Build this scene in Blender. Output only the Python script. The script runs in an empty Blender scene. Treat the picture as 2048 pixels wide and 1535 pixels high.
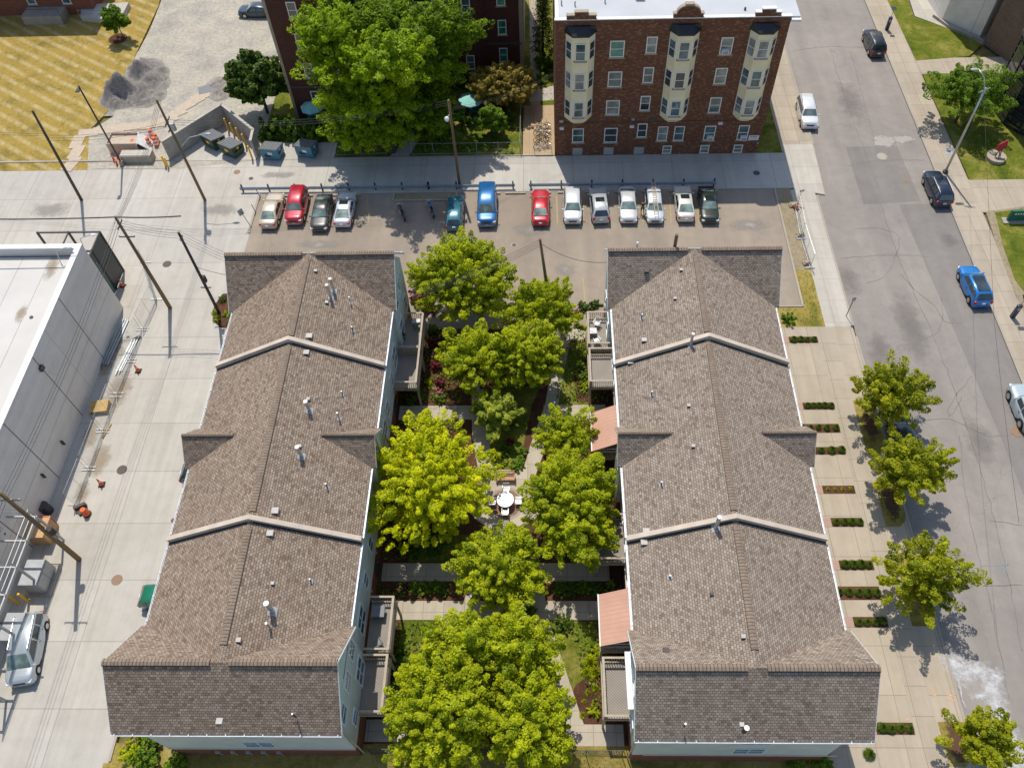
import bpy, math, random
import numpy as np
from mathutils import Vector, Matrix
R = math.radians
S = bpy.context.scene
# ---------------------------------------------------------------- camera, world, sun, exposure
H = 58.0; F, PX, PY = 1640.2, 1048.98, 762.06            # focal length and principal point in photo pixels
_p, _r, _y = R(54.99167), R(2.49683), R(-2.60083)
_f = np.array([math.sin(_y)*math.cos(_p), math.cos(_y)*math.cos(_p), -math.sin(_p)])
_rt = np.array([math.cos(_y), -math.sin(_y), 0]); _dn = np.cross(_f, _rt)
CM = np.array([math.cos(_r)*_rt+math.sin(_r)*_dn, -math.sin(_r)*_rt+math.cos(_r)*_dn, _f])
cam = bpy.data.objects.new('camera', bpy.data.cameras.new('camera')); S.collection.objects.link(cam)
m = Matrix.Identity(4)
for i in range(3):
    m[i][0] = CM[0][i]; m[i][1] = -CM[1][i]; m[i][2] = -CM[2][i]
m[2][3] = H
cam.matrix_world = m
cam.data.sensor_width = 36; cam.data.lens = F/2048*36
cam.data.shift_x = -(PX-1024)/2048; cam.data.shift_y = (PY-767.5)/2048
cam.data.clip_end = 2000; S.camera = cam
w = bpy.data.worlds.new('World'); S.world = w; w.use_nodes = True
nt = w.node_tree; sky = nt.nodes.new('ShaderNodeTexSky'); sky.sky_type = 'NISHITA'; sky.sun_disc = False
SUN_EL, SUN_AZ = R(63), R(-15.5)                         # sun stands north-north-west, azimuth from +Y
sky.sun_elevation = SUN_EL; sky.sun_rotation = SUN_AZ
nt.links.new(sky.outputs[0], nt.nodes['Background'].inputs[0]); nt.nodes['Background'].inputs[1].default_value = .15
sl = bpy.data.lights.new('sun', 'SUN'); sl.energy = 4.0; sl.angle = R(.5); sl.color = (1, .94, .84)
sun = bpy.data.objects.new('sun', sl); S.collection.objects.link(sun)
sd = Vector((math.sin(SUN_AZ)*math.cos(SUN_EL), math.cos(SUN_AZ)*math.cos(SUN_EL), math.sin(SUN_EL)))
sun.rotation_euler = (-sd).to_track_quat('-Z', 'Y').to_euler(); sun.location = (0, 0, 90)
S.view_settings.view_transform = 'Standard'; S.view_settings.look = 'None'; S.view_settings.exposure = -0.04
S.cycles.max_bounces = 6; S.cycles.use_denoising = True

def G(x, y, z=0.):                                       # where the sight line of photo pixel x,y meets the height z
    d = CM.T @ np.array([(x-PX)/F, (y-PY)/F, 1]); t = (z-H)/d[2]
    return Vector((d[0]*t, d[1]*t, z))
# ---------------------------------------------------------------- materials
MAT = {}
def nodes(name):
    m = bpy.data.materials.new(name); m.use_nodes = True
    return m, m.node_tree, m.node_tree.nodes['Principled BSDF']
def N(t, kind, **kw):
    n = t.nodes.new(kind)
    for k, v in kw.items():
        if k in n.inputs: n.inputs[k].default_value = v
        else: setattr(n, k, v)
    return n
def ramp(t, fac, stops):
    r = t.nodes.new('ShaderNodeValToRGB'); e = r.color_ramp.elements
    while len(e) < len(stops): e.new(.5)
    for k, (p, c) in enumerate(stops):
        e[k].position = p; e[k].color = (*c, 1) if len(c) == 3 else c
    t.links.new(fac, r.inputs[0]); return r.outputs[0]
def mix(t, a, b, fac, mode='MIX'):
    n = t.nodes.new('ShaderNodeMix'); n.data_type = 'RGBA'; n.blend_type = mode
    for s, v in ((0, fac), (6, a), (7, b)):
        if isinstance(v, (int, float)): n.inputs[s].default_value = v
        elif isinstance(v, tuple): n.inputs[s].default_value = (*v, 1)[:4]
        else: t.links.new(v, n.inputs[s])
    return n.outputs[2]
def math_(t, op, a, b=None, c=None):
    n = t.nodes.new('ShaderNodeMath'); n.operation = op
    for k, v in enumerate((a, b, c)):
        if v is None: continue
        if isinstance(v, (int, float)): n.inputs[k].default_value = v
        else: t.links.new(v, n.inputs[k])
    return n.outputs[0]
def coord(t, kind='Object', rot=0, scale=(1, 1, 1), loc=(0, 0, 0)):
    c = t.nodes.new('ShaderNodeTexCoord'); mp = t.nodes.new('ShaderNodeMapping')
    t.links.new(c.outputs[kind], mp.inputs[0]); mp.inputs[2].default_value = (0, 0, rot); mp.inputs[3].default_value = scale; mp.inputs[1].default_value = loc
    return mp.outputs[0]
def noise(t, vec, scale, detail=4, rough=.55, dist=0):
    n = N(t, 'ShaderNodeTexNoise', Scale=scale, Detail=detail, Roughness=rough, Distortion=dist); t.links.new(vec, n.inputs['Vector']); return n.outputs['Fac']
def bump(t, h, b, strength=.3, dist=.02):
    n = N(t, 'ShaderNodeBump', Strength=strength, Distance=dist); t.links.new(h, n.inputs['Height']); t.links.new(n.outputs[0], b.inputs['Normal'])

def plain(name, col, rough=.6, metal=0., var=.12, scale=3., coat=0., bmp=0., spec=.5):
    m, t, b = nodes(name); v = coord(t); f = noise(t, v, scale)
    lo = tuple(c*(1-var) for c in col); hi = tuple(min(1, c*(1+var)) for c in col)
    t.links.new(ramp(t, f, [(.3, lo), (.7, hi)]), b.inputs['Base Color'])
    b.inputs['Roughness'].default_value = rough; b.inputs['Metallic'].default_value = metal; b.inputs['Specular IOR Level'].default_value = spec
    b.inputs['Coat Weight'].default_value = coat; b.inputs['Coat Roughness'].default_value = .06
    if bmp: bump(t, noise(t, v, scale*6), b, bmp)
    MAT[name] = m; return m
def concrete(name, col, jx, jy, stain=(.5, .47, .42), amt=.5, loc=(0, 0, 0), joint=.03, bricky=0.):
    m, t, b = nodes(name); v = coord(t); vj = coord(t, loc=loc)
    br = N(t, 'ShaderNodeTexBrick', Scale=1.); br.offset = bricky; br.offset_frequency = 2
    br.inputs['Color1'].default_value = (*(c*.94 for c in col), 1); br.inputs['Color2'].default_value = (*(min(1, c*1.05) for c in col), 1)
    br.inputs['Mortar'].default_value = (*(c*.62 for c in col), 1)
    br.inputs['Mortar Size'].default_value = joint; br.inputs['Mortar Smooth'].default_value = .3; br.inputs['Brick Width'].default_value = jx; br.inputs['Row Height'].default_value = jy
    t.links.new(vj, br.inputs['Vector'])
    big = noise(t, v, .13, 6, .6, .4); mid = noise(t, v, .9, 6, .65); fine = noise(t, v, 14, 3, .7)
    streak = noise(t, coord(t, scale=(1.2, .06, 1)), 1.1, 4, .6)
    c = mix(t, br.outputs[0], tuple(a*s*1.25 for a, s in zip(col, stain)), math_(t, 'MULTIPLY', ramp(t, big, [(.45, (0, 0, 0)), (.75, (1, 1, 1))]), amt))
    c = mix(t, c, ramp(t, mid, [(.25, (.84, .83, .81)), (.5, (1, 1, 1)), (.75, (1.08, 1.08, 1.08))]), .6, 'MULTIPLY')
    c = mix(t, c, ramp(t, streak, [(.35, (.86, .85, .84)), (.6, (1.03, 1.03, 1.03))]), .6, 'MULTIPLY')
    c = mix(t, c, ramp(t, fine, [(.2, (.85, .85, .85)), (.8, (1.1, 1.1, 1.1))]), .5, 'MULTIPLY')
    t.links.new(c, b.inputs['Base Color']); b.inputs['Roughness'].default_value = .88; b.inputs['Specular IOR Level'].default_value = .3
    bump(t, fine, b, .15); MAT[name] = m; return m
def asphalt(name, col, warm, crack=1.):
    m, t, b = nodes(name); v = coord(t)
    big = noise(t, v, .09, 6, .62, .6); mid = noise(t, v, .7, 6, .7); fine = noise(t, v, 22, 3, .8)
    lane = noise(t, coord(t, scale=(.5, .02, 1)), 1.3, 3, .5)
    c = ramp(t, big, [(.3, col), (.5, tuple((a+b2)/2 for a, b2 in zip(col, warm))), (.7, warm)])
    c = mix(t, c, ramp(t, mid, [(.3, (.84, .84, .84)), (.7, (1.12, 1.12, 1.12))]), .6, 'MULTIPLY')
    c = mix(t, c, ramp(t, lane, [(.3, (.86, .86, .87)), (.7, (1.08, 1.08, 1.07))]), .7, 'MULTIPLY')
    c = mix(t, c, ramp(t, fine, [(.25, (.78, .78, .78)), (.75, (1.18, 1.18, 1.18))]), .5, 'MULTIPLY')
    wn = t.nodes.new('ShaderNodeTexNoise'); wn.inputs['Scale'].default_value = .45; wn.inputs['Detail'].default_value = 5; t.links.new(v, wn.inputs['Vector'])
    wv = t.nodes.new('ShaderNodeVectorMath'); wv.operation = 'MULTIPLY_ADD'; t.links.new(wn.outputs['Color'], wv.inputs[0]); wv.inputs[1].default_value = (3, 3, 0); t.links.new(v, wv.inputs[2])
    vo = N(t, 'ShaderNodeTexVoronoi', Scale=.13); vo.feature = 'DISTANCE_TO_EDGE'; vo.voronoi_dimensions = '2D'; t.links.new(wv.outputs[0], vo.inputs['Vector'])
    line = math_(t, 'LESS_THAN', vo.outputs['Distance'], .003)
    mask = math_(t, 'GREATER_THAN', noise(t, v, .16, 3), .47)
    k = math_(t, 'MULTIPLY', math_(t, 'MULTIPLY', line, mask), .42*crack)
    c = mix(t, c, tuple(a*.35 for a in col), k)
    t.links.new(c, b.inputs['Base Color']); b.inputs['Roughness'].default_value = .9; b.inputs['Specular IOR Level'].default_value = .25
    bump(t, fine, b, .25); MAT[name] = m; return m
def grass(name, cols, stripe=0., rot=0., gap=1.4):
    m, t, b = nodes(name); v = coord(t); big = noise(t, v, .35, 6, .7, .5); mid = noise(t, v, 2.6, 6, .8); fine = noise(t, v, 12, 4, .8)
    a, m2, d = cols
    c = ramp(t, big, [(.32, a), (.5, m2), (.68, d)])
    c = mix(t, c, ramp(t, mid, [(.3, (.55, .58, .5)), (.5, (1, 1, 1)), (.7, (1.35, 1.3, 1.2))]), .75, 'MULTIPLY')
    c = mix(t, c, ramp(t, fine, [(.3, (.5, .55, .5)), (.7, (1.35, 1.35, 1.3))]), .75, 'MULTIPLY')
    if stripe:
        wv = N(t, 'ShaderNodeTexWave', Scale=.314/gap, Distortion=1.1, Detail=5.); wv.inputs['Detail Scale'].default_value = 1.2
        t.links.new(coord(t, rot=rot), wv.inputs['Vector'])
        k = math_(t, 'MULTIPLY', ramp(t, wv.outputs['Fac'], [(.45, (0, 0, 0)), (1.0, (1, 1, 1))]), ramp(t, noise(t, coord(t, rot=rot, scale=(1, .3, 1)), 1.1, 6, .7), [(.35, (0, 0, 0)), (.6, (1, 1, 1))]))
        c = mix(t, c, (.58, .48, .27), math_(t, 'MULTIPLY', k, stripe))
    t.links.new(c, b.inputs['Base Color']); b.inputs['Roughness'].default_value = .95; b.inputs['Specular IOR Level'].default_value = .1
    bump(t, fine, b, .8, .06); MAT[name] = m; return m
def courses(name, cols, row, width, mortar, msize=.012, rough=.9, bumpd=.01, patch=.25, skew=0.):
    """brick or shingle courses laid on each face by its UVs in metres; every unit gets one of the given colours"""
    m, t, b = nodes(name); v = coord(t, 'UV'); o = coord(t)
    br = N(t, 'ShaderNodeTexBrick', Scale=1.); br.offset = .5
    br.inputs['Color1'].default_value = (0, 0, 0, 1); br.inputs['Color2'].default_value = (1, 1, 1, 1); br.inputs['Mortar'].default_value = (.5, .5, .5, 1)
    br.inputs['Mortar Size'].default_value = msize; br.inputs['Mortar Smooth'].default_value = .1; br.inputs['Brick Width'].default_value = width; br.inputs['Row Height'].default_value = row
    t.links.new(v, br.inputs['Vector'])
    sep = t.nodes.new('ShaderNodeSeparateColor'); t.links.new(br.outputs[0], sep.inputs[0])
    n = len(cols); c = ramp(t, sep.outputs[0], [(.02+.96*k/(n-1), q) for k, q in enumerate(cols)])
    c = mix(t, c, mortar, br.outputs['Fac'])
    c = mix(t, c, ramp(t, noise(t, o, .5, 6, .65), [(.3, (.88, .87, .86)), (.7, (1.1, 1.09, 1.07))]), min(1, patch*3), 'MULTIPLY')
    c = mix(t, c, ramp(t, noise(t, coord(t, 'UV', scale=(1, .18, 1)), .9, 5, .6), [(.3, (.9, .89, .88)), (.7, (1.08, 1.08, 1.07))]), .7, 'MULTIPLY')
    c = mix(t, c, ramp(t, noise(t, o, 9, 3, .7), [(.3, (.8, .8, .8)), (.7, (1.15, 1.15, 1.15))]), .5, 'MULTIPLY')
    t.links.new(c, b.inputs['Base Color']); b.inputs['Roughness'].default_value = rough; b.inputs['Specular IOR Level'].default_value = .25
    inv = math_(t, 'SUBTRACT', 1., br.outputs['Fac']); bump(t, inv, b, .8, bumpd); MAT[name] = m; return m
def lines(name, col, gap, dark, frac=.12, rot=0., rough=.6, kind='UV', bd=.02):
    """boards or siding: a groove every gap metres"""
    m, t, b = nodes(name); v = coord(t, kind, rot=rot)
    s = t.nodes.new('ShaderNodeSeparateXYZ'); t.links.new(v, s.inputs[0])
    fr = math_(t, 'FRACT', math_(t, 'DIVIDE', s.outputs[1], gap)); k = math_(t, 'LESS_THAN', fr, frac)
    c = ramp(t, noise(t, coord(t), .8, 5), [(.3, tuple(a*.9 for a in col)), (.7, tuple(min(1, a*1.08) for a in col))])
    c = mix(t, c, dark, k); t.links.new(c, b.inputs['Base Color']); b.inputs['Roughness'].default_value = rough; b.inputs['Specular IOR Level'].default_value = .3
    bump(t, fr, b, .5, bd); MAT[name] = m; return m
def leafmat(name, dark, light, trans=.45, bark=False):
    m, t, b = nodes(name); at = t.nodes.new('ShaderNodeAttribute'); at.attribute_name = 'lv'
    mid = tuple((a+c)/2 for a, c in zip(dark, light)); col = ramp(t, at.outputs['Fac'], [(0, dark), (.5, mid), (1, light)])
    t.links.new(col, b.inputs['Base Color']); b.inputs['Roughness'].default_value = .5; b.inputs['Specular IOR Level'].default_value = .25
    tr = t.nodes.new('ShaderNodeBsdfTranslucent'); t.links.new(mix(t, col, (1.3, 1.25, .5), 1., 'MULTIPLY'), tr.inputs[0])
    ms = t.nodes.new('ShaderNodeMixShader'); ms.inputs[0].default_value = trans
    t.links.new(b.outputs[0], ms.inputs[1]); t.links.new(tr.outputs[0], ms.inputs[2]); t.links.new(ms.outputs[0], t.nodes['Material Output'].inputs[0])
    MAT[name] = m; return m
def softmat(name, col, rough=.9, hard=.12, scale=2.2, amax=1.):
    """a spill or stain whose edge is broken up by noise, thinning out towards its rim"""
    m, t, b = nodes(name); g = coord(t, 'Generated', loc=(-1, -1, 0), scale=(2, 2, 0)); s = t.nodes.new('ShaderNodeVectorMath'); s.operation = 'LENGTH'; t.links.new(g, s.inputs[0])
    n = noise(t, coord(t), scale, 6, .7); k = math_(t, 'SUBTRACT', math_(t, 'MULTIPLY_ADD', n, 1.5, .05), s.outputs['Value'])
    t.links.new(ramp(t, k, [(.02, (0, 0, 0)), (hard, (amax,)*3)]), b.inputs['Alpha']); t.links.new(ramp(t, n, [(.3, tuple(c*.85 for c in col)), (.7, col)]), b.inputs['Base Color']); b.inputs['Roughness'].default_value = rough; MAT[name] = m

concrete('alley_concrete', (.505, .475, .42), 5.2, 4.6, amt=.35, loc=(2.2, .3, 0))
concrete('walk_concrete', (.44, .375, .29), 1.45, 1.95, amt=.25, loc=(.25, .4, 0), joint=.025)
concrete('drive_concrete', (.455, .385, .295), 1.95, 3.3, amt=.22, loc=(.1, 1.9, 0), joint=.025)
concrete('pale_concrete', (.51, .475, .41), 2.6, 2.6, amt=.2, joint=.02)
concrete('path_concrete', (.50, .44, .35), 1.5, 1.35, amt=.3, joint=.025)
concrete('tan_concrete', (.50, .37, .23), 1.6, 1.6, amt=.2, joint=.02)
concrete('kerb_concrete', (.40, .36, .30), 3.0, 30, amt=.3)
concrete('panel_concrete', (.84, .79, .725), 6.4, 40, amt=.12, joint=.03)
asphalt('road_asphalt', (.265, .24, .218), (.335, .298, .262), .6)
asphalt('lot_asphalt', (.285, .238, .19), (.37, .305, .24), .6)
asphalt('patch_asphalt', (.225, .205, .19), (.255, .232, .212), .2)
grass('lawn_dry', ((.22, .165, .04), (.37, .26, .07), (.42, .275, .07)), .62, R(-57), 1.55)
grass('lawn_green', ((.07, .105, .012), (.15, .17, .022), (.33, .27, .08)))
grass('lawn_mixed', ((.17, .16, .03), (.34, .26, .07), (.42, .33, .13)))
grass('base_earth', ((.12, .12, .03), (.22, .18, .07), (.30, .24, .12)))
grass('mulch', ((.06, .03, .02), (.12, .055, .035), (.17, .08, .05)))
grass('bare_soil', ((.26, .21, .14), (.36, .29, .2), (.30, .24, .15)))
grass('gravel', ((.36, .33, .31), (.46, .42, .37), (.56, .49, .4)))
grass('gravel_dark', ((.19, .185, .19), (.27, .26, .26), (.35, .33, .32)))
SH = [(.13, .082, .06), (.25, .175, .13), (.34, .245, .18), (.21, .13, .10), (.40, .32, .25), (.29, .22, .175)]
courses('shingle', [(.195, .138, .104), (.345, .272, .208), (.24, .175, .13), (.39, .32, .25), (.285, .217, .163)], .165, .23, (.085, .06, .045), .011, .95, .012, .12)
courses('shingle_grey', [(.21, .163, .13), (.36, .297, .238), (.26, .20, .157), (.405, .345, .282), (.305, .247, .197)], .165, .23, (.09, .068, .052), .011, .95, .012, .12)
courses('ridge_shingle', [(.235, .18, .135), (.29, .225, .17)], 10, .21, (.09, .07, .055), .02, .95)
courses('brown_brick', [(.14, .06, .036), (.20, .088, .052), (.16, .07, .042), (.18, .078, .046), (.33, .18, .10)], .085, .26, (.15, .08, .052), .006, .9, .004, .22)
courses('red_brick', [(.20, .06, .035), (.27, .085, .048), (.24, .075, .04)], .08, .24, (.2, .13, .1), .009)
courses('dark_brick', [(.075, .028, .02), (.12, .042, .03), (.10, .036, .025)], .08, .24, (.08, .055, .045), .009, .9, .004, .3)
courses('tan_brick', [(.20, .14, .105), (.25, .175, .13), (.17, .115, .088)], .1, .3, (.17, .13, .1), .01)
courses('block', [(.40, .385, .36), (.46, .44, .41), (.37, .355, .33)], .2, .4, (.3, .29, .27), .012)
courses('paver', [(.30, .16, .12), (.36, .22, .17), (.26, .15, .12)], .12, .24, (.2, .15, .12), .01)
courses('glass_block', [(.28, .34, .3), (.36, .42, .38)], .2, .2, (.5, .5, .46), .03, .2)
lines('siding', (.62, .69, .67), .115, (.5, .56, .54), .12)
lines('cream_panel', (.88, .77, .49), 30, (.6, .5, .33), .001)
lines('deck_board', (.30, .265, .225), .14, (.09, .08, .07), .16, R(45))
lines('awning_cloth', (.60, .35, .26), .3, (.57, .33, .24), .25, R(90))
lines('pallet_wood', (.5, .34, .14), .14, (.16, .1, .05), .2)
plain('deck_wood', (.43, .36, .275), .7); plain('trim_white', (.78, .78, .76), .5); plain('trim_beige', (.56, .47, .38), .7, scale=1.)
plain('gutter_white', (.8, .82, .84), .35); plain('win_frame', (.84, .80, .70), .6, var=.05); plain('frame_white', (.72, .76, .76), .5, var=.05)
plain('vent_tan', (.47, .44, .40), .6); plain('pallet_slat', (.62, .42, .15), .85); plain('stone', (.36, .29, .21), .8); plain('roof_white', (.50, .52, .54), .8, var=.07, scale=.25); plain('membrane', (.60, .575, .53), .8, var=.06, scale=.3)
plain('black_roof', (.022, .022, .024), .35, scale=6); plain('dark_metal', (.03, .035, .04), .45); plain('black', (.012, .012, .013), .5)
plain('galv', (.52, .55, .57), .38, .75); plain('zinc_blue', (.24, .33, .38), .4, .5); plain('grey_steel', (.42, .43, .43), .5, .4)
plain('bollard_yellow', (.85, .50, .02), .5); plain('cone_orange', (.80, .13, .025), .6); plain('stripe_white', (.8, .8, .78), .5)
plain('pole_wood', (.20, .135, .07), .9, scale=5, bmp=.4); plain('pole_dark', (.075, .06, .05), .85); plain('wire', (.035, .035, .038), .6)
plain('bark', (.11, .085, .06), .95, scale=7, bmp=.6); plain('bench_wood', (.55, .30, .17), .7); plain('rail_wood', (.42, .35, .26), .85)
plain('dumpster_green', (.02, .06, .045), .5); plain('dumpster_blue', (.05, .20, .29), .5); plain('lid_grey', (.16, .17, .18), .55)
plain('parasol', (.28, .60, .55), .75); plain('table_green', (.04, .28, .24), .6); plain('plywood', (.50, .41, .31), .85); plain('plastic_white', (.66, .66, .68), .35)
plain('sign_green', (.02, .14, .09), .5); plain('sculpt_red', (.38, .01, .03), .4); plain('iron', (.10, .085, .075), .7, .3, scale=9); plain('iron_rust', (.30, .2, .13), .8, .2, scale=8)
plain('kiosk', (.035, .05, .075), .35); softmat('salt_white', (.74, .74, .74), .9, .85, 3.6, .8); softmat('soft_dark', (.36, .335, .30), .9, .95, 1.0); softmat('soft_road', (.235, .215, .20), .9, .95, 1.0, .6); plain('seam', (.185, .168, .155), .9); softmat('soft_mulch', (.12, .055, .035), .95, .5, 2.5); softmat('mud', (.40, .32, .22), .9, .7, 1.4, .75); softmat('patch_grey', (.40, .37, .33), .9, .2, 2.0); plain('paint_yellow', (.42, .33, .14), .8); plain('paint_blue', (.22, .30, .36), .8); plain('paint_orange', (.75, .36, .18), .8)
plain('skin', (.50, .28, .19), .6); plain('cloth_black', (.03, .025, .028), .9); plain('cloth_green', (.05, .10, .06), .9); plain('hair', (.06, .03, .02), .8)
plain('tile_tan', (.55, .33, .16), .7); plain('red_door', (.45, .02, .02), .5); plain('planter_brick', (.42, .27, .21), .85, scale=8); plain('teal_pipe', (.08, .35, .3), .5)
plain('rubber', (.018, .018, .02), .8); plain('rim', (.55, .56, .57), .3, .8); plain('lens_white', (.8, .82, .82), .15); plain('lens_red', (.5, .015, .02), .25); plain('plate', (.7, .72, .74), .5)
plain('utility_grey', (.36, .37, .38), .5, .2); plain('stain_brown', (.42, .31, .19), .9, scale=1.2); plain('stain_dark', (.16, .145, .13), .9, scale=1.2)
def glassmat(name, col, rough=.06):
    m, t, b = nodes(name); v = coord(t); t.links.new(ramp(t, noise(t, v, .9, 2), [(.35, tuple(c*.55 for c in col)), (.65, tuple(min(1, c*1.5) for c in col))]), b.inputs['Base Color'])
    b.inputs['Roughness'].default_value = rough; b.inputs['Specular IOR Level'].default_value = .9; b.inputs['Coat Weight'].default_value = .5; b.inputs['Coat Roughness'].default_value = .03; MAT[name] = m
glassmat('win_glass', (.07, .13, .13)); glassmat('win_dark', (.03, .045, .05)); glassmat('car_glass', (.19, .26, .23)); glassmat('blind', (.22, .24, .22), .3); glassmat('green_glass', (.02, .22, .17)); glassmat('store_glass', (.015, .02, .03))
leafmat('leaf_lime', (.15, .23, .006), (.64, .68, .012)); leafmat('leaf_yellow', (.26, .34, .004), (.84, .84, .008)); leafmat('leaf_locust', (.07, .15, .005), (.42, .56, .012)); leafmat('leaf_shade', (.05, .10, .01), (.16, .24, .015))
leafmat('leaf_dark', (.025, .065, .006), (.13, .20, .02), .2); leafmat('leaf_olive', (.20, .16, .02), (.50, .40, .09), .35); leafmat('leaf_street', (.11, .16, .006), (.56, .57, .015))
leafmat('leaf_bush', (.05, .11, .006), (.22, .36, .015), .3); leafmat('leaf_red', (.07, .008, .012), (.26, .04, .05), .25); leafmat('leaf_conifer', (.012, .035, .01), (.055, .085, .02), .1); leafmat('leaf_pale', (.18, .26, .025), (.55, .60, .08)); leafmat('leaf_tuft', (.05, .10, .01), (.17, .24, .025), .3); leafmat('leaf_flower', (.35, .05, .07), (.75, .45, .45), .2); leafmat('leaf_litter', (.3, .3, .28), (.7, .7, .66), .1)

def heapmat():
    m, t, b = nodes('heap_gravel'); v = coord(t); s = t.nodes.new('ShaderNodeSeparateXYZ'); t.links.new(v, s.inputs[0])
    big = noise(t, v, .8, 5, .6); fine = noise(t, v, 3.2, 8, .85)
    k = ramp(t, math_(t, 'MULTIPLY_ADD', big, .5, math_(t, 'MULTIPLY', s.outputs[2], .9)), [(.28, (.44, .40, .35)), (.5, (.40, .37, .335)), (1.0, (.33, .305, .285))])
    t.links.new(mix(t, k, ramp(t, fine, [(.35, (.6, .6, .6)), (.65, (1.4, 1.38, 1.36))]), 1., 'MULTIPLY'), b.inputs['Base Color']); b.inputs['Roughness'].default_value = .95; bump(t, fine, b, 1, .3); MAT['heap_gravel'] = m
heapmat()
# ---------------------------------------------------------------- helpers
COL = S.collection.objects
def root_of(o):
    while o.parent: o = o.parent
    return o
class MB:
    def __init__(s): s.v = []; s.f = []; s.mi = []; s.m = 0
    def face(s, pts):
        k = len(s.v); s.v += [tuple(p) for p in pts]; s.f.append(tuple(range(k, k+len(pts)))); s.mi.append(s.m); return s
    def box(s, c, d, rz=0, rx=0, ry=0):
        M_ = Matrix.Translation(c) @ Matrix.Rotation(rz, 4, 'Z') @ Matrix.Rotation(ry, 4, 'Y') @ Matrix.Rotation(rx, 4, 'X')
        k = len(s.v)
        for z in (-.5, .5):
            for x, y in ((-.5, -.5), (.5, -.5), (.5, .5), (-.5, .5)): s.v.append(tuple(M_ @ Vector((x*d[0], y*d[1], z*d[2]))))
        for q in ((3, 2, 1, 0), (4, 5, 6, 7), (0, 1, 5, 4), (1, 2, 6, 5), (2, 3, 7, 6), (3, 0, 4, 7)): s.f.append(tuple(k+i for i in q)); s.mi.append(s.m)
        return s
    def bb(s, x0, x1, y0, y1, z0, z1): return s.box(((x0+x1)/2, (y0+y1)/2, (z0+z1)/2), (x1-x0, y1-y0, z1-z0))
    def prism(s, poly, z0, z1, base=True):
        n = len(poly); k = len(s.v)
        a = sum(poly[i][0]*poly[(i+1) % n][1]-poly[(i+1) % n][0]*poly[i][1] for i in range(n))
        if a < 0: poly = poly[::-1]
        s.v += [(p[0], p[1], z0) for p in poly]+[(p[0], p[1], z1) for p in poly]
        s.f.append(tuple(k+n+i for i in range(n))); s.mi.append(s.m)
        if base: s.f.append(tuple(k+n-1-i for i in range(n))); s.mi.append(s.m)
        for i in range(n): j = (i+1) % n; s.f.append((k+i, k+j, k+n+j, k+n+i)); s.mi.append(s.m)
        return s
    def hexa(s, a, b):                                   # two matching quads joined into a solid (a top, b bottom)
        k = len(s.v); n = len(a); s.v += [tuple(p) for p in a]+[tuple(p) for p in b]
        s.f.append(tuple(range(k, k+n))); s.f.append(tuple(range(k+2*n-1, k+n-1, -1))); s.mi += [s.m]*2
        for i in range(n): j = (i+1) % n; s.f.append((k+i, k+n+i, k+n+j, k+j)); s.mi.append(s.m)
        return s
    def slab(s, pts, th=.16): return s.hexa(pts, [(p[0], p[1], p[2]-th) for p in pts])
    def tube(s, pts, r, n=8, cap=True):
        pts = [Vector(p) for p in pts]; rs = r if isinstance(r, (list, tuple)) else [r]*len(pts); k0 = len(s.v)
        for i, p in enumerate(pts):
            d = (pts[min(i+1, len(pts)-1)]-pts[max(i-1, 0)]).normalized()
            u = d.orthogonal().normalized() if i == 0 else (u-d*u.dot(d)).normalized(); w_ = d.cross(u)
            for j in range(n): a = 2*math.pi*j/n; s.v.append(tuple(p+(u*math.cos(a)+w_*math.sin(a))*rs[i]))
        for i in range(len(pts)-1):
            for j in range(n): s.f.append((k0+i*n+j, k0+i*n+(j+1) % n, k0+(i+1)*n+(j+1) % n, k0+(i+1)*n+j)); s.mi.append(s.m)
        if cap:
            s.f.append(tuple(k0+n-1-j for j in range(n))); s.f.append(tuple(k0+(len(pts)-1)*n+j for j in range(n))); s.mi += [s.m]*2
        return s
    def cyl(s, c, r, h, n=16, r2=None): return s.tube([c, (c[0], c[1], c[2]+h)], [r, r if r2 is None else r2], n)
    def torus(s, c, r, rr, ax='y', n=20, mm=6):
        k = len(s.v)
        for i in range(n):
            a = 2*math.pi*i/n
            for j in range(mm):
                b_ = 2*math.pi*j/mm; q = r+rr*math.cos(b_); h = rr*math.sin(b_)
                p = (q*math.cos(a), h, q*math.sin(a)) if ax == 'y' else (q*math.cos(a), q*math.sin(a), h)
                s.v.append((c[0]+p[0], c[1]+p[1], c[2]+p[2]))
        for i in range(n):
            for j in range(mm): s.f.append((k+i*mm+j, k+((i+1) % n)*mm+j, k+((i+1) % n)*mm+(j+1) % mm, k+i*mm+(j+1) % mm)); s.mi.append(s.m)
        return s
    def ball(s, c, r, n=10, mm=7, sq=(1, 1, 1)):
        k = len(s.v)
        for i in range(mm+1):
            a = math.pi*i/mm
            for j in range(n): b_ = 2*math.pi*j/n; s.v.append((c[0]+r*sq[0]*math.sin(a)*math.cos(b_), c[1]+r*sq[1]*math.sin(a)*math.sin(b_), c[2]+r*sq[2]*math.cos(a)))
        for i in range(mm):
            for j in range(n): s.f.append((k+i*n+j, k+(i+1)*n+j, k+(i+1)*n+(j+1) % n, k+i*n+(j+1) % n)); s.mi.append(s.m)
        return s
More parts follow.
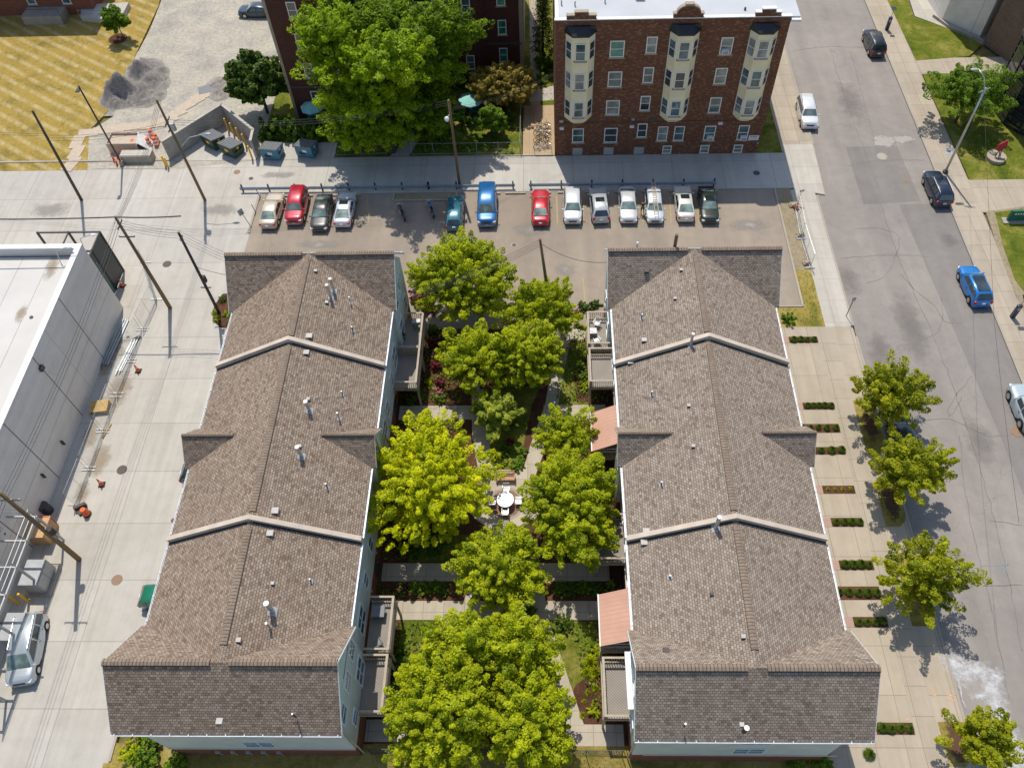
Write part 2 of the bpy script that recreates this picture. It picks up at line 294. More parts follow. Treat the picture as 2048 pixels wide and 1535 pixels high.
    def mesh(s, name, mats, off=(0, 0, 0), smooth=False):
        me = bpy.data.meshes.new(name); me.from_pydata([(p[0]-off[0], p[1]-off[1], p[2]-off[2]) for p in s.v], [], s.f)
        for q in (mats if isinstance(mats, (list, tuple)) else [mats]): me.materials.append(MAT[q])
        for p, i in zip(me.polygons, s.mi): p.material_index = i; p.use_smooth = smooth
        uv = me.uv_layers.new(name='UVMap'); vs = s.v; data = []
        for p in me.polygons:                            # planar UVs in metres, u level, v up the slope
            n = p.normal
            if abs(n.z) > .999: t, b = Vector((1, 0, 0)), Vector((0, 1, 0))
            else: t = Vector((0, 0, 1)).cross(n).normalized(); b = n.cross(t)
            for vi in p.vertices: q = Vector(vs[vi]); data += [q.dot(t), q.dot(b)]
        uv.data.foreach_set('uv', data)
        return me
    def build(s, name, mats, parent=None, smooth=False, world=True, bevel=0):
        off = root_of(parent).location if (parent and world) else (0, 0, 0)
        o = bpy.data.objects.new(name, s.mesh(name, mats, off, smooth)); COL.link(o); o.parent = parent
        if bevel: b = o.modifiers.new('b', 'BEVEL'); b.width = bevel; b.segments = 2; b.limit_method = 'ANGLE'
        return o
def tag(o, label=None, cat=None, group=None, kind=None):
    if label: o['label'] = label
    if cat: o['category'] = cat
    if group: o['group'] = group
    if kind: o['kind'] = kind
    return o
def thing(name, label, cat, loc=(0, 0, 0), rz=0, group=None):
    o = bpy.data.objects.new(name, None); COL.link(o); o.location = loc; o.rotation_euler = (0, 0, rz); o.empty_display_size = .3
    return tag(o, label, cat, group)
def dup(root, loc, rz=0, label=None, scale=None):
    r = root.copy(); COL.link(r); r.location = loc; r.rotation_euler = (0, 0, rz)
    if label: r['label'] = label
    if scale: r.scale = (scale,)*3 if isinstance(scale, (int, float)) else scale
    def kids(a, b):
        for ch in list(a.children): c = ch.copy(); COL.link(c); c.parent = b; kids(ch, c)
    kids(root, r); return r
def place(o, loc, rz=0, scale=None):
    o.location = loc; o.rotation_euler = (0, 0, rz)
    if scale: o.scale = (scale,)*3 if isinstance(scale, (int, float)) else scale
    return o
def structure(name, poly, z, mat, z0=None, hole=None):
    b = MB()
    if z0 is None: 
        b.v = [(p[0], p[1], z) for p in poly]
        a = sum(poly[i][0]*poly[(i+1) % len(poly)][1]-poly[(i+1) % len(poly)][0]*poly[i][1] for i in range(len(poly)))
        b.f = [tuple(range(len(poly)))] if a > 0 else [tuple(range(len(poly)))[::-1]]; b.mi = [0]
    else: b.prism(poly, z0, z)
    return tag(b.build(name, mat), kind='structure')
def rect(x0, x1, y0, y1): return [(x0, y0), (x1, y0), (x1, y1), (x0, y1)]
def pix(*pts, z=0): return [tuple(G(x, y, z))[:2] for x, y in pts]
rng = random.Random(7)
exec_order = []
# ---------------------------------------------------------------- the ground, layer by layer (4 mm or more apart)
structure('ground', rect(-400, 400, -300, 500), -.22, 'base_earth')
structure('road', rect(27.6, 40.32, -80, 260), -.12, 'road_asphalt')
structure('road_patch', pix((1692, 292), (1795, 290), (1842, 400), (1728, 407)), -.115, 'patch_asphalt')
structure('alley', rect(-75, -29, -60, 69.9), 0, 'alley_concrete', -.2)
structure('alley_lane', rect(-29.2, 27.62, 64.45, 69.9), .005, 'alley_concrete', -.2)
structure('lot', rect(-29.5, 23.45, 46.4, 64.4), .004, 'lot_asphalt', -.2)
structure('sidewalk', rect(18, 27.45, -60, 46.35), .0, 'drive_concrete', -.2)
structure('sidewalk_strip', rect(24.15, 25.65, -60, 46.3), .006, 'walk_concrete')
structure('sidewalk_corner', rect(25.05, 27.45, 46.3, 64.2), .008, 'pale_concrete', -.2)
structure('sidewalk_north', rect(25.2, 28.6, 70.0, 160), .004, 'walk_concrete', -.2)
structure('driveway_apron', [(25.4, 64.3), (28.4, 63.4), (28.7, 71.2), (25.4, 71.2)], .012, 'pale_concrete', -.2)
structure('gravel_strip', rect(23.45, 25.05, 53.2, 64.4), .002, 'bare_soil', -.2)
structure('grass_strip', [(21, 46.35), (25.05, 46.35), (25.05, 53.2), (23.45, 53.2), (23.45, 48.7), (21, 48.7)], .010, 'lawn_mixed', -.2)
structure('grass_corner', rect(22.5, 25.2, 69.95, 81), .03, 'lawn_green', -.2)
structure('sidewalk_east', rect(40.5, 43.3, -60, 260), .01, 'walk_concrete', -.2)
structure('lawn_east', pix((1765, -20), (1832, 122), (1938, 113), (1966, 88), (1893, 56), (1828, 34), (1808, -20)), .03, 'lawn_green', -.2)
structure('entry_path', rect(43.25, 56, 83.1, 86.2), .02, 'walk_concrete', -.2)
structure('lawn_garden', rect(43.4, 60, 65.3, 83.2), .028, 'lawn_green', -.2)
structure('plaza', rect(43.2, 60, 60.6, 65.4), .015, 'drive_concrete', -.2)
structure('lawn_bank', pix((1990, 425), (2060, 415), (2060, 600), (2030, 560), (2005, 490)), .03, 'lawn_green', -.2)
structure('soil_edge', pix((1972, 424), (2052, 412), (2056, 640), (2030, 590), (1990, 480)), .02, 'bare_soil', -.2)
structure('entry_plaza', pix((1806, -40), (1830, 33), (1895, 57), (1966, 89), (2100, 60), (2060, -60)), .035, 'pale_concrete', -.2)
structure('yard_lawn', rect(-31, -2.4, 69.95, 92), .012, 'lawn_green', -.2)
structure('side_lawn', rect(-2.4, 1.2, 78, 110), .016, 'lawn_green', -.2)
structure('side_path', rect(-2.3, 1.2, 69.9, 78.5), .020, 'tan_concrete', -.2)
structure('garden_path', pix((775, 318), (815, 318), (850, 258), (838, 250)), .026, 'pale_concrete')
structure('patio_slab', rect(-12.5, -7.5, 76.0, 79.5), .030, 'tan_concrete')
structure('north_path', [(-1.5, 78.5), (-.4, 78.5), (-.9, 105), (-1.9, 105)], .028, 'walk_concrete')
structure('side_slab', pix((1060, 205), (1108, 200), (1108, 172), (1075, 180), (1075, 194), (1058, 196)), .032, 'pale_concrete')
structure('gravel_yard', pix((170, 338), (168, 270), (228, 232), (240, 170), (300, 60), (335, -30), (545, -30), (580, 150), (600, 250), (560, 300), (510, 322), (340, 338)), .006, 'gravel', -.2)
structure('lawn_west', pix((-60, 343), (175, 340), (178, 262), (232, 205), (262, 130), (318, 10), (326, -40), (-200, -40)), .02, 'lawn_dry', -.2)
structure('bare_patch', pix((188, 338), (205, 285), (330, 260), (332, 338)), .026, 'gravel')
structure('dumpster_pad', [(-40.4, 69.85), (-35.5, 76.2), (-31.05, 71.9), (-31.05, 69.85)], .034, 'alley_concrete'); structure('dumpster_pad', rect(-30.95, -22.6, 69.85, 72.6), .034, 'alley_concrete')
structure('store_slab', rect(-47, -38.6, 49.3, 56.2), .008, 'pale_concrete')
# kerbs: real steps
for nm, x0, x1, y0, y1 in (('kerb_west', 27.45, 27.62, -60, 45.2), ('kerb_west', 27.45, 27.62, 46.4, 63.3), ('kerb_west', 28.6, 28.78, 71.2, 160), ('kerb_east', 40.3, 40.5, -80, 260)):
    tag(MB().bb(x0, x1, y0, y1, -.2, .035).build(nm, 'kerb_concrete'), kind='structure')
for poly in (rect(23.38, 23.56, 48.7, 64.4), rect(-29.72, -29.5, 58.8, 64.5), rect(18, 23.56, 48.62, 48.76), rect(-75, -40.4, 69.9, 70.12), rect(-22.8, 1.1, 69.9, 70.02), rect(-29.0, -28.84, 10.2, 48)):
    structure('kerb', poly, .1, 'kerb_concrete', -.1)
# gutter pan of paler concrete along both kerbs

# road wear: tar seams, dark lane edge, painted stall lines, chalk and lime spill
def ribbon(name, pts, w_, z, mat):
    b = MB(); P_ = [Vector((*G(*p)[:2], 0)) for p in pts]; L, R_ = [], []
    if len(pts) > 2 or mat == 'seam':
        Q = []
        for i in range(len(P_)-1):
            a0, a, e, e1 = P_[max(i-1, 0)], P_[i], P_[i+1], P_[min(i+2, len(P_)-1)]; n = max(4, int((e-a).length/.6))
            for j in range(n): u = j/n; Q.append(.5*((2*a)+(e-a0)*u+(2*a0-5*a+4*e-e1)*u*u+(3*a-a0-3*e+e1)*u**3)+Vector((rng.gauss(0, .05), rng.gauss(0, .05), 0)))
        P_ = Q+[P_[-1]]
    for i, p in enumerate(P_):
        d = (P_[min(i+1, len(P_)-1)]-P_[max(i-1, 0)]).normalized(); q = Vector((-d.y, d.x, 0)); k = w_*(.6+.8*rng.random())/2; L.append(p+q*k); R_.append(p-q*k)
    for i in range(len(P_)-1): b.face([(R_[i].x, R_[i].y, z), (R_[i+1].x, R_[i+1].y, z), (L[i+1].x, L[i+1].y, z), (L[i].x, L[i].y, z)][::1])
    return tag(b.build(name, mat), kind='structure')
for pts in ([(1660, 95), (1700, 220), (1760, 380)], [(1762, 405), (1800, 520), (1880, 700), (1950, 900), (2010, 1120), (2046, 1300)], [(1590, 100), (1650, 92), (1735, 94)], [(1700, 330), (1755, 320), (1850, 318)], [(1735, 565), (1775, 545), (1800, 475), (1760, 455), (1710, 455)], [(1800, 545), (1835, 580), (1870, 610), (1890, 640), (1925, 645)], [(1845, 840), (1900, 836), (1980, 870), (2040, 862)], [(1925, 790), (1900, 830), (1905, 800), (1945, 750)], [(1980, 1040), (2045, 1048)], [(1950, 1170), (2046, 1168)], [(1680, 515), (1780, 508), (1860, 512)], [(1885, 590), (1878, 660), (1810, 690)], [(1700, 100), (1720, 170), (1755, 300)], [(1920, 870), (1935, 1000), (1960, 1120), (1990, 1240), (2020, 1400)]):
    ribbon('tar_seam', pts, .045, -.108, 'seam')
structure('lane_edge', [(35.5, 62), (40.28, 62), (40.28, 12), (37.3, 12), (36.9, 35)], -.1165, 'patch_asphalt')
for pts in ([(1768, 298), (1785, 287), (1800, 276)],): pass
def blot(name, cx, cy, r, mat, z, sq=1., n=22, seed=0, ir=.25):
    g = random.Random(seed); c = G(cx, cy); b = MB(); pts = []
    for i in range(n): a = 2*math.pi*i/n; q = r*(1-ir+2*ir*g.random()); pts.append((c.x+q*math.cos(a), c.y+q*sq*math.sin(a), z))
    b.face(pts); return tag(b.build(name, mat), kind='structure')
blot('repair_patch', 1770, 281, 1.6, 'patch_grey', -.105, .9, seed=1, ir=0); blot('repair_patch', 1805, 277, 2.0, 'patch_grey', -.107, .4, seed=2, ir=0)
for x, y, r, s_, sd_ in ((1925, 1345, 1.7, .8, 3), (1955, 1338, 1.9, .5, 4), (1985, 1375, 1.3, 1.5, 5), (2002, 1425, 1.0, 2.0, 6), (2025, 1480, 1.2, 1.6, 7), (1965, 1390, 1.3, .35, 8), (1905, 1325, 1.4, .8, 9), (1992, 1350, 1.0, .8, 15), (2030, 1520, 2.0, .8, 16), (1990, 1470, 1.2, .7, 17)):
    blot('lime_spill', x, y, r, 'salt_white', -.104+.0008*sd_ if x > 1915 else .016+.0008*sd_, s_, 30, sd_, 0)
ribbon('lime_trail', [(1912, 1350), (1925, 1400), (1940, 1430)], .16, -.098+.14, 'salt_white')
for x, y, r, sd_ in ((600, 680, .7, 1), (238, 780, .9, 2), (210, 735, .5, 3), (200, 920, .7, 4), (165, 985, .5, 5), (180, 870, .6, 6), (225, 700, .9, 7)):
    if x < 400: blot('mud_stain', x, y, r*1.7, 'mud', .0072+.0008*sd_, 1.9, 26, sd_+20, 0)
for x, y, r, sq, k_ in ((440, 420, 2.6, .5, 1), (560, 350, 3.0, .25, 2), (100, 420, 3, .5, 10)): blot('tyre_stain', x, y, r, 'soft_dark', .0135+.0007*k_, sq, 26, k_, 0)
for x, y, r, sq, k_ in ((1060, 460, 2.5, .5, 1), (1500, 450, 3, .4, 2), (1130, 540, 1.5, .8, 3), (640, 490, 3, .3, 4), (905, 500, 2, .6, 5)): blot('oil_stain', x, y, r, 'soft_dark', .0135+.0007*k_, sq, 26, k_, 0)
for x, y, r, sq, k_ in ((1700, 560, 1.5, 2, 1), (1820, 650, 2, 3, 2), (1760, 700, 1.6, 2, 3), (1900, 480, 1.2, 1, 4), (1960, 880, 1.6, 2, 5), (1700, 200, 1.8, 3, 6)): blot('road_stain', x, y, r, 'soft_road', -.1095+.0007*k_, sq, 26, k_, 0)
for x in (1113, 1166, 1284, 1340, 1395, 735, 520+8):
    ribbon('stall_line', [(x, 392), (x+2, 446)], .09, .0105, 'paint_yellow')
ribbon('stall_line', [(1166, 556), (1171, 612)], .09, .0105, 'paint_yellow')
for p in ([(1960, 1130), (2020, 1128)], [(2000, 1108), (2012, 1150)], [(2022, 1118), (2010, 1140)]): ribbon('survey_mark', p, .045, -.103, 'paint_blue')
for p in ([(1765, 1258), (1772, 1262)], [(1775, 1272), (1785, 1270)], [(1862, 1375), (1870, 1384)], [(1872, 1388), (1864, 1392)], [(1893, 1388), (1912, 1392)], [(1895, 1398), (1910, 1400)], [(1810, 1440), (1818, 1436)]): ribbon('survey_mark', p, .06, .0135, 'paint_orange')
for p in ([(1975, 463), (1983, 462)], [(2030, 692), (2036, 703)]): ribbon('survey_mark', p, .12, .0165, 'paint_yellow')
for x, y, r, mt, z in ((234, 1159, .42, 'iron_rust', .01), (244, 939, .42, 'iron', .01), (334, 528, .42, 'iron', .01), (474, 344, .35, 'iron_rust', .012), (502, 357, .24, 'iron', .012), (1513, 346, .35, 'iron', .012), (276, 676, .3, 'iron', .01), (256, 674, .15, 'iron', .01), (1765, 311, .55, 'kerb_concrete', -.105), (1814, 359, .3, 'iron_rust', -.105), (2035, 862, .5, 'iron_rust', -.1), (347, 1040, .2, 'iron', .01), (1028, 490, .3, 'kerb_concrete', .012), (1028, 490, .2, 'iron', .018)):
    c = G(x, y); o = MB().cyl((c.x, c.y, z-.02), r, .024, 24).build('manhole_cover', mt); tag(o, kind='structure')
structure('valve_cover', pix((1888, 295), (1903, 295), (1908, 310), (1892, 310)), .02, 'grey_steel', 0)
structure('floor_pad', pix((1650, 655), (1650, 625), (1700, 627), (1712, 656)), .014, 'patch_asphalt') if False else None

# courtyard: mulch, lawns, paths
structure('courtyard_mulch', rect(-12.7, 5.6, 11.3, 46.4), .0, 'mulch', -.2)
structure('front_soil', rect(-29, 18.2, 4.0, 11.35), .004, 'lawn_mixed', -.2)
structure('front_grass', rect(-11.6, 5.0, 9.2, 11.4), .012, 'lawn_mixed')
structure('court_lawn', [(-10.5, 12.8), (-6.5, 12.8), (-6.5, 19.9), (-10.5, 19.9)], .012, 'lawn_green')
structure('court_lawn', [(-.1, 19.6), (3.5, 19.6), (3.4, 16), (2.2, 14.2), (1.5, 14)], .012, 'lawn_green')
structure('court_lawn', [(.9, 38.1), (3.6, 38.1), (3.6, 44.6), (2.1, 44.8)], .012, 'lawn_green')
structure('court_lawn', [(-5.4, 31.6), (-2.3, 31.6), (-1.2, 38), (.2, 42), (-3.8, 42)], .012, 'lawn_green')
structure('court_lawn', rect(-10.4, -1.5, 24.1, 26.3), .012, 'lawn_green')
for n_, p in (('court_path', rect(-12.4, -5.6, 36.7, 38.1)), ('court_path', rect(-.2, 5.0, 36.6, 38.1)), ('court_path', rect(-12.3, 4.6, 22.6, 24.0)), ('court_path', rect(-11.4, 4.4, 19.7, 21.1)), ('court_path', rect(-12.2, -8, 11.5, 12.9)), ('court_path', rect(1.2, 5.0, 11.3, 12.65)), ('court_path', rect(.8, 5.0, 45.0, 46.3))):
    structure(n_, p, .02, 'path_concrete', -.1)
structure('court_walk', [(1.05, 45.1), (2.2, 45.1), (.95, 38.1), (-.1, 34.5), (-.9, 31.2), (-1.2, 28.2), (-2.0, 26.2), (-4.2, 26.2), (-5.4, 28.2), (-5.2, 31.0), (-4.9, 34), (-5.6, 37), (-5.4, 41.5), (-6.4, 41.5), (-6.8, 37), (-5.9, 33.6), (-6.2, 30.8), (-6.2, 28), (-4.4, 25.4), (-3.9, 24), (-2.9, 24), (-1.6, 25.4), (-.3, 28), (.2, 31), (.9, 34.2)][::1], .025, 'path_concrete') if False else None
structure('court_walk', [(1.05, 45.1), (2.2, 45.1), (1.0, 38.1), (-.2, 33.5), (-1.0, 31.0), (-2.1, 31.0), (-1.35, 34), (-.1, 38.1)], .026, 'path_concrete')
structure('court_walk', [(-6.5, 41.5), (-5.4, 41.5), (-4.9, 36), (-4.2, 31.2), (-5.3, 31.0), (-6.1, 35)], .026, 'path_concrete')
structure('court_walk', [(1.2, 12.6), (2.4, 12.6), (.1, 19.7), (-.4, 23), (-1.8, 27), (-2.8, 27), (-1.6, 23), (-1.0, 19.7)], .031, 'path_concrete')
structure('court_walk', [(-6.1, 20.9), (-5.0, 20.9), (-4.2, 24), (-3.2, 27.2), (-4.4, 27.2), (-5.4, 24)], .031, 'path_concrete')
cc = [(-3.2+3.0*math.cos(a/24*2*math.pi), 29.2+2.5*math.sin(a/24*2*math.pi)) for a in range(24)]
structure('patio', cc, .036, 'path_concrete')
structure('patio', rect(-4.7, -1.2, 30.6, 31.9), .041, 'path_concrete')
ring = lambda r, x=-3.2, y=28.9: [(x+r*math.cos(a/32*2*math.pi), y+r*math.sin(a/32*2*math.pi)) for a in range(32)]
structure('paver_ring', ring(1.42), .045, 'kerb_concrete'); structure('paver_circle', ring(1.2), .050, 'paver')
structure('mulch_bed', [(1.9, 15.2), (3.6, 16.3), (3.6, 12.7), (2.4, 12.7), (1.65, 14.6)], .022, 'mulch'); structure('mulch_bed', [(2.6, 38.4), (3.6, 38.4), (3.6, 43), (3, 43), (2.4, 41)], .022, 'mulch')
# ---------------------------------------------------------------- townhouse blocks
VENTS = {}
def roofz(b, x, y):
    dx = abs(x-b['c']); z = 8+(b['hm']-dx)*3.3/b['hm']
    for yr in (b['yf'], b['yb']):
        if dx < b['hw']: z = max(z, 11.3-abs(y-yr)*3.3/3.15)
    if dx < b['hw'] and abs(y-b['ym']) < 1.6 and dx > 2.9: z = max(z, 9.8-abs(y-b['ym'])*1.125)
    return z
def on_roof(b, x, y):
    z = 9.5
    for _ in range(40): p = G(x, y, z); z = .5*z+.5*roofz(b, p.x, p.y)
    return G(x, y, z)
def window(p, axis, c, z0, z1, w_, sgn, two=True, name='window', fm='frame_white', gm='win_glass', sill=None, depth=.07, mull=1):
    """axis 'x': lies in a wall facing sgn*x, centre c=(x,y); axis 'y' the same for a wall facing sgn*y; pane and sash are sub-parts"""
    def bx(b, u0, u1, v0, v1, d0, d1):
        a, e = sorted((sgn*d0, sgn*d1))
        if axis == 'x': b.bb(c[0]+a, c[0]+e, c[1]+u0, c[1]+u1, v0, v1)
        else: b.bb(c[0]+u0, c[0]+u1, c[1]+a, c[1]+e, v0, v1)
    h = w_/2; t = .09; f = MB()
    for u0, u1, v0, v1 in ((-h, -h+t, z0, z1), (h-t, h, z0, z1), (-h+t, h-t, z1-t, z1), (-h+t, h-t, z0, z0+t)): bx(f, u0, u1, v0, v1, -.02, depth)
    o = f.build(name, fm, p); g = MB(); bx(g, -h+t, h-t, z0+t, z1-t, -.01, .02); g.build('pane', gm, o)
    s_ = MB(); zm = (z0+z1)/2
    if two: bx(s_, -h+t, h-t, zm-.03, zm+.03, .022, .055)
    for k in range(1, mull): u = -h+2*h*k/mull; bx(s_, u-.03, u+.03, z0+t, z1-t, .022, .05)
    if s_.v: s_.build('sash', fm, o)
    if sill: q = MB(); bx(q, -h-.12, h+.12, z0-.14, z0-.005, -.02, .12); q.build('sill', sill, o)
    return o
def townhouse(nm, label, c, hm, hw, yf, yb, sh, side):
    b = dict(c=c, hm=hm, hw=hw, yf=yf, yb=yb, ym=29.35); t = thing(nm, label, 'townhouse', (c, yf-3.15, 0), 0, 'townhouse blocks either side of the courtyard'); b['t'] = t
    y0, y1 = yf-3.15, yb+3.15; ins = .33
    # walls: brick storey below, siding above, wings slightly proud; gables closed under the roof
    def body(x0, x1, ya, yb2, gable=None):
        br.bb(x0+.04, x1-.04, ya+.04, yb2-.04, -.1, 2.15); sd_.bb(x0, x1, ya, yb2, 2.15, 7.78)
    br, sd_ = MB(), MB(); body(c-hm+ins, c+hm-ins, yf+.5, yb-.5)
    for yr in (yf, yb):
        body(c-hw+ins+(.7 if side > 0 else 0), c+hw-ins-(.7 if side < 0 else 0), yr-2.8, yr+2.8)
        for s in (-1, 1):
            X = c+s*(hw-ins-(.7 if s != side else 0)); a = [(X-s*.2, yr-2.8, 7.78), (X-s*.2, yr+2.8, 7.78), (X-s*.2, yr, 10.95)]; e = [(X, q[1], q[2]) for q in a]
            sd_.hexa(e, a)
    for s in (-1, 1):
        X0, X1 = sorted((c+s*(hm-ins-.2), c+s*(hw-ins+.05))); br.bb(X0, X1, 27.95, 30.75, -.1, 2.15); sd_.bb(X0, X1, 27.95, 30.75, 2.15, 8.1)
        X = c+s*(hw-ins+.05); a = [(X-s*.2, 27.95, 8.1), (X-s*.2, 30.75, 8.1), (X-s*.2, 29.35, 9.6)]; sd_.hexa([(X, q[1], q[2]) for q in a], a)
    br.build('brick_wall', 'red_brick', t); sd_.build('siding_wall', 'siding', t)
    MB().bb(c-hw+ins+.7, c+hw-ins-.02, yf-2.84, yf-2.8, 2.08, 2.26).bb(c+hm-ins, c+hm-ins+.04, yf+2.85, yb-2.85, 2.1, 2.26).bb(c-hm+ins-.04, c-hm+ins, yf+2.85, yb-2.85, 2.1, 2.26).build('band_board', 'trim_beige', t)
    # roof: main gable crossed by two end wings and a small mid gable on each side
    r = MB(); th = .16
    for s in (-1, 1):
        r.slab([(c, yf, 11.3), (c+s*hm, yf, 8), (c+s*hm, yb, 8), (c, yb, 11.3)][::s], th)
        for yr in (yf, yb):
            r.slab([(c-hw, yr+s*3.15, 8), (c+hw, yr+s*3.15, 8), (c+hw, yr, 11.303), (c-hw, yr, 11.303)][::-s], th)
        for q in (-1, 1):
            r.slab([(c+s*2.9, b['ym'], 9.8), (c+s*hw, b['ym'], 9.8), (c+s*hw, b['ym']+q*1.6, 8.0), (c+s*6.2, b['ym']+q*1.6, 8.0)][::-s*q], th)
    rf = r.build('roof', sh, t)
    k = MB()
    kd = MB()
    def cap(a, e, wd=.17):
        a, e = Vector(a), Vector(e); d = (e-a).normalized(); q = Vector((-d.y, d.x, 0))*wd
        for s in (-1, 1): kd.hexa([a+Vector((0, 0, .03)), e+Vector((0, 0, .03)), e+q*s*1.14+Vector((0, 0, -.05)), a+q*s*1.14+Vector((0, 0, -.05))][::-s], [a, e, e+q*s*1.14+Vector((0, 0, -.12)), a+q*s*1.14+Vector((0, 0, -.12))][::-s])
        for s in (-1, 1): k.hexa([a+Vector((0, 0, .075)), e+Vector((0, 0, .075)), e+q*s+Vector((0, 0, .0)), a+q*s+Vector((0, 0, .0))][::-s], [a+Vector((0, 0, .04)), e+Vector((0, 0, .04)), e+q*s+Vector((0, 0, -.04)), a+q*s+Vector((0, 0, -.04))][::-s])
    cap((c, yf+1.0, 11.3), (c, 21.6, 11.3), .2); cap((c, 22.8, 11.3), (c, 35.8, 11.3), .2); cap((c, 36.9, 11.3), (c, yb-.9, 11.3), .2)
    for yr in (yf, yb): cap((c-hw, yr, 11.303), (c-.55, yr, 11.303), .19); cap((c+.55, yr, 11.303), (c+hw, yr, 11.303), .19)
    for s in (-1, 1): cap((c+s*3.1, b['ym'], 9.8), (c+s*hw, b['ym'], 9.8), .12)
    kc = k.build('ridge_cap', 'ridge_shingle', rf); kd.build('shade_strip', 'iron', t)  # dark strips added along the cap edges to draw its shadow outline
    # party-wall parapets with beige coping
    for yp in (22.25, 36.4):
        pz = MB()
        for s in (-1, 1):
            pz.hexa([(c, yp-.12, 11.64), (c+s*(hm+.02), yp-.12, 8.34), (c+s*(hm+.02), yp+.12, 8.34), (c, yp+.12, 11.64)][::s], [(c, yp-.12, 11.1), (c+s*(hm+.02), yp-.12, 7.8), (c+s*(hm+.02), yp+.12, 7.8), (c, yp+.12, 11.1)][::s])
        w_ = pz.build('parapet', 'trim_beige', t)
        pc = MB()
        for s in (-1, 1): pc.slab([(c, yp-.16, 11.70), (c+s*(hm+.06), yp-.16, 8.40), (c+s*(hm+.06), yp+.16, 8.40), (c, yp+.16, 11.70)][::s], .06)
        pc.build('coping', 'trim_beige', w_)
        fl = MB()
        for s in (-1, 1): fl.slab([(c+s*.2, yp-.26, 11.3-.08), (c+s*hm, yp-.26, 8.02), (c+s*hm, yp-.12, 8.02), (c+s*.2, yp-.12, 11.3-.08)][::s], .08)
        fl.build('flashing', 'dark_metal', w_)
    # gutters with straps, white fascia rakes
    for s in (-1, 1):
        for ya, ye in ((yf+3.2, 22.0), (22.5, 27.7), (31.0, 36.2), (36.6, yb-3.2)):
            g = MB(); X = c+s*(hm+.06); g.bb(X-.07, X+.07, ya, ye, 7.83, 7.87); g.bb(X+s*.05-.012, X+s*.05+.012, ya, ye, 7.87, 7.98); g.bb(X-s*.05-.01, X-s*.05+.01, ya, ye, 7.87, 7.95)
            n = max(2, int((ye-ya)/1.15))
            for i in range(n): yy = ya+.3+i*(ye-ya-.6)/(n-1); g.bb(X-.07, X+.07, yy-.02, yy+.02, 7.985, 8.005)
            g.build('gutter', 'gutter_white', t)
        for yr in (yf, yb):
            g = MB(); X = c+s*(hw+.02)
            for q in (-1, 1): g.hexa([(X-.02, yr, 11.28), (X+.02, yr, 11.28), (X+.02, yr+q*3.15, 7.98), (X-.02, yr+q*3.15, 7.98)][::-q], [(X-.02, yr, 11.08), (X+.02, yr, 11.08), (X+.02, yr+q*3.15, 7.78), (X-.02, yr+q*3.15, 7.78)][::-q])
            g.build('rake_board', 'frame_white', t)
        g = MB(); X = c+s*(hw+.02)
        for q in (-1, 1): g.hexa([(X-.02, 29.35, 9.78), (X+.02, 29.35, 9.78), (X+.02, 29.35+q*1.6, 7.98), (X-.02, 29.35+q*1.6, 7.98)][::-q], [(X-.02, 29.35, 9.6), (X+.02, 29.35, 9.6), (X+.02, 29.35+q*1.6, 7.8), (X-.02, 29.35+q*1.6, 7.8)][::-q])
        g.build('rake_board', 'trim_beige', t)
    for yy, s in ((yf-3.2, -1), (yb+3.2, 1)):
        g = MB(); g.bb(c-hw, c+hw, yy-.06, yy+.06, 7.83, 7.87).bb(c-hw, c+hw, yy+s*.055-.01, yy+s*.055+.01, 7.87, 7.99)
        for i in range(13): xx = c-hw+.2+i*(2*hw-.4)/12; g.bb(xx-.02, xx+.02, yy-.06, yy+.06, 7.995, 8.012)
        g.build('gutter', 'gutter_white', t)
    # windows in the courtyard wall and the front
    s = side; X = c+s*(hm-ins); Xw = c+s*(hw-ins)
    for yy, z0, z1, w_, mu in ((26.3, 3.0, 4.7, 1.5, 2), (23.8, 3.1, 4.8, .95, 1), (21.1, 3.1, 4.8, .95, 1), (18.4, 2.65, 4.9, 1.7, 2), (33.2, 3.1, 4.8, 1.5, 2), (35.2, 3.1, 4.8, .95, 1), (38.2, 3.0, 4.6, .95, 1), (40.4, 2.65, 4.9, 1.6, 2), (25.2, 5.6, 7.0, 1.1, 1), (20.0, 5.6, 7.0, 1.1, 1), (34, 5.6, 7, 1.1, 1), (38.5, 5.6, 7, 1.1, 1)):
        window(t, 'x', (X, yy), z0, z1, w_, s, mull=mu, gm='blind' if yy > 25 else 'win_glass')
    for yy, z0, z1, w_, mu in ((yf+1.6, 2.65, 4.9, 1.6, 2), (yf-1.2, 2.9, 4.3, 1.0, 1), (yf+2.0, 6.1, 7.7, 1.15, 1), (yf+.1, 6.1, 7.7, 1.15, 1), (yf-1.75, 6.1, 7.7, 1.15, 1), (yb-1.4, 6.1, 7.7, 1.15, 1), (yb+.3, 6.1, 7.7, 1.15, 1), (yb+1.3, 2.9, 4.6, 1.0, 1), (yb-1.6, 2.7, 4.9, 1.3, 1)):
        window(t, 'x', (Xw, yy), z0, z1, w_, s, mull=mu)
    window(t, 'x', (c+s*(hw-ins+.05), 29.35), 5.6, 8.4, 1.5, s, mull=2, fm='trim_beige')
    window(t, 'y', (c+.6, yf-2.8), 2.9, 4.3, 2.0, -1, mull=2); window(t, 'y', (c+.6, yf-2.8), 5.6, 7.1, 2.0, -1, mull=2)
    for yy in (14.0, 20.4, 23.3, 37.4, 32.5): 
        X2 = Xw if abs(yy-yf) < 2 else X
        d = MB().bb(min(X2-s*.06, X2+s*.01), max(X2-s*.06, X2+s*.01), yy-.45, yy+.45, .03, 2.1).build('front_door', 'dark_metal', t)
        MB().bb(min(X2+s*.01, X2+s*.07), max(X2+s*.01, X2+s*.07), yy+.3, yy+.36, 1.0, 1.1).build('door_handle', 'galv', d)
        MB().bb(min(X2, X2+s*.1), max(X2, X2+s*.1), yy+.65, yy+.8, 1.75, 2.0).build('wall_lamp', 'galv', t)
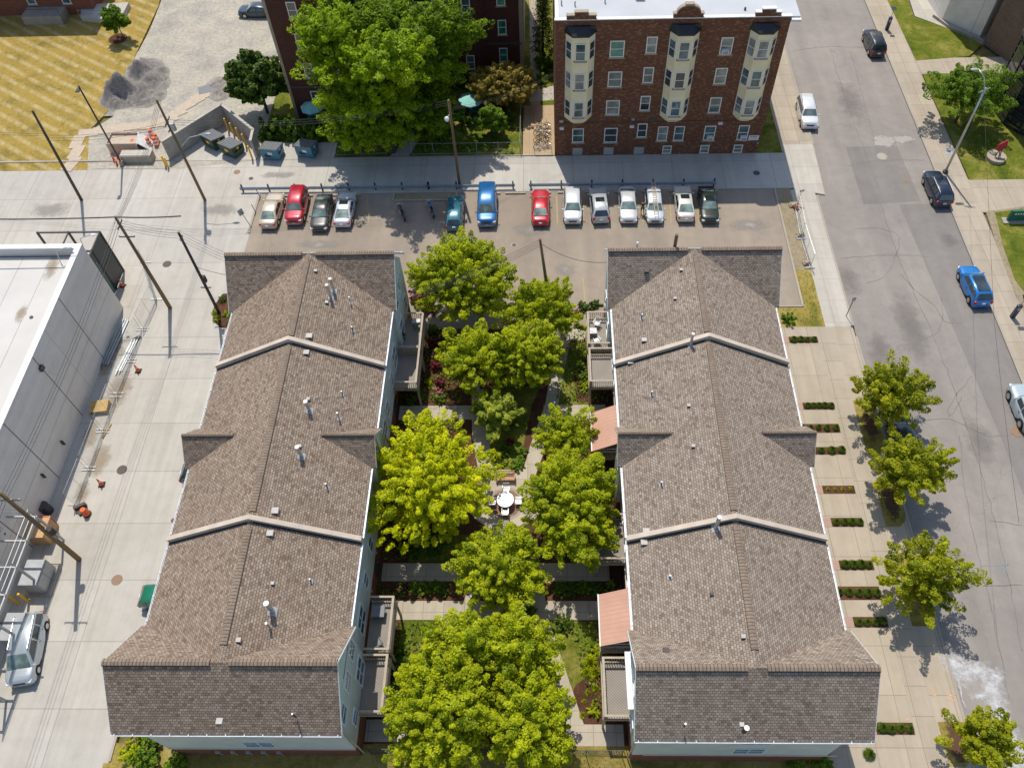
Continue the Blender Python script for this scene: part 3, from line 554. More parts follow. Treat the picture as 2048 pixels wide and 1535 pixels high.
    # outer side: garage doors, windows over them
    for k_, yy in enumerate((12.6, 15.6, 19.5, 24.2, 27.0, 31.5, 34.7, 39.0, 43.6)):
        X3 = c-s*((hw if abs(yy-yf) < 2.5 or abs(yy-yb) < 2.5 else hm)-ins)
        MB().bb(min(X3-s*.04, X3+s*.02), max(X3-s*.04, X3+s*.02), yy-1.15, yy+1.15, .02, 2.15).build('garage_door', 'frame_white', t)
        window(t, 'x', (X3, yy), 3.3, 4.7, 1.3, -s, mull=2); window(t, 'x', (X3, yy), 5.8, 7.1, 1.0, -s)
    for yy in (yf-2.62, 27.8): MB().tube([(Xw+s*.06, yy, 7.8), (Xw+s*.06, yy, 2.6), (Xw+s*.1, yy, .1)], .05, 6).build('downspout', 'trim_beige', t)
    return b
def deck(b, side, Y0, Y1, x0, x1, trellis=True):
    """timber balcony on posts: part of its block; x0 at the wall, x1 outer edge"""
    t = b['t']; a, e = sorted((x0, x1)); f = MB().bb(a, e, Y0, Y1, 2.5, 2.62).build('deck', 'deck_board', t)
    r = MB(); zt = 3.58
    xo = x1
    r.bb(min(xo, xo-side*.16), max(xo, xo-side*.16), Y0, Y1, zt-.04, zt)
    for yy in (Y0, Y1): r.bb(a, e, yy-.07, yy+.07, zt-.036, zt+.004)
    for yy in (Y0+.05, Y1-.05): r.bb(a, e, yy-.03, yy+.03, 2.72, 2.78)
    r.bb(xo-.03, xo+.03, Y0, Y1, 2.72, 2.78)
    n = int((Y1-Y0)/.16)
    for i in range(n+1): yy = Y0+i*(Y1-Y0)/n; r.bb(xo-.02-side*.05, xo+.02-side*.05, yy-.02, yy+.02, 2.5, zt-.04)
    n = int(abs(x1-x0)/.16)
    for yy in (Y0+.04, Y1-.04):
        for i in range(n+1): xx = a+i*(e-a)/n; r.bb(xx-.02, xx+.02, yy-.02, yy+.02, 2.5, zt-.04)
    r.build('railing', 'deck_wood', f); MB().bb(min(xo, xo+side*.05), max(xo, xo+side*.05), Y0-.05, Y1+.05, 2.35, 2.62).bb(a, e, Y0-.05, Y0-.002, 2.35, 2.62).bb(a, e, Y1+.002, Y1+.05, 2.35, 2.62).build('fascia_board', 'deck_wood', f)
    for yy in (Y0+.08, Y1-.08): MB().bb(xo-.07-side*.08, xo+.07-side*.08, yy-.07, yy+.07, 0, 2.5).build('post', 'deck_wood', f)
    MB().tube([(x0+side*.05, Y1-.5, 1.3), (xo-side*.1, Y1-.5, 2.45)], .06, 4).build('brace', 'deck_wood', f)
    return f
BL = townhouse('townhouse', 'long brown shingled townhouse block left of the courtyard trees, beside the wide concrete alley', -18.6, 6.4, 6.72, 13.42, 45.1, 'shingle', 1)
BR = townhouse('townhouse', 'long grey-brown shingled townhouse block beside the street, with two salmon awnings', 11.66, 6.42, 6.74, 13.2, 45.15, 'shingle_grey', -1)
for y0_, y1_ in ((41.75, 45.35), (38.1, 41.65), (16.55, 20.1), (12.6, 16.15)): deck(BL, 1, y0_, y1_, -12.53 if 17 < y0_ < 42 else -12.2, -10.5)
for y0_, y1_ in ((41.95, 45.3), (38.1, 41.4), (12.4, 16.0), (31.5, 34.8), (16.7, 20.2), (22.9, 26.3)): deck(BR, -1, y0_, y1_, 5.57, 3.55)
for y0_, y1_ in ((31.45, 34.9), (16.7, 20.2)):
    a = MB(); a.slab([(3.5, y0_, 3.72), (5.5, y0_, 4.95), (5.5, y1_, 4.95), (3.5, y1_, 3.72)][::-1], .03); o = a.build('awning', 'awning_cloth', BR['t'])
    MB().bb(3.42, 3.5, y0_-.02, y1_+.02, 3.62, 3.76).build('front_bar', 'trim_white', o); MB().bb(5.5, 5.66, y0_-.02, y1_+.02, 4.92, 5.08).build('awning_case', 'trim_white', o)
    for yy in (y0_+.1, y1_-.1): MB().tube([(5.5, yy, 3.9), (4.5, yy, 3.85), (3.5, yy, 3.66)], .03, 5).build('awning_arm', 'trim_white', o)
MB().bb(4.9, 5.35, 12.4, 15.9, 5.1, 5.22).build('window_hood', 'trim_white', BR['t'])
def pipe(b, x, y, h, r, capped=True, mt='trim_white'):
    p = on_roof(b, x, y); o = MB().cyl((p.x, p.y, p.z-.2), r, h+.2, 12).build('vent_pipe', 'galv' if h > .7 else 'dark_metal', b['t'])
    MB().cyl((p.x, p.y, p.z+h+.001), r*1.12, .05, 12).build('cap', 'gutter_white', o)
    f = MB().box((p.x, p.y, p.z+.02), (r*3+.12, r*3+.12, .012), 0, 0, math.atan(3.3/6.4)*(1 if p.x < b['c'] else -1)*-1 if abs(p.y-b['yf']) > 3.2 else 0); f.build('flashing', 'utility_grey', o) if abs(p.y-b['yf']) > 3.2 else None
def vbox(b, x, y, s_, mt='gutter_white'):
    p = on_roof(b, x, y); d = 1 if p.x > b['c'] else -1; s_ *= .78; o = MB().box((p.x, p.y, p.z+.07), (s_*1.1, s_, .2)).build('roof_vent', 'vent_tan' if mt == 'gutter_white' else mt, b['t'], bevel=.02)
    MB().box((p.x, p.y-s_*.5-.012, p.z+.08), (s_*.8, .02, .14)).build('grille', 'black', o)
for x, y, h, r in ((662, 596, 1.5, .11), (668, 582, 1.4, .11), (702, 607, .75, .05), (706, 662, .5, .05), (685, 789, .4, .05), (679, 838, .8, .06), (619, 821, 1.15, .13), (603, 912, 1.2, .13), (655, 975, .55, .05), (545, 1222, 1.35, .15), (541, 1256, .9, .07), (622, 1162, .35, .05), (590, 1432, .6, .05)): pipe(BL, x, y, h, r)
for x, y, h, r in ((1283, 637, .5, .05), (1381, 690, 1.3, .1), (1303, 790, .45, .05), (1322, 970, .45, .05), (1431, 1055, 1.5, .13), (1339, 1154, .3, .06), (1369, 1450, .4, .06), (1489, 1460, .6, .13)): pipe(BR, x, y, h, r)
for x, y, s_ in ((632, 543, .3), (654, 606, .3), (619, 673, .55), (613, 706, .5), (617, 799, .3), (600, 893, .3), (551, 1022, .55), (541, 1067, .5), (546, 1167, .25), (478, 1280, .35), (440, 1442, .42)): vbox(BL, x, y, s_)
for x, y, s_, mt in ((1293, 543, .45, 'iron'), (1362, 541, .3, 'gutter_white'), (1350, 598, .28, 'gutter_white'), (1288, 681, .45, 'gutter_white'), (1261, 725, .5, 'gutter_white'), (1377, 812, .28, 'gutter_white'), (1386, 893, .28, 'gutter_white'), (1292, 1063, .52, 'gutter_white'), (1288, 1085, .5, 'gutter_white'), (1423, 1188, .25, 'iron'), (1332, 1301, .42, 'iron'), (1486, 1273, .3, 'gutter_white'), (1483, 1449, .3, 'gutter_white')): vbox(BR, x, y, s_, mt)
for x, y in ((1350, 488), (1275, 497)): MB().cyl((G(x, y, 11.3).x, 45.6, 10.7), .13 if x > 1300 else .08, 1.7 if x > 1300 else .9, 12).build('vent_pipe', 'pole_wood' if x > 1300 else 'gutter_white', BR['t'])
# ---------------------------------------------------------------- brick apartment house with cream bays
def brick_east():
    t = thing('apartment_building', 'four-storey brown brick apartment building with three cream bay columns and a white flat roof', 'building', (11.8, 69.9, 0))
    x0, x1, Y = 1.1, 22.5, 69.9
    MB().bb(x0, x1, Y, Y+22, -.1, 15.15).build('wall', 'brown_brick', t)
    MB().bb(x0-.05, x1+.9, Y+.32, Y+22.2, 15.16, 15.28).build('roof', 'roof_white', t)
    MB().bb(x1+.01, x1+.95, Y-.05, Y+22.2, 14.9, 15.15).build('cornice', 'trim_white', t)
    MB().bb(x0-.04, x1+.02, Y-.02, Y+.3, 15.16, 15.45).build('parapet', 'brown_brick', t); MB().bb(x0-.1, x1+.05, Y-.06, Y+.34, 15.452, 15.53).build('coping', 'trim_white', t)
    MB().bb(x0-.03, x0+.3, Y+.36, Y+22, 15.29, 15.5).build('side_coping', 'trim_white', t)
    # raised parapet pieces over the bays
    for k, (a, e) in enumerate(((2.1, 4.8), (11.8, 14.5), (19.2, 21.5))):
        p = MB(); m_ = (a+e)/2
        if k == 1:
            pts = [(a, 15.54), (e, 15.54), (e, 15.95)]+[(m_+1.05*math.cos(q*math.pi/10), 15.95+.75*math.sin(q*math.pi/10)) for q in range(11)]+[(a, 15.95)]
            p.hexa([(q[0], Y-.04, q[1]) for q in pts], [(q[0], Y+.3, q[1]) for q in pts])
            cpn = MB(); arc = [(e+.06, 15.96), (m_+1.1, 15.96)]+[(m_+1.1*math.cos(q*math.pi/10), 15.96+.8*math.sin(q*math.pi/10)) for q in range(1, 10)]+[(m_-1.1, 15.96), (a-.06, 15.96)]
            for u, v in zip(arc, arc[1:]): cpn.hexa([(u[0], Y-.09, u[1]+.02), (v[0], Y-.09, v[1]+.02), (v[0], Y+.35, v[1]+.02), (u[0], Y+.35, u[1]+.02)][::-1], [(u[0], Y-.09, u[1]-.09), (v[0], Y-.09, v[1]-.09), (v[0], Y+.35, v[1]-.09), (u[0], Y+.35, u[1]-.09)][::-1])
            cpn.bb(m_-.42, m_+.42, Y-.1, Y+.36, 16.72, 16.86)
            o = p.build('gable', 'brown_brick', t); cpn.build('coping', 'stone', o)
        else:
            p.bb(a, e, Y-.04, Y+.3, 15.54, 15.88).bb(m_-.6, m_+.6, Y-.04, Y+.3, 15.88, 16.2); o = p.build('gable', 'brown_brick', t)
            MB().bb(a-.04, m_-.61, Y-.09, Y+.34, 15.885, 15.97).bb(m_+.61, e+.04, Y-.09, Y+.34, 15.885, 15.97).bb(m_-.65, m_+.65, Y-.09, Y+.34, 16.203, 16.29).build('coping', 'stone' if k == 0 else 'trim_white', o)
    gl = ['win_glass', 'win_dark', 'blind', 'win_glass']
    for k, (a, e) in enumerate(((2.05, 4.8), (11.7, 14.4), (19.05, 21.6))):        # three-sided bays with windows on every side
        m_ = (a+e)/2; d = .85; iu = .62
        pl = lambda s_, dd: [(a-s_, Y-.01), (a+iu, Y-dd), (e-iu, Y-dd), (e+s_, Y-.01)]
        b = MB(); b.prism(pl(0, d), 5.0, 14.3); lo = pl(0, d); b.hexa([(p[0], p[1], 4.998) for p in lo], [(m_+(p[0]-m_)*.55, Y-.01-(Y-.01-p[1])*.35, 4.35) for p in lo])
        o = b.build('bay', 'cream_panel', t)
        rb = MB(); up = pl(.15, d+.15); rb.hexa([(m_+(p[0]-m_)*.86, Y-.02-(Y-.01-p[1])*.25, 14.95) for p in up], [(p[0], p[1], 14.42) for p in up]); rb.prism(up, 14.3, 14.42); rb.build('bay_roof', 'black_roof', o)
        for r_, z in enumerate((5.5, 8.7, 11.85)):
            gm = gl[(k*3+r_*2) % 4]; window(t, 'y', (m_, Y-d), z, z+1.8, 1.0, -1, gm=gm, name='bay_window', sill='stone')
            for s in (-1, 1):
                p0 = Vector((a if s < 0 else e, Y-.01, 0)); p1 = Vector((a+iu if s < 0 else e-iu, Y-d, 0)); dr = (p1-p0).normalized(); n_ = Vector((dr.y, -dr.x, 0))*(-1 if s < 0 else 1)
                if n_.y > 0: n_ = -n_
                cen = (p0+p1)/2; L = (p1-p0).length*.84/2
                def q(u0, u1, z0, z1, d0, d1, mb): mb.hexa([tuple(cen+dr*u+n_*d1+Vector((0, 0, zz))) for u, zz in ((u0, z0), (u1, z0), (u1, z1), (u0, z1))], [tuple(cen+dr*u+n_*d0+Vector((0, 0, zz))) for u, zz in ((u0, z0), (u1, z0), (u1, z1), (u0, z1))])
                f = MB(); q(-L, -L+.06, z, z+1.8, -.02, .06, f); q(L-.06, L, z, z+1.8, -.02, .06, f); q(-L+.06, L-.06, z, z+.07, -.02, .06, f); q(-L+.06, L-.06, z+1.73, z+1.8, -.02, .06, f); q(-L+.06, L-.06, z+.87, z+.93, -.02, .05, f)
                fo = f.build('bay_window', 'win_frame', t); g = MB(); q(-L+.06, L-.06, z+.07, z+1.73, -.02, .015, g); g.build('pane', 'win_dark' if s > 0 else gm, fo)
    for cx, w_, rows in ((6.9, 1.36, ((11.65, 13.35, 'green_glass'), (8.4, 10.1, 'win_glass'), (5.15, 6.85, 'blind'), (1.7, 3.5, 'win_dark'))), (10.1, 1.0, ((12.0, 13.7, 'blind'), (8.8, 10.5, 'win_glass'), (5.6, 7.3, 'win_dark'), (2.3, 4.0, 'win_dark'))), (17.1, 1.15, ((11.75, 13.5, 'blind'), (8.55, 10.3, 'blind'), (5.2, 7.0, 'win_glass'), (1.8, 3.6, 'win_glass'))), (3.5, 1.2, ((1.75, 3.5, 'win_glass'),)), (12.25, 1.05, ((1.8, 3.6, 'blind'),)), (13.95, 1.05, ((1.8, 3.6, 'win_glass'),)), (20.55, 1.1, ((1.8, 3.6, 'win_glass'),))):
        for z0, z1, gm in rows: window(t, 'y', (cx, Y), z0, z1, w_, -1, fm='win_frame', gm=gm, sill='stone')
    for cx in (12.95, 16.9, 20.4): window(t, 'y', (cx, Y), .12, 1.15, .95, -1, fm='win_frame', gm='blind', sill='stone')
    for cx in (3.5, 6.8, 10.0): MB().bb(cx-.52, cx+.52, Y-.02, Y+.05, .1, 1.0).build('glass_block_window', 'glass_block', t)
    for cx, z in ((17.05, 11.95), (17.2, 1.98), (20.65, 1.98)):
        o = MB().bb(cx-.3, cx+.3, Y-.42, Y-.03, z, z+.4).build('air_conditioner', 'trim_white', t); MB().bb(cx-.24, cx+.24, Y-.425, Y-.415, z+.05, z+.35).build('grille', 'kerb_concrete', o)
    o = MB().bb(21.25, 22.3, Y-.06, Y+.01, 1.72, 2.32).build('sign_board', 'trim_white', t)
    q = MB()
    for i, (u, v, w2, h) in enumerate(((21.35, 2.16, .8, .07), (21.45, 2.0, .7, .05), (21.4, 1.9, .75, .03), (21.5, 1.8, .6, .03))): q.m = 0 if i == 0 else 1; q.bb(u, u+w2, Y-.07, Y-.062, v, v+h)
    q.build('lettering', ['lens_red', 'grey_steel'], o)
    for cx, z, mt, s_ in ((1.75, 4.5, 'grey_steel', .2), (1.8, 3.6, 'plate', .22), (9.0, 3.7, 'plate', .22), (9.05, 4.6, 'grey_steel', .16), (10.9, 4.55, 'sign_green', .18), (18.0, 3.95, 'plate', .22), (22.3, 1.4, 'kerb_concrete', .1)): MB().bb(cx-s_, cx+s_, Y-.18, Y+.01, z-s_*.6, z+s_*.6).build('wall_box', mt, t)
    MB().bb(1.3, 21.8, Y-.05, Y, 4.2, 4.24).build('conduit', 'iron', t)
    ch = MB().bb(8.55, 9.35, 73.6, 74.3, 15.28, 16.5).build('chimney', 'brown_brick', t); MB().bb(8.7, 9.2, 73.75, 74.15, 16.5, 16.52).build('flue', 'black', ch); MB().bb(8.5, 9.4, 73.5, 73.6, 15.285, 15.7).build('flashing', 'trim_white', ch)
    for x, y in ((1083+40, 10), (1150, 12), (1210, 6)): p = G(x, y, 15.3); MB().cyl((p.x, p.y, 15.28), .07, .5, 8).build('vent_pipe', 'grey_steel', t)
    p = G(1490, 20, 15.3); MB().cyl((p.x, p.y, 15.28), .1, .25, 10).build('vent_pipe', 'iron', t)
brick_east()
def brick_west():
    t = thing('apartment_building', 'dark red brick apartment building mostly hidden behind the huge green tree', 'building', (-15, 77, 0))
    MB().bb(-27.5, -15, 76.8, 100, -.1, 16).build('wall', 'dark_brick', t); MB().bb(-14.998, -2.55, 84.2, 100, -.1, 16).build('wall', 'dark_brick', t)
    b = MB(); b.prism([(-10.2, 84.19), (-9.4, 82.9), (-7.2, 82.9), (-6.4, 84.19)], 0, 15.8); b.build('bay', 'dark_brick', t)
    MB().bb(-27.7, -14.9, 76.6, 100.2, 16.01, 16.3).bb(-14.8, -2.4, 84, 100.2, 16.01, 16.3).build('roof', 'membrane', t)
    MB().bb(-27.8, -27.5, 76.79, 100, -.1, 15.9).build('corner_stone', 'stone', t); MB().bb(-2.7, -2.3, 84.1, 100, .0, 15.95).build('corner_stone', 'stone', t)
    MB().bb(-15, -2.5, 84.1, 84.19, 4.0, 4.25).build('band_course', 'iron', t); MB().bb(-27.4, -15, 76.7, 76.79, 4.0, 4.2).build('band_course', 'iron', t)
    for z in (1.8, 5.2, 8.6, 12.0):
        for cx, Y in ((-4.6, 84.2), (-12.3, 84.2), (-25, 76.8), (-21.5, 76.8), (-18, 76.8)): window(t, 'y', (cx, Y), z, z+1.75, .95, -1, fm='win_frame', gm='green_glass' if cx > -13 else 'win_dark', sill='stone')
        window(t, 'y', (-8.3, 82.9), z, z+1.75, .95, -1, fm='win_frame', gm='win_glass', sill='stone')
brick_west()
def warehouse():
    t = thing('store_building', 'low pale concrete building with a white flat roof and parapet beside the wide alley', 'building', (-50, 40, 0))
    x1, y1 = -39.5, 49.3
    w_ = MB(); 
    for i in range(6): w_.bb(x1-.2, x1, 49.3-(i+1)*6.0+.03, 49.3-i*6.0-.0, -.1, 8.3)
    w_.bb(-80, x1-.2, y1-.2, y1, -.1, 8.3); w_.bb(-80, x1-.2, 13.3, 13.5, -.1, 8.3); w_.build('wall', 'panel_concrete', t)
    MB().bb(-80, x1-.45, 13.6, y1-.6, 7.25, 7.45).build('roof', 'membrane', t)
    MB().bb(x1-.48, x1+.03, 13.3, y1+.03, 8.3, 8.38).bb(-80, x1-.482, y1-.48, y1+.03, 8.3, 8.38).build('coping', 'trim_white', t)
    MB().bb(x1-.46, x1-.2, 13.4, y1-.2, 7.4, 8.299).bb(-80, x1-.46, y1-.46, y1-.2, 7.4, 8.299).build('parapet', 'membrane', t)
    for z in (2.9,): MB().bb(x1+.0, x1+.012, 13.5, y1, z, z+.025).build('reveal_line', 'kerb_concrete', t)
    for i in range(1, 6): MB().bb(x1-.02, x1+.012, 49.3-i*6-.02, 49.3-i*6+.05, 0, 8.29).build('panel_joint', 'stain_dark', t)
    def WX(x, y, X): d = CM.T @ np.array([(x-PX)/F, (y-PY)/F, 1]); k = X/d[0]; return d[1]*k, H+d[2]*k
    for x, y, hh in ((81, 736, .2), (123, 885, .28), (84, 951, .28)):
        yy, z = WX(x, y, x1); o = MB().bb(x1, x1+.22, yy-.22 if hh < .25 else yy-.05, yy+.22 if hh < .25 else yy+.05, z-hh, z+hh).build('wall_light' if hh < .25 else 'wall_vent', 'dark_metal', t)
    for x, y in ((600, 405), (585, 500)): yy, z = WX(164, 520, x1)
    for x, y in ((120, 507), (168, 482)):
        p = G(x, y, 8.4); o = MB().tube([(p.x-.3, p.y-.2, 7.5), (p.x-.2, p.y, 8.7), (p.x+.8, p.y+.3, 8.9)], .04, 6).build('flood_light', 'galv', t); MB().ball((p.x+.9, p.y+.3, 8.85), .2, 8, 5, (1.3, .8, .5)).build('lamp', 'lens_white', o)
    for x, y, r_, sx in ((104, 535, .5, .5), (43, 625, .35, .4)): 
        p = G(x, y, 7.45); b = MB(); b.face([(p.x+r_*1.6*math.cos(a*.5236), p.y+r_*4*math.sin(a*.5236), 7.456) for a in range(12)]); b.build('water_stain', 'mud', t)
    for k in range(7): MB().bb(x1-.5-2.4*(k+1), x1-.47-2.4*(k+1), 13.7, y1-.7, 7.452, 7.46).build('roof_seam', 'kerb_concrete', t)
    for yy in (20, 31, 42): MB().cyl((x1-2.2, yy, 7.451), .15, .06, 12).build('roof_drain', 'iron', t)
    # steel screen yard on the north side
    e = thing('screen_enclosure', 'tall black steel screened enclosure at the corner of the pale concrete building', 'enclosure', (-43.8, 51.5, 0))
    f = MB()
    for x, y in ((-46.6, 53.9), (-43.7, 53.9), (-40.8, 53.9), (-40.8, 51.6), (-40.8, 49.45), (-46.6, 49.45)): f.bb(x-.08, x+.08, y-.08, y+.08, 0, 5.3)
    for z in (5.18, 2.7): f.bb(-46.6, -40.8, 53.84, 53.96, z, z+.12).bb(-40.86, -40.74, 49.4, 53.9, z, z+.12)
    f.bb(-46.6, -40.8, 51.5, 51.6, 5.18, 5.28).bb(-43.75, -43.65, 49.4, 53.9, 5.19, 5.29); f.build('frame', 'dark_metal', e)
    MB().bb(-40.79, -40.77, 49.5, 53.85, .1, 5.18).build('screen_panel', 'dark_metal', e); MB().bb(-44.2, -43.2, 50.2, 51.2, 0, 4.6).bb(-46.2, -44.8, 52, 53.2, 0, 1.9).build('cabinet', 'zinc_blue', e)
    MB().bb(-46.0, -43.9, 50, 51.5, .02, 2.2).build('stack', 'tile_tan', e)
    for y in (50.2, 50.5, 50.9): MB().tube([(-40.6, y, .1), (-40.6, y, 4.3)], .035, 6).build('conduit', 'teal_pipe', e)
    # service platform to the south
    p = thing('service_platform', 'galvanised steel platform with railings against the pale concrete building', 'platform', (-39, 21, 0))
    f = MB(); X0, X1, Y0, Y1, z = -41.6, -37.3, 14, 25.9, 4.2
    for x in (X0, X1):
        for y in (Y0, 18, 22, Y1): f.bb(x-.07, x+.07, y-.07, y+.07, 0, z)
    for y in (Y0, 16, 18, 20, 22, 24, Y1): f.bb(X0, X1, y-.05, y+.05, z-.2, z)
    f.bb(X0-.06, X0+.06, Y0, Y1, z-.25, z+.01).bb(X1-.06, X1+.06, Y0, Y1, z-.25, z+.01); f.build('frame', 'grey_steel', p)
    g = MB()
    for i in range(20): x = X0+.15+i*.1; g.bb(x-.012, x+.012, Y0, Y1, z+.012, z+.04)
    for i in range(8): y = Y0+.3+i*1.45; g.bb(X0+.1, X0+2.2, y-.35, y+.35, z+.045, z+.06)
    g.build('grating', 'grey_steel', p)
    r = MB()
    for zz in (z+.55, z+1.1):
        r.tube([(X1, Y0, zz), (X1, Y1, zz), (X0, Y1, zz), (X0, Y0, zz)], .028, 6); r.tube([(X0+2.2, Y0, zz), (X0+2.2, Y1-1, zz)], .028, 6)
    for y in (Y0, 16, 18, 20, 22, 24, Y1): r.tube([(X1, y, z), (X1, y, z+1.1)], .028, 6); r.tube([(X0, y, z), (X0, y, z+1.1)], .028, 6); r.tube([(X0+2.2, min(y, Y1-1), z), (X0+2.2, min(y, Y1-1), z+1.1)], .028, 6)
    r.build('railing', 'grey_steel', p)
    for k in range(5): MB().tube([(-41.2, 15+2.3*k, .1), (-41.2, 15+2.3*k, 3.2), (-40.3, 15.6+2.3*k, 3.6), (-39.5, 15.6+2.3*k, 3.6)], .1, 8).build('duct', 'utility_grey' if k % 2 else 'zinc_blue', p)
    for k, (yy, hh) in enumerate(((15.2, 2.4), (17.0, 1.6), (20.4, 2.2), (24.6, 1.9))): MB().bb(-40.9, -39.7, yy-.6, yy+.6, .02, hh).build('plant_box', ('dark_metal', 'zinc_blue', 'utility_grey', 'iron')[k], p, bevel=.03)
    for k in range(6): MB().bb(-41.0+.1*k, -40.2+.1*k, 14.6+1.9*k, 15.3+1.9*k, 4.27, 4.7).build('roof_unit', ('zinc_blue', 'dark_metal')[k % 2], p, bevel=.03)
    for yy, wx in ((22.6, 1.5), (18.6, 1.5)):
        o = thing('utility_cabinet', 'grey utility cabinet on a concrete pad '+('north of' if yy > 20 else 'nearest')+' the parked silver minivan, under the platform', 'cabinet', (-37.6, yy, 0))
        MB().bb(-38.6, -36.7, yy-1.2, yy+1.2, 0, .25).build('pad', 'kerb_concrete', o); MB().bb(-38.4, -37.0, yy-1.0, yy+1.0, .25, 1.75).build('body', 'utility_grey', o, bevel=.03); MB().bb(-37.0, -36.96, yy-.9, yy-.02, .3, 1.65).bb(-37.0, -36.96, yy+.02, yy+.9, .3, 1.65).build('door', 'grey_steel', o)
    o = thing('rooftop_condenser', 'blue-grey condenser unit on the concrete building behind the steel platform', 'air conditioner', (-43.3, 22, 0))
    MB().bb(-44.6, -42.1, 18, 27, 0, 3.4).build('body', 'zinc_blue', o); f_ = MB()
    for i in range(5): f_.cyl((-43.3, 18.9+i*1.75, 3.4), .6, .12, 16)
    f_.build('fan_guard', 'dark_metal', o)
warehouse()
# other neighbours
t = thing('brick_house', 'red brick building with back steps at the far edge of the dry lawn', 'building', (-66, 101, 0))
MB().bb(-85, -57.5, 98.6, 110, -.1, 9).build('wall', 'red_brick', t); MB().bb(-85.3, -57.2, 98.3, 110.3, 9.01, 9.25).build('roof', 'dark_metal', t)
for x in (-80, -75, -70, -65, -60.5): window(t, 'y', (x, 98.6), 1.5, 2.9, 1.1, -1, sill='stone')
MB().bb(-66, -61, 96.4, 98.6, 0, 1.1).build('stair', 'kerb_concrete', t); MB().tube([(-66, 96.5, 1.1), (-66, 96.5, 2.0), (-61, 96.5, 2.0), (-61, 96.5, 1.1)], .03, 6).build('railing', 'dark_metal', t)
t = thing('loading_dock', 'pale concrete dock slab beyond the young lawn tree', 'dock', (-54, 97.5, 0)); q = pix((165, 43), (243, 52), (262, 15), (170, 20))
MB().prism(q, 0, .7).build('slab', 'pale_concrete', t); MB().tube([(q[0][0], q[0][1], .7), (q[0][0], q[0][1], 1.5), (q[1][0], q[1][1], 1.5), (q[1][0], q[1][1], .7)], .025, 6).build('railing', 'galv', t)
t = thing('concrete_hall', 'windowless pale concrete hall with angled walls at the upper right', 'building', (51, 96, 0))
a0, a1, a2 = G(1880, 40), G(1896, 57), G(1964, 88)
MB().prism([(48.4, 93.6), (49.2, 92.7), (51.8, 89.9), (60, 96), (60, 112), (46.8, 112)], 0, 11).build('wall', 'panel_concrete', t); MB().prism([(48.2, 93.5), (49.1, 92.5), (51.8, 89.7), (60.3, 96), (60.3, 112.3), (46.6, 112.3)], 11.01, 11.3).build('coping', 'trim_beige', t)
MB().prism([(47.6, 94.6), (48.9, 91.9), (51.9, 88.9), (51.85, 89.6), (49.2, 92.5), (48.2, 93.7)], 0, .35).build('plinth', 'kerb_concrete', t)
t = thing('brown_hall', 'tall brown brick building at the right edge beside the angled concrete walls', 'building', (56, 86, 0))
MB().prism([(51.95, 88.85), (54.6, 83.4), (66, 80), (70, 96), (60.5, 95.5)], 0, 13).build('wall', 'tan_brick', t); MB().prism([(51.8, 88.9), (54.5, 83.2), (66.2, 79.8), (70.3, 96.3), (60.5, 95.8)], 13.01, 13.3).build('coping', 'trim_beige', t)
t = thing('curved_pavilion', 'dark glazed building with a ribbed curved front behind the tree and garden sculpture', 'building', (54, 76, 0))
arc = [(49.6, 78.5), (49.35, 76.2), (49.6, 74.2), (50.6, 72.4), (52.2, 71.3), (54.5, 70.8), (60, 71), (60, 80)]
MB().prism(arc, 0, 8).build('glass_wall', 'store_glass', t); rb = MB()
for z in [.6+.75*i for i in range(10)]:
    for u, v in zip(arc[:-2], arc[1:-1]): rb.tube([(u[0]-.06, u[1]-.06, z), (v[0]-.06, v[1]-.06, z)], .05, 4)
for u in arc[:-1]: rb.tube([(u[0]-.05, u[1]-.05, 0), (u[0]-.05, u[1]-.05, 8)], .06, 4)
rb.build('rib', 'dark_metal', t); MB().prism([(x-.3 if x < 55 else x, y-.3 if y < 75 else y) for x, y in arc], 8.01, 8.4).build('roof', 'iron', t)
# masonry dumpster enclosure
t = thing('block_wall', 'grey concrete block wall folded around the dumpsters', 'wall', (-36, 72, 0)); P_ = [(-40.5, 70.1), (-35.5, 76.3), (-31.1, 71.9), (-31.0, 70.1)]
w_, c_ = MB(), MB()
for (a, b_) in zip(P_, P_[1:]):
    a, b_ = Vector((*a, 0)), Vector((*b_, 0)); d = (b_-a).normalized(); n_ = Vector((-d.y, d.x, 0))*.12
    for mb, z0, z1, k in ((w_, 0, 2.4, 1), (c_, 2.403, 2.47, 1.2)): mb.prism([tuple((a+n_*k)[:2]), tuple((b_+d*.08+n_*k)[:2]), tuple((b_+d*.08-n_*k)[:2]), tuple((a-n_*k)[:2])], z0, z1)
w_.build('blocks', 'block', t); c_.build('coping', 'pale_concrete', t)
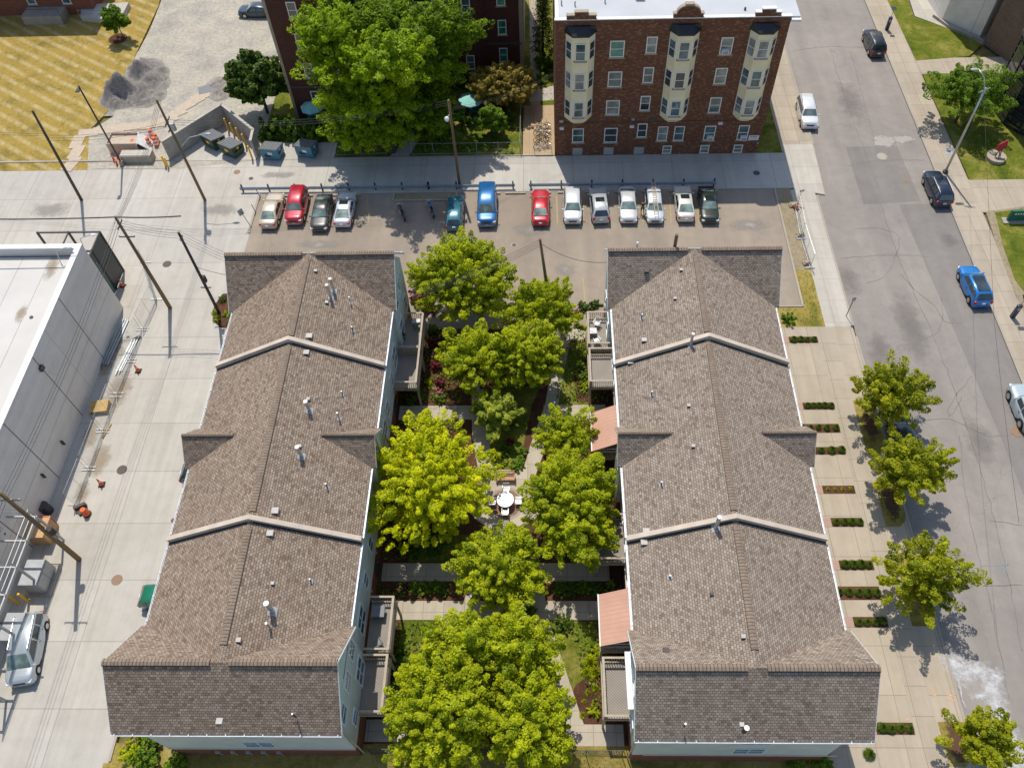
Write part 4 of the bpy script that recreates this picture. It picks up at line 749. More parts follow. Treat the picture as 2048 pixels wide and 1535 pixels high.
# ---------------------------------------------------------------- vehicles
def paint(name, col, metal=.0):
    m, t, b = nodes(name); b.inputs['Base Color'].default_value = (*col, 1); b.inputs['Roughness'].default_value = .32; b.inputs['Metallic'].default_value = metal
    b.inputs['Coat Weight'].default_value = 1; b.inputs['Coat Roughness'].default_value = .05
    n = noise(t, coord(t), 40, 2); t.links.new(ramp(t, n, [(.3, tuple(c*.96 for c in col)), (.7, tuple(min(1, c*1.04) for c in col))]), b.inputs['Base Color']); MAT[name] = m; return name
KIND = {  # length, width, height, hood, belt, x of: windscreen foot, windscreen top, rear glass top, rear glass foot (from the front, as a fraction), deck height, wheel radius
    'sedan': dict(L=4.75, W=1.80, H=1.43, hood=.84, belt=.94, f=(.27, .41, .70, .87), deck=1.0, r=.33),
    'coupe': dict(L=4.7, W=1.80, H=1.38, hood=.82, belt=.93, f=(.27, .42, .66, .88), deck=.99, r=.34),
    'suv': dict(L=4.65, W=1.85, H=1.72, hood=1.05, belt=1.13, f=(.25, .36, .93, .985), deck=1.12, r=.37),
    'cross': dict(L=4.55, W=1.84, H=1.62, hood=.98, belt=1.08, f=(.24, .38, .88, .97), deck=1.06, r=.37),
    'wagon': dict(L=4.55, W=1.74, H=1.46, hood=.85, belt=.94, f=(.26, .38, .90, .985), deck=.95, r=.32),
    'van': dict(L=5.05, W=1.95, H=1.92, hood=1.10, belt=1.18, f=(.20, .32, .95, .99), deck=1.15, r=.36),
    'minivan': dict(L=5.0, W=1.92, H=1.75, hood=1.0, belt=1.08, f=(.19, .36, .93, .985), deck=1.05, r=.34),
    'jeep': dict(L=4.4, W=1.88, H=1.84, hood=1.14, belt=1.18, f=(.33, .40, .97, .985), deck=1.15, r=.42)}
def car(name, label, cat, kind, col, loc, rz, metal=.2, sunroof=False, rails=False, group=None, black_roof=False, front=True):
    K = KIND[kind]; L, W, Hh = K['L'], K['W']/2, K['H']; t = thing(name, label, cat, loc, rz, group)
    pn = paint('paint_'+str(len(MAT)), col, metal); r = K['r']; xf = L/2-.19*L; xr = -L/2+.185*L
    X = lambda q: L/2-q*L
    f1, f2, f3, f4 = [X(q) for q in K['f']]
    xs = sorted(set([-L/2, -L/2+.06, -L/2+.22, -L/2+.5, f4, f1, 0, .6, -.6, L/2-.5, L/2-.22, L/2-.07, L/2]+[c+d*r*1.13 for c in (xf, xr) for d in (-1, -.75, -.4, 0, .4, .75, 1)]))
    def top(x):
        if x > f1: q = (x-f1)/(L/2-f1); return K['belt']*(1-q)+K['hood']*q - (.16*max(0, (q-.75)/.25)**2)
        if x < f4: q = (f4-x)/(f4+L/2+1e-6); return K['deck']*(1-q*.04)-(.10*max(0, (q-.6)/.4)**2)
        return K['belt']+(K['deck']-K['belt'])*max(0, min(1, (f1-x)/(f1-f4)))
    b = MB(); rows = []
    for x in xs:
        e = min(L/2-x, x+L/2); w_ = W*(1-.20*max(0, 1-e/.85)**2-(.09 if e < .001 else 0)); zt = top(x); zb = .22+(.10 if e < .07 else 0)
        for c in (xf, xr):
            if abs(x-c) < r*1.15: zb = max(zb, r+math.sqrt(max(0, (r*1.15)**2-(x-c)**2)))
        if e < .001: zt -= .12
        zs = zt-.17; zb = min(zb, zs-.03)
        half = [(w_*.985, zb), (w_, zb+.4*(zs-zb)), (w_*.995, zs), (w_*.955, zt-.06), (w_*.86, zt-.01), (w_*.5, zt+.02), (0, zt+.03)]
        rows.append([(x, y, z) for y, z in half]+[(x, -y, z) for y, z in half[-2::-1]])
    k = len(rows[0]); b.v = [p for q in rows for p in q]
    for i in range(len(rows)-1):
        for j in range(k-1): b.f.append((i*k+j, i*k+j+1, (i+1)*k+j+1, (i+1)*k+j))
    b.f.append(tuple(range(k-1, -1, -1))); n_ = (len(rows)-1)*k; b.f.append(tuple(n_+j for j in range(k))); b.mi = [0]*len(b.f)
    body = b.build('body', pn, t, smooth=True, world=False)
    MB().box((0, 0, .42), (L*.93, W*1.75, .36)).build('underbody', 'black', t, world=False)
    # cabin: painted pillars and roof, glass panels laid 1 cm proud
    zr = Hh; zb_ = K['belt']-.02; wb, wt = W*.92, W*.76
    if kind in ('van', 'jeep'): wt = W*.83
    cab = [(f4, wb, K['deck']-.02), (f3, wt, zr-.05), ((f2+f3)/2, wt*1.02, zr), (f2, wt, zr-.04), (f1, wb, zb_)]
    c = MB(); rws = []
    for x, wv, z in cab:
        if z < Hh*.85: rws.append([(x, wv, z), (x, wv*.97, z+.01), (x, wv*.5, z+.015), (x, 0, z+.02), (x, -wv*.5, z+.015), (x, -wv*.97, z+.01), (x, -wv, z)])
        else: rws.append([(x, wv, z-.06), (x, wv*.9, z), (x, wv*.5, z+.035), (x, 0, z+.045), (x, -wv*.5, z+.035), (x, -wv*.9, z), (x, -wv, z-.06)])
    c.v = [p for q in rws for p in q]
    for i in range(4):
        for j in range(6): c.f.append((i*7+j, i*7+j+1, (i+1)*7+j+1, (i+1)*7+j))
    # side walls down to the belt
    for s, j in ((1, 0), (-1, 6)):
        o_ = len(c.v); c.v += [(f3, s*wb, zb_), (f2, s*wb, zb_)]
        q = [(0*7+j), (1*7+j), o_]; c.f.append(tuple(q if s > 0 else q[::-1])); q = [1*7+j, 2*7+j, 3*7+j, o_+1, o_]; c.f.append(tuple(q if s > 0 else q[::-1])); q = [3*7+j, 4*7+j, o_+1]; c.f.append(tuple(q if s > 0 else q[::-1]))
    c.mi = [0]*len(c.f); c.build('cabin', pn, t, smooth=True, world=False)
    V = Vector
    def panel(nm, A, B, C, D, mt, off=.014, ins=.07, parent=t):   # A,B low edge, C,D high edge; inset and lifted
        A, B, C, D = map(V, (A, B, C, D)); cen = (A+B+C+D)/4; n2 = (B-A).cross(D-A).normalized()
        if n2.dot(cen-V((cen.x*.6, 0, .6))) < 0: n2 = -n2
        q = [p+(cen-p).normalized()*ins+n2*off for p in (A, B, C, D)]; m_ = MB(); m_.hexa([tuple(p) for p in q] if (q[1]-q[0]).cross(q[3]-q[0]).dot(n2) > 0 else [tuple(p) for p in q[::-1]], [tuple(p-n2*.012) for p in (q if (q[1]-q[0]).cross(q[3]-q[0]).dot(n2) > 0 else q[::-1])])
        return m_.build(nm, mt, parent, world=False)
    panel('windscreen', (f1, wb*.97, zb_+.03), (f1, -wb*.97, zb_+.03), (f2, -wt*.93, zr-.03), (f2, wt*.93, zr-.03), 'car_glass', .04, .07)
    panel('rear_window', (f4, -wb*.95, K['deck']+.03), (f4, wb*.95, K['deck']+.03), (f3, wt*.9, zr-.05), (f3, -wt*.9, zr-.05), 'car_glass' if kind in ('sedan', 'coupe') else 'win_dark', .04, .09)
    lg = kind in ('suv', 'minivan', 'van', 'wagon', 'cross', 'jeep'); cuts = [f1-.28, (f1+f4)/2+.15, (f3-.02 if not lg else (f1+f4)/2-.9), f4+.12] if lg else [f1-.3, (f1+f4)/2+.1, f4+.3]
    for s in (-1, 1):
        for a, e in zip(cuts, cuts[1:]):
            if a-e < .25: continue
            def up(x): 
                xx = min(max(x, f3+.05), f2-.05); return (xx, s*(wt*1.01), zr-.10)
            panel('side_window', (a-.02, s*wb, zb_+.03), (e+.02, s*wb, zb_+.03), up(e+.02), up(a-.02), 'win_dark', .03, .05)
        MB().box((f1-.12, s*(W+.08), K['belt']+.05), (.10, .18, .13)).build('mirror', pn, t, world=False, bevel=.02)
        for xx in (xf, xr):
            ty = MB(); ty.tube([(xx, s*(W-.24), r), (xx, s*(W-.22), r), (xx, s*(W-.03), r), (xx, s*(W+.005), r)], [r*.9, r, r, r*.88], 20); w2 = ty.build('wheel', 'rubber', t, world=False)
            rm = MB(); rm.tube([(xx, s*(W-.04), r), (xx, s*(W+.012), r)], [r*.62, r*.60], 14); 
            rm.build('rim', 'rim', w2, world=False)
        zh = K['hood']-.22; MB().box((L/2-.13, s*W*.70, zh), (.26, W*.38, .15), s*-.35).build('headlight', 'lens_white', t, world=False, bevel=.03)
        zt_ = K['deck']-.2; MB().box((-L/2+.09, s*W*.74, zt_), (.16, W*.32, .18 if not lg else .34), s*.3).build('taillight', 'lens_red', t, world=False, bevel=.02)
    MB().box((L/2-.03, 0, K['hood']-.30), (.1, W*.85, .16)).build('grille', 'black', t, world=False); MB().box((L/2+.0, 0, .42), (.1, W*1.35, .14)).build('bumper', pn if not lg else 'grey_steel', t, world=False, bevel=.03)
    MB().box((-L/2-.005, 0, .46), (.12, W*1.5, .16)).build('bumper', pn, t, world=False, bevel=.03); MB().box((-L/2-.04, 0, .68 if not lg else .8), (.05, .32, .16)).build('licence_plate', 'plate', t, world=False)
    MB().box((L/2-.02, 0, .5), (.06, .32, .1)).build('licence_plate', 'plate', t, world=False)
    if sunroof: MB().box(((f2+f3)/2+.25, 0, zr+.045), (.62, W*.95, .02)).build('sunroof', 'win_dark', t, world=False)
    if black_roof: MB().box(((f2+f3)/2, 0, zr+.043), ((f2-f3)*.8, W*1.1, .02)).build('glass_roof', 'win_dark', t, world=False)
    if rails:
        for s in (-1, 1): MB().tube([(f2-.1, s*wt*.92, zr-.01), (f2-.25, s*wt*.92, zr+.06), (f3+.25, s*wt*.92, zr+.06), (f3+.1, s*wt*.92, zr-.01)], .022, 6).build('roof_rail', 'rim' if rails is True else rails, t, world=False)
    # door seams
    sm = MB()
    for s in (-1, 1):
        for x in (f1-.15, (f1+f4)/2+.05, f4+.55 if not lg else (f1+f4)/2-.95): sm.box((x, s*(W*.992), (K['belt']+.3)/2+.03), (.015, .02, K['belt']-.42))
        for x in ((f1+f4)/2+.18, (f1+f4)/2-.75): sm.box((x, s*(W+.012), K['belt']-.2), (.16, .025, .03))
    sm.build('door_seam', 'black', t, world=False)
    return t
def car_at(px, py, kind, heading, z=.3):      # px,py: middle of the bumper nearest the camera
    p = G(px, py, z); L = KIND[kind]['L']; return (p.x, p.y+L/2+.03, 0)
NG = 'cars nosed into the stalls of the parking lot'
for k, (nm, lab, ct, kd, col, px, py, hd, kw) in enumerate((
    ('sedan', 'champagne beige sedan parked at the left end of the lot row', 'car', 'sedan', (.60, .50, .38), 537, 458, 1, {}),
    ('suv', 'bright red SUV parked second from the left of the lot row', 'SUV', 'suv', (.50, .02, .04), 588, 450, -1, dict(rails='paint')),
    ('sedan', 'dark grey sedan parked between the red SUV and the white coupe', 'car', 'sedan', (.055, .055, .05), 638, 463, -1, {}),
    ('coupe', 'pearl white coupe with a sunroof, parked beside the dark grey sedan', 'car', 'coupe', (.62, .64, .70), 685, 455, 1, dict(sunroof=True)),
    ('wagon', 'dark teal station wagon with tall red tail lamps, parked beside the motorcycles', 'car', 'wagon', (.045, .18, .24), 908, 462, 1, {}),
    ('van', 'bright blue passenger van parked right of the teal wagon', 'van', 'van', (.025, .16, .42), 973, 454, -1, {}),
    ('sedan', 'red sedan parked alone between the blue van and the white crossover', 'car', 'sedan', (.55, .02, .03), 1081, 452, 1, {}),
    ('crossover', 'white crossover with a dark windscreen, parked right of the red sedan', 'car', 'cross', (.74, .75, .76), 1146, 449, -1, dict(sunroof=False)),
    ('suv', 'silver SUV with a sunroof parked tail out between two white cars', 'SUV', 'cross', (.50, .52, .53), 1200, 447, 1, dict(sunroof=True, rails=True)),
    ('sedan', 'silver sedan parked beside the standing person', 'car', 'sedan', (.62, .62, .62), 1258, 447, -1, {}),
    ('wagon', 'white wagon carrying a wooden ladder on its roof', 'car', 'wagon', (.66, .69, .72), 1311, 447, -1, {}),
    ('sedan', 'old boxy white sedan with a sunroof, parked second from the right in the lot', 'car', 'sedan', (.70, .68, .60), 1372, 444, 1, dict(sunroof=True)),
    ('sedan', 'dark green sedan with a sunroof at the right end of the lot row', 'car', 'sedan', (.018, .028, .022), 1421, 447, -1, dict(sunroof=True, metal=.1)))):
    if kw.get('rails') == 'paint': kw['rails'] = 'lens_red'
    car(nm, lab, ct, kd, col, car_at(px, py, kd, hd), R(90)*hd + R(rng.uniform(-1.2, 1.2)) + (R(3) if px == 1200 else 0), group=NG, **kw)
SG = 'vehicles parked along the street'
car('suv', 'white SUV parked on the street beside the brown brick building', 'SUV', 'suv', (.76, .77, .78), car_at(1621, 257, 'suv', -1), R(-92), rails=True, group=SG)
car('suv', 'black SUV parked at the far end of the street by the parking meter kiosk', 'SUV', 'suv', (.012, .016, .022), car_at(1756, 113, 'suv', 1), R(90), rails=True, group=SG)
car('suv', 'dark blue SUV parked at the foot of the tall street lamp', 'SUV', 'suv', (.012, .022, .05), car_at(1886, 413, 'suv', 1), R(91), sunroof=True, rails=True, group=SG)
car('crossover', 'vivid blue crossover with a black glass roof parked on the right kerb', 'car', 'cross', (.01, .19, .55), car_at(1962, 613, 'cross', 1), R(92), black_roof=True, group=SG)
car('off_roader', 'pale blue off-road vehicle with fat black tyres cut by the right edge', 'SUV', 'jeep', (.46, .55, .58), (39.45, 37.2, -.12), R(90), group=SG)
for o in S.collection.objects:
    if o.get('group') == SG: o.location.z = -.12
car('compact_car', 'dark compact car half hidden under the street tree by the kerb', 'car', 'wagon', (.02, .03, .04), (28.75, 34.6, -.12), R(90), group=SG)
v = car('minivan', 'silver minivan with roof rails parked by the yellow bollards at the lower left', 'minivan', 'minivan', (.50, .55, .58), (-36.75, 17.4, 0), R(-81), rails=True, metal=.4)
car('sedan', 'dark sedan on the gravel yard beside the hidden red brick building', 'car', 'sedan', (.02, .04, .06), (G(517, 30).x, G(517, 30).y, 0), R(177))
car('hatchback', 'green hatchback poking out from under the left eave', 'car', 'wagon', (.01, .20, .11), (-27.35, 21.15, .0), 0)
car('hatchback', 'dark blue hatchback tucked under the small left roof gable', 'car', 'wagon', (.015, .035, .05), (-26.9, 31.3, 0), 0)
car('sedan', 'pale lilac sedan parked behind the left block under the tree', 'car', 'sedan', (.42, .38, .46), (-11.6, 52.0, 0), R(90))
# ladder on the white wagon, motorcycles, person
lp = car_at(1311, 447, 'wagon', -1); ld = thing('ladder', 'wooden extension ladder strapped along the roof of the white wagon', 'ladder', (lp[0], lp[1], 1.55)); b = MB()
for s in (-1, 1): b.box((lp[0]+s*.18, lp[1]+.2, 1.62), (.05, 4.6, .07))
b.build('rail', 'plywood', ld)
for i in range(15): MB().box((lp[0], lp[1]-1.9+i*.3, 1.62), (.31, .04, .04)).build('rung', 'plywood', ld)
for y in (-.9, .9): MB().box((lp[0], lp[1]+y, 1.535), (1.3, .05, .05)).build('rack_bar', 'dark_metal', ld)
def motorcycle(loc, rz, label, col):
    t = thing('motorcycle', label, 'motorcycle', loc, rz, 'motorcycles in the lot'); t.scale = (1.15, 1.15, 1.1); pn = paint('paint_'+str(len(MAT)), col, .2)
    for x in (.72, -.72): o = MB().torus((x, 0, .31), .25, .065).build('wheel', 'rubber', t, world=False); MB().tube([(x, -.05, .31), (x, .05, .31)], .17, 12).build('rim', 'rim', o, world=False)
    MB().tube([(-.72, 0, .31), (-.25, 0, .45), (.3, 0, .5), (.5, 0, .8)], .05, 8).tube([(.72, .07, .31), (.48, .07, .95)], .025, 6).tube([(.72, -.07, .31), (.48, -.07, .95)], .025, 6).build('frame', 'dark_metal', t, world=False)
    MB().box((0, 0, .4), (.5, .34, .34)).build('engine', 'grey_steel', t, world=False, bevel=.05); MB().ball((.2, 0, .78), .2, 12, 8, (1.5, .75, .7)).build('fuel_tank', pn, t, True, False)
    MB().ball((-.33, 0, .76), .22, 12, 8, (1.5, .65, .35)).build('saddle', 'black', t, True, False); MB().tube([(.42, -.4, .98), (.5, -.1, 1.0), (.5, .1, 1.0), (.42, .4, .98)], .022, 6).build('handlebar', 'rim', t, world=False)
    MB().ball((.62, 0, .85), .11, 10, 7).build('headlight', 'lens_white', t, True, False); MB().ball((-.8, 0, .62), .14, 10, 6, (1.6, .6, .5)).build('mudguard', pn, t, True, False)
    MB().tube([(.1, -.2, .3), (-.75, -.24, .28)], .045, 8).build('exhaust', 'rim', t, world=False)
p = G(803, 425, .4); motorcycle((p.x, p.y, 0), R(112), 'black motorcycle parked left in the shaded stalls', (.02, .02, .025)); p = G(862, 419, .4); motorcycle((p.x, p.y, 0), R(108), 'blue motorcycle parked right, next to the teal wagon', (.02, .12, .28))
def person(px, py):
    p = G(px, py); t = thing('person', 'person in black top and green shorts standing between the silver sedan and ladder wagon', 'person', (p.x, p.y, 0), R(15))
    def skin(name, chains, mat):
        vs, es, rs = [], [], []
        for ch in chains:
            for i, (v, r_) in enumerate(ch):
                if v in vs: k = vs.index(v)
                else: vs.append(v); rs.append(r_); k = len(vs)-1
                if i: es.append((pk, k))
                pk = k
        me = bpy.data.meshes.new(name); me.from_pydata(vs, es, []); me.materials.append(MAT[mat]); o = bpy.data.objects.new(name, me); COL.link(o); o.parent = t
        md = o.modifiers.new('s', 'SKIN'); 
        for d, r_ in zip(me.skin_vertices[0].data if me.skin_vertices else [], rs): d.radius = (r_, r_)
        if me.skin_vertices: me.skin_vertices[0].data[0].use_root = True
        else: 
            sv = me.attributes
        o.modifiers.new('u', 'SUBSURF').levels = 1; o.modifiers['u'].render_levels = 1; return o
    pel = (0, 0, .93)
    ch = [[(pel, .13), ((0, 0, 1.15), .125), ((0, 0, 1.38), .13), ((0, 0, 1.5), .06), ((0, .01, 1.6), .095), ((0, .0, 1.72), .085)]]
    for s in (-1, 1):
        ch.append([(pel, .13), ((s*.1, 0, .84), .09), ((s*.12, .02, .47), .06), ((s*.13, -.02, .09), .04), ((s*.13, .12, .04), .035)])
        hand = (s*.3, .2, .98); ch.append([((0, 0, 1.38), .13), ((s*.2, 0, 1.41), .06), ((s*.28, -.03, 1.14), .042), (hand, .03), ((s*.3, .26, .95), .025)])
        for i in range(4): ch.append([((s*.3, .26, .95), .025), ((s*(.27+.02*i), .31, .94), .009), ((s*(.27+.02*i), .34, .91), .008)])
        ch.append([(hand, .03), ((s*.26, .25, .97), .009), ((s*.25, .28, .96), .008)])
    skin('body', ch, 'skin'); skin('shirt', [[((0, 0, .95), .15), ((0, 0, 1.15), .145), ((0, 0, 1.37), .15)], [((0, 0, 1.37), .15), ((.2, 0, 1.4), .075), ((.24, -.015, 1.26), .065)], [((0, 0, 1.37), .15), ((-.2, 0, 1.4), .075), ((-.24, -.015, 1.26), .065)]], 'cloth_black')
    skin('shorts', [[((0, 0, .98), .15), ((0, 0, .9), .145)], [((0, 0, .9), .145), ((.1, 0, .8), .105), ((.12, .01, .55), .095)], [((0, 0, .9), .145), ((-.1, 0, .8), .105), ((-.12, .01, .55), .095)]], 'cloth_green')
    MB().ball((0, -.02, 1.67), .115, 12, 8, (1, 1.05, .95)).build('hair', 'hair', t, True, False)
    for s in (-1, 1): MB().ball((s*.13, .05, .04), .06, 8, 6, (.9, 2.2, .75)).build('shoe', 'trim_white', t, True, False)
    MB().ball((0, .115, 1.6), .018, 6, 4).build('nose', 'skin', t, True, False)
person(1284, 427)
# ---------------------------------------------------------------- poles, wires, lamps
POLE = {}
def pole(key, label, base, top, h, mat='pole_wood', r0=.16, r1=.11, group='utility poles', cat='utility pole', name='utility_pole', b3=None):
    b = G(*base) if b3 is None else Vector(b3); tp = G(*top, h) if top else Vector((b.x, b.y, h)); t = thing(name, label, cat, (b.x, b.y, 0), 0, group)
    MB().tube([b-Vector((0, 0, .1)), b.lerp(tp, .5), tp], [r0, (r0+r1)/2, r1], 12).build('shaft', mat, t, smooth=True); POLE[key] = (t, b, tp); return t
def arm(key, f, L, ax='x', ins=4):
    t, b, tp = POLE[key]; p = b.lerp(tp, f); d = Vector((1, 0, 0)) if ax == 'x' else Vector((0, 1, 0)); q = MB(); q.tube([p-d*L/2, p+d*L/2], .055, 4); o = q.build('crossarm', 'pole_dark', t)
    for i in range(ins): c = p+d*(-L/2+L*i/(max(1, ins-1))); MB().cyl((c.x, c.y, c.z+.03), .045, .16, 8).build('insulator', 'grey_steel', o)
    return p
pole('A', 'dark leaning utility pole standing at the edge of the dry lawn', (163, 400), (65, 222), 10.9, 'pole_dark')
for i in range(7): 
    t, b, tp = POLE['A']; p = b.lerp(tp, .62+.035*i); MB().tube([p-Vector((.12, 0, 0)), p+Vector((.22, 0, 0))], .02, 5).build('step', 'grey_steel', t)
pole('C', 'tall wooden utility pole in front of the block wall, with transformer and lamp arm', (410, 400), (313, 200), 12.3)
t, b, tp = POLE['C']; p = arm('C', .80, 1.5, 'y', 4); arm('C', .74, 1.2, 'y', 2); MB().cyl((p.x+.35, p.y, p.z-.9), .24, .8, 14).build('transformer', 'grey_steel', t, smooth=False)
q = b.lerp(tp, .55); MB().tube([q, (q.x+1.2, q.y+.3, q.z+1.0), (q.x+2.8, q.y+.6, q.z+1.2)], .035, 8).build('lamp_arm', 'galv', t); MB().ball((q.x+3.0, q.y+.6, q.z+1.15), .22, 10, 6, (1.7, .8, .5)).build('lamp_head', 'utility_grey', t, True)
pole('D', 'wooden utility pole in the alley carrying the thick black cable', (340, 615), (230, 433), 11.6, r0=.19)
arm('D', .92, 1.1, 'y', 3); arm('D', .80, 1.3, 'x', 2)
pole('E', 'wooden utility pole rising from the planted corner bed by the left block', (438, 625), (357, 465), 10.3, 'pole_dark', .15)
arm('E', .93, .5, 'y', 2); arm('E', .34, .9, 'x', 1)
t, b, tp = POLE['E']; q = b.lerp(tp, .45); MB().box((q.x+.15, q.y, q.z), (.4, .3, .7)).build('junction_box', 'pole_dark', t)
pole('F', 'wooden utility pole beside the guard rail with a white globe lamp', (920, 374), (897, 200), 10.6)
t, b, tp = POLE['F']; q = b.lerp(tp, .86); MB().tube([q, (q.x-.3, q.y-.5, q.z-.1)], .04, 6).build('lamp_arm', 'galv', t); MB().ball((q.x-.3, q.y-.65, q.z-.15), .24, 12, 8, (1, 1, 1.1)).build('globe', 'lens_white', t, True)
pole('Gp', 'wooden utility pole standing between the courtyard trees and the right block', None, (1080, 478), 9.6, b3=(.55, 47.6, 0), r0=.17)
pole('Hp', 'brown wooden utility pole with a transformer beside the steel platform', (160, 1120), None, 0, b3=tuple(G(160, 1120))) if False else None
b = G(158, 1118); pole('Hp', 'thick wooden utility pole leaning over the steel platform and orange crate', None, None, 11, b3=(b.x, b.y, 0), r0=.2, r1=.14)
t, b, tp = POLE['Hp']; q = b.lerp(tp, .45); MB().cyl((q.x+.3, q.y+.1, q.z-.4), .22, .7, 12).build('transformer', 'pole_dark', t); arm('Hp', .9, 1.6, 'x', 4); MB().tube([b, b.lerp(tp, .5)+Vector((.21, 0, 0))], .04, 5).build('conduit', 'grey_steel', t)
t = pole('B', 'black steel lamp post behind the red traffic cones', (245, 330), (157, 172), 9.9, 'dark_metal', .1, .08, None, 'lamp post', 'lamp_post')
_, b, tp = POLE['B']; MB().box((tp.x-.1, tp.y-.25, tp.z-.3), (.35, .6, .12)).build('lamp_head', 'dark_metal', t); MB().cyl((b.x, b.y, 0), .25, .6, 12).build('base', 'kerb_concrete', t)
t = pole('L', 'tall aluminium street lamp with a curved arm beside the dark blue SUV', (1890, 345), (1972, 176), 10.2, 'galv', .13, .09, None, 'street lamp', 'street_lamp')
_, b, tp = POLE['L']; hd = G(1950, 139, 11.4)
MB().tube([tp-Vector((0, 0, .3)), tp.lerp(hd, .35)+Vector((0, 0, .45)), hd+Vector((.25, 0, .1))], [.05, .045, .035], 8).build('lamp_arm', 'galv', t, True); MB().ball(hd, .24, 12, 7, (1.9, .8, .45)).build('lamp_head', 'utility_grey', t, True)
MB().cyl((b.x, b.y, 0), .27, .25, 14).build('base', 'iron', t); MB().tube([tp-Vector((.5, 0, .5)), tp+Vector((.4, 0, .0))], .05, 6).build('bracket', 'grey_steel', t)
def wire(name, label, pts, r=.014, sag=.5, n=1, sp=(0, .28, 0)):
    b = MB()
    for j in range(n):
        o = Vector(sp)*(j-(n-1)/2)
        for u, v in zip(pts, pts[1:]):
            u, v = Vector(u)+o, Vector(v)+o; b.tube([u.lerp(v, i/10)-Vector((0, 0, sag*4*(i/10)*(1-i/10))) for i in range(11)], r, 4, False)
    return tag(b.build(name, 'wire'), label, 'cable', 'overhead wires')
T = lambda k, f=1: POLE[k][1].lerp(POLE[k][2], f)
wire('overhead_cable', 'thick black cable strung level to the alley pole from the left edge', [G(-60, 438, 11.4), G(232, 434, 11.4), G(362, 432, 11.4)], .055, .1)
wire('overhead_wire', 'bundle of thin wires between the tall pole by the block wall and the alley pole', [T('C', .97), T('D', .96)], .014, .6, 4, (.12, .2, 0))
wire('overhead_wire', 'bundle of thin wires between the two alley poles at the left block', [T('D', .93), T('E', .98)], .013, .25, 4)
wire('overhead_wire', 'wires dropping from the corner-bed pole to the left roof ridge', [T('E', .97), (-24.8, 45.4, 10.2)], .013, .2, 4); wire('overhead_wire', 'single service wire low on the left gable', [T('E', .6), (-24.9, 45, 8.8)], .02, .2)
wire('overhead_wire', 'wires crossing above the dumpsters towards the globe lamp pole', [T('C', .8), T('F', .97)], .014, 1.0, 3, (0, .35, 0))
wire('overhead_wire', 'wires over the dry lawn between the dark leaning pole and the tall pole', [T('A', .72), T('C', .78)], .014, .5, 3, (0, .4, 0))
wire('overhead_wire', 'wires off the left edge from the dark leaning pole', [(-75, 67, 9), T('A', .75)], .014, .5, 2)
wire('overhead_wire', 'long wires above the alley from the cable pole to the platform pole', [T('D', .95), T('Hp', .95)], .016, .7, 3, (.25, 0, 0)); wire('overhead_wire', 'wires leaving the platform pole to the bottom edge', [T('Hp', .95), (-35.3, -20, 11)], .016, .7, 3, (.25, 0, 0))
wire('overhead_wire', 'wires from the courtyard pole disappearing over the treetops', [T('Gp', .96), (-10.8, 42.5, 9.0)], .013, .4, 4, (0, .25, 0)); wire('overhead_wire', 'drooping service wire from the courtyard pole to the right block', [T('Gp', .95), (4.9, 45.4, 9.6)], .02, .7)
wire('overhead_wire', 'wire running along the street from the tall lamp over the vivid blue crossover', [T('L', .95), G(1988, 634, 9), G(2003, 774, 9), G(2038, 1045, 9)], .012, .05)
wire('overhead_wire', 'wires slanting over the bike rack path to the brick building corner', [T('F', .9), (1.0, 71.5, 8.8)], .012, .5, 2)
# ---------------------------------------------------------------- barriers and fences
GR = 'steel guard rails along the alley'
for x0, x1, y, lab in ((483, 862, 382, 'blue-grey guard rail behind the four left parked cars'), (853, 1030, 380, 'short guard rail behind the teal wagon and blue van'), (1058, 1432, 377, 'long guard rail behind the right row of parked cars')):
    a, e = G(x0, y), G(x1, y-1 if x1 < 900 else y); a.y = e.y = 64.85; t = thing('guard_rail', lab, 'guard rail', ((a.x+e.x)/2, a.y, 0), 0, GR)
    MB().tube([(a.x, a.y, .55), (e.x, e.y, .55)], .085, 6).tube([(a.x, a.y, .35), (e.x, e.y, .35)], .06, 6).build('rail', 'zinc_blue', t); n = max(2, round((e.x-a.x)/3))
    for i in range(n+1): x = a.x+.2+(e.x-a.x-.4)*i/n; MB().bb(x-.07, x+.07, a.y+.06, a.y+.2, -.05, .9).build('post', 'dark_metal', t)
WS = 'wheel stops at the head of the stalls'
for k, x in enumerate((-27.6, -25.0, -22.5, -20.0, -5.6, -3.0, -.4, 2.4, 5.2, 8.2, 11.0, 13.8, 16.6)):
    o = MB().bb(x-1.05, x+1.05, 64.0, 64.2, .0, .16).build('wheel_stop', 'rail_wood', bevel=.03); tag(o, 'timber wheel stop in front of stall '+['one', 'two', 'three', 'four', 'five', 'six', 'seven', 'eight', 'nine', 'ten', 'eleven', 'twelve', 'thirteen'][k]+' counted from the left', 'wheel stop', WS)
o = MB(); [o.bb(*q) for q in ((-15.6, -9.0, 63.1, 63.25, 0, .18), (-15.6, -15.45, 63.25, 64.3, 0, .18), (-9.15, -9.0, 63.25, 64.3, 0, .18))]; tag(o.build('edging', 'rail_wood'), 'timber edging round the small weedy bed behind the motorcycles', 'edging'); structure('weed_bed', rect(-15.4, -9.15, 63.25, 64.3), .03, 'bare_soil')
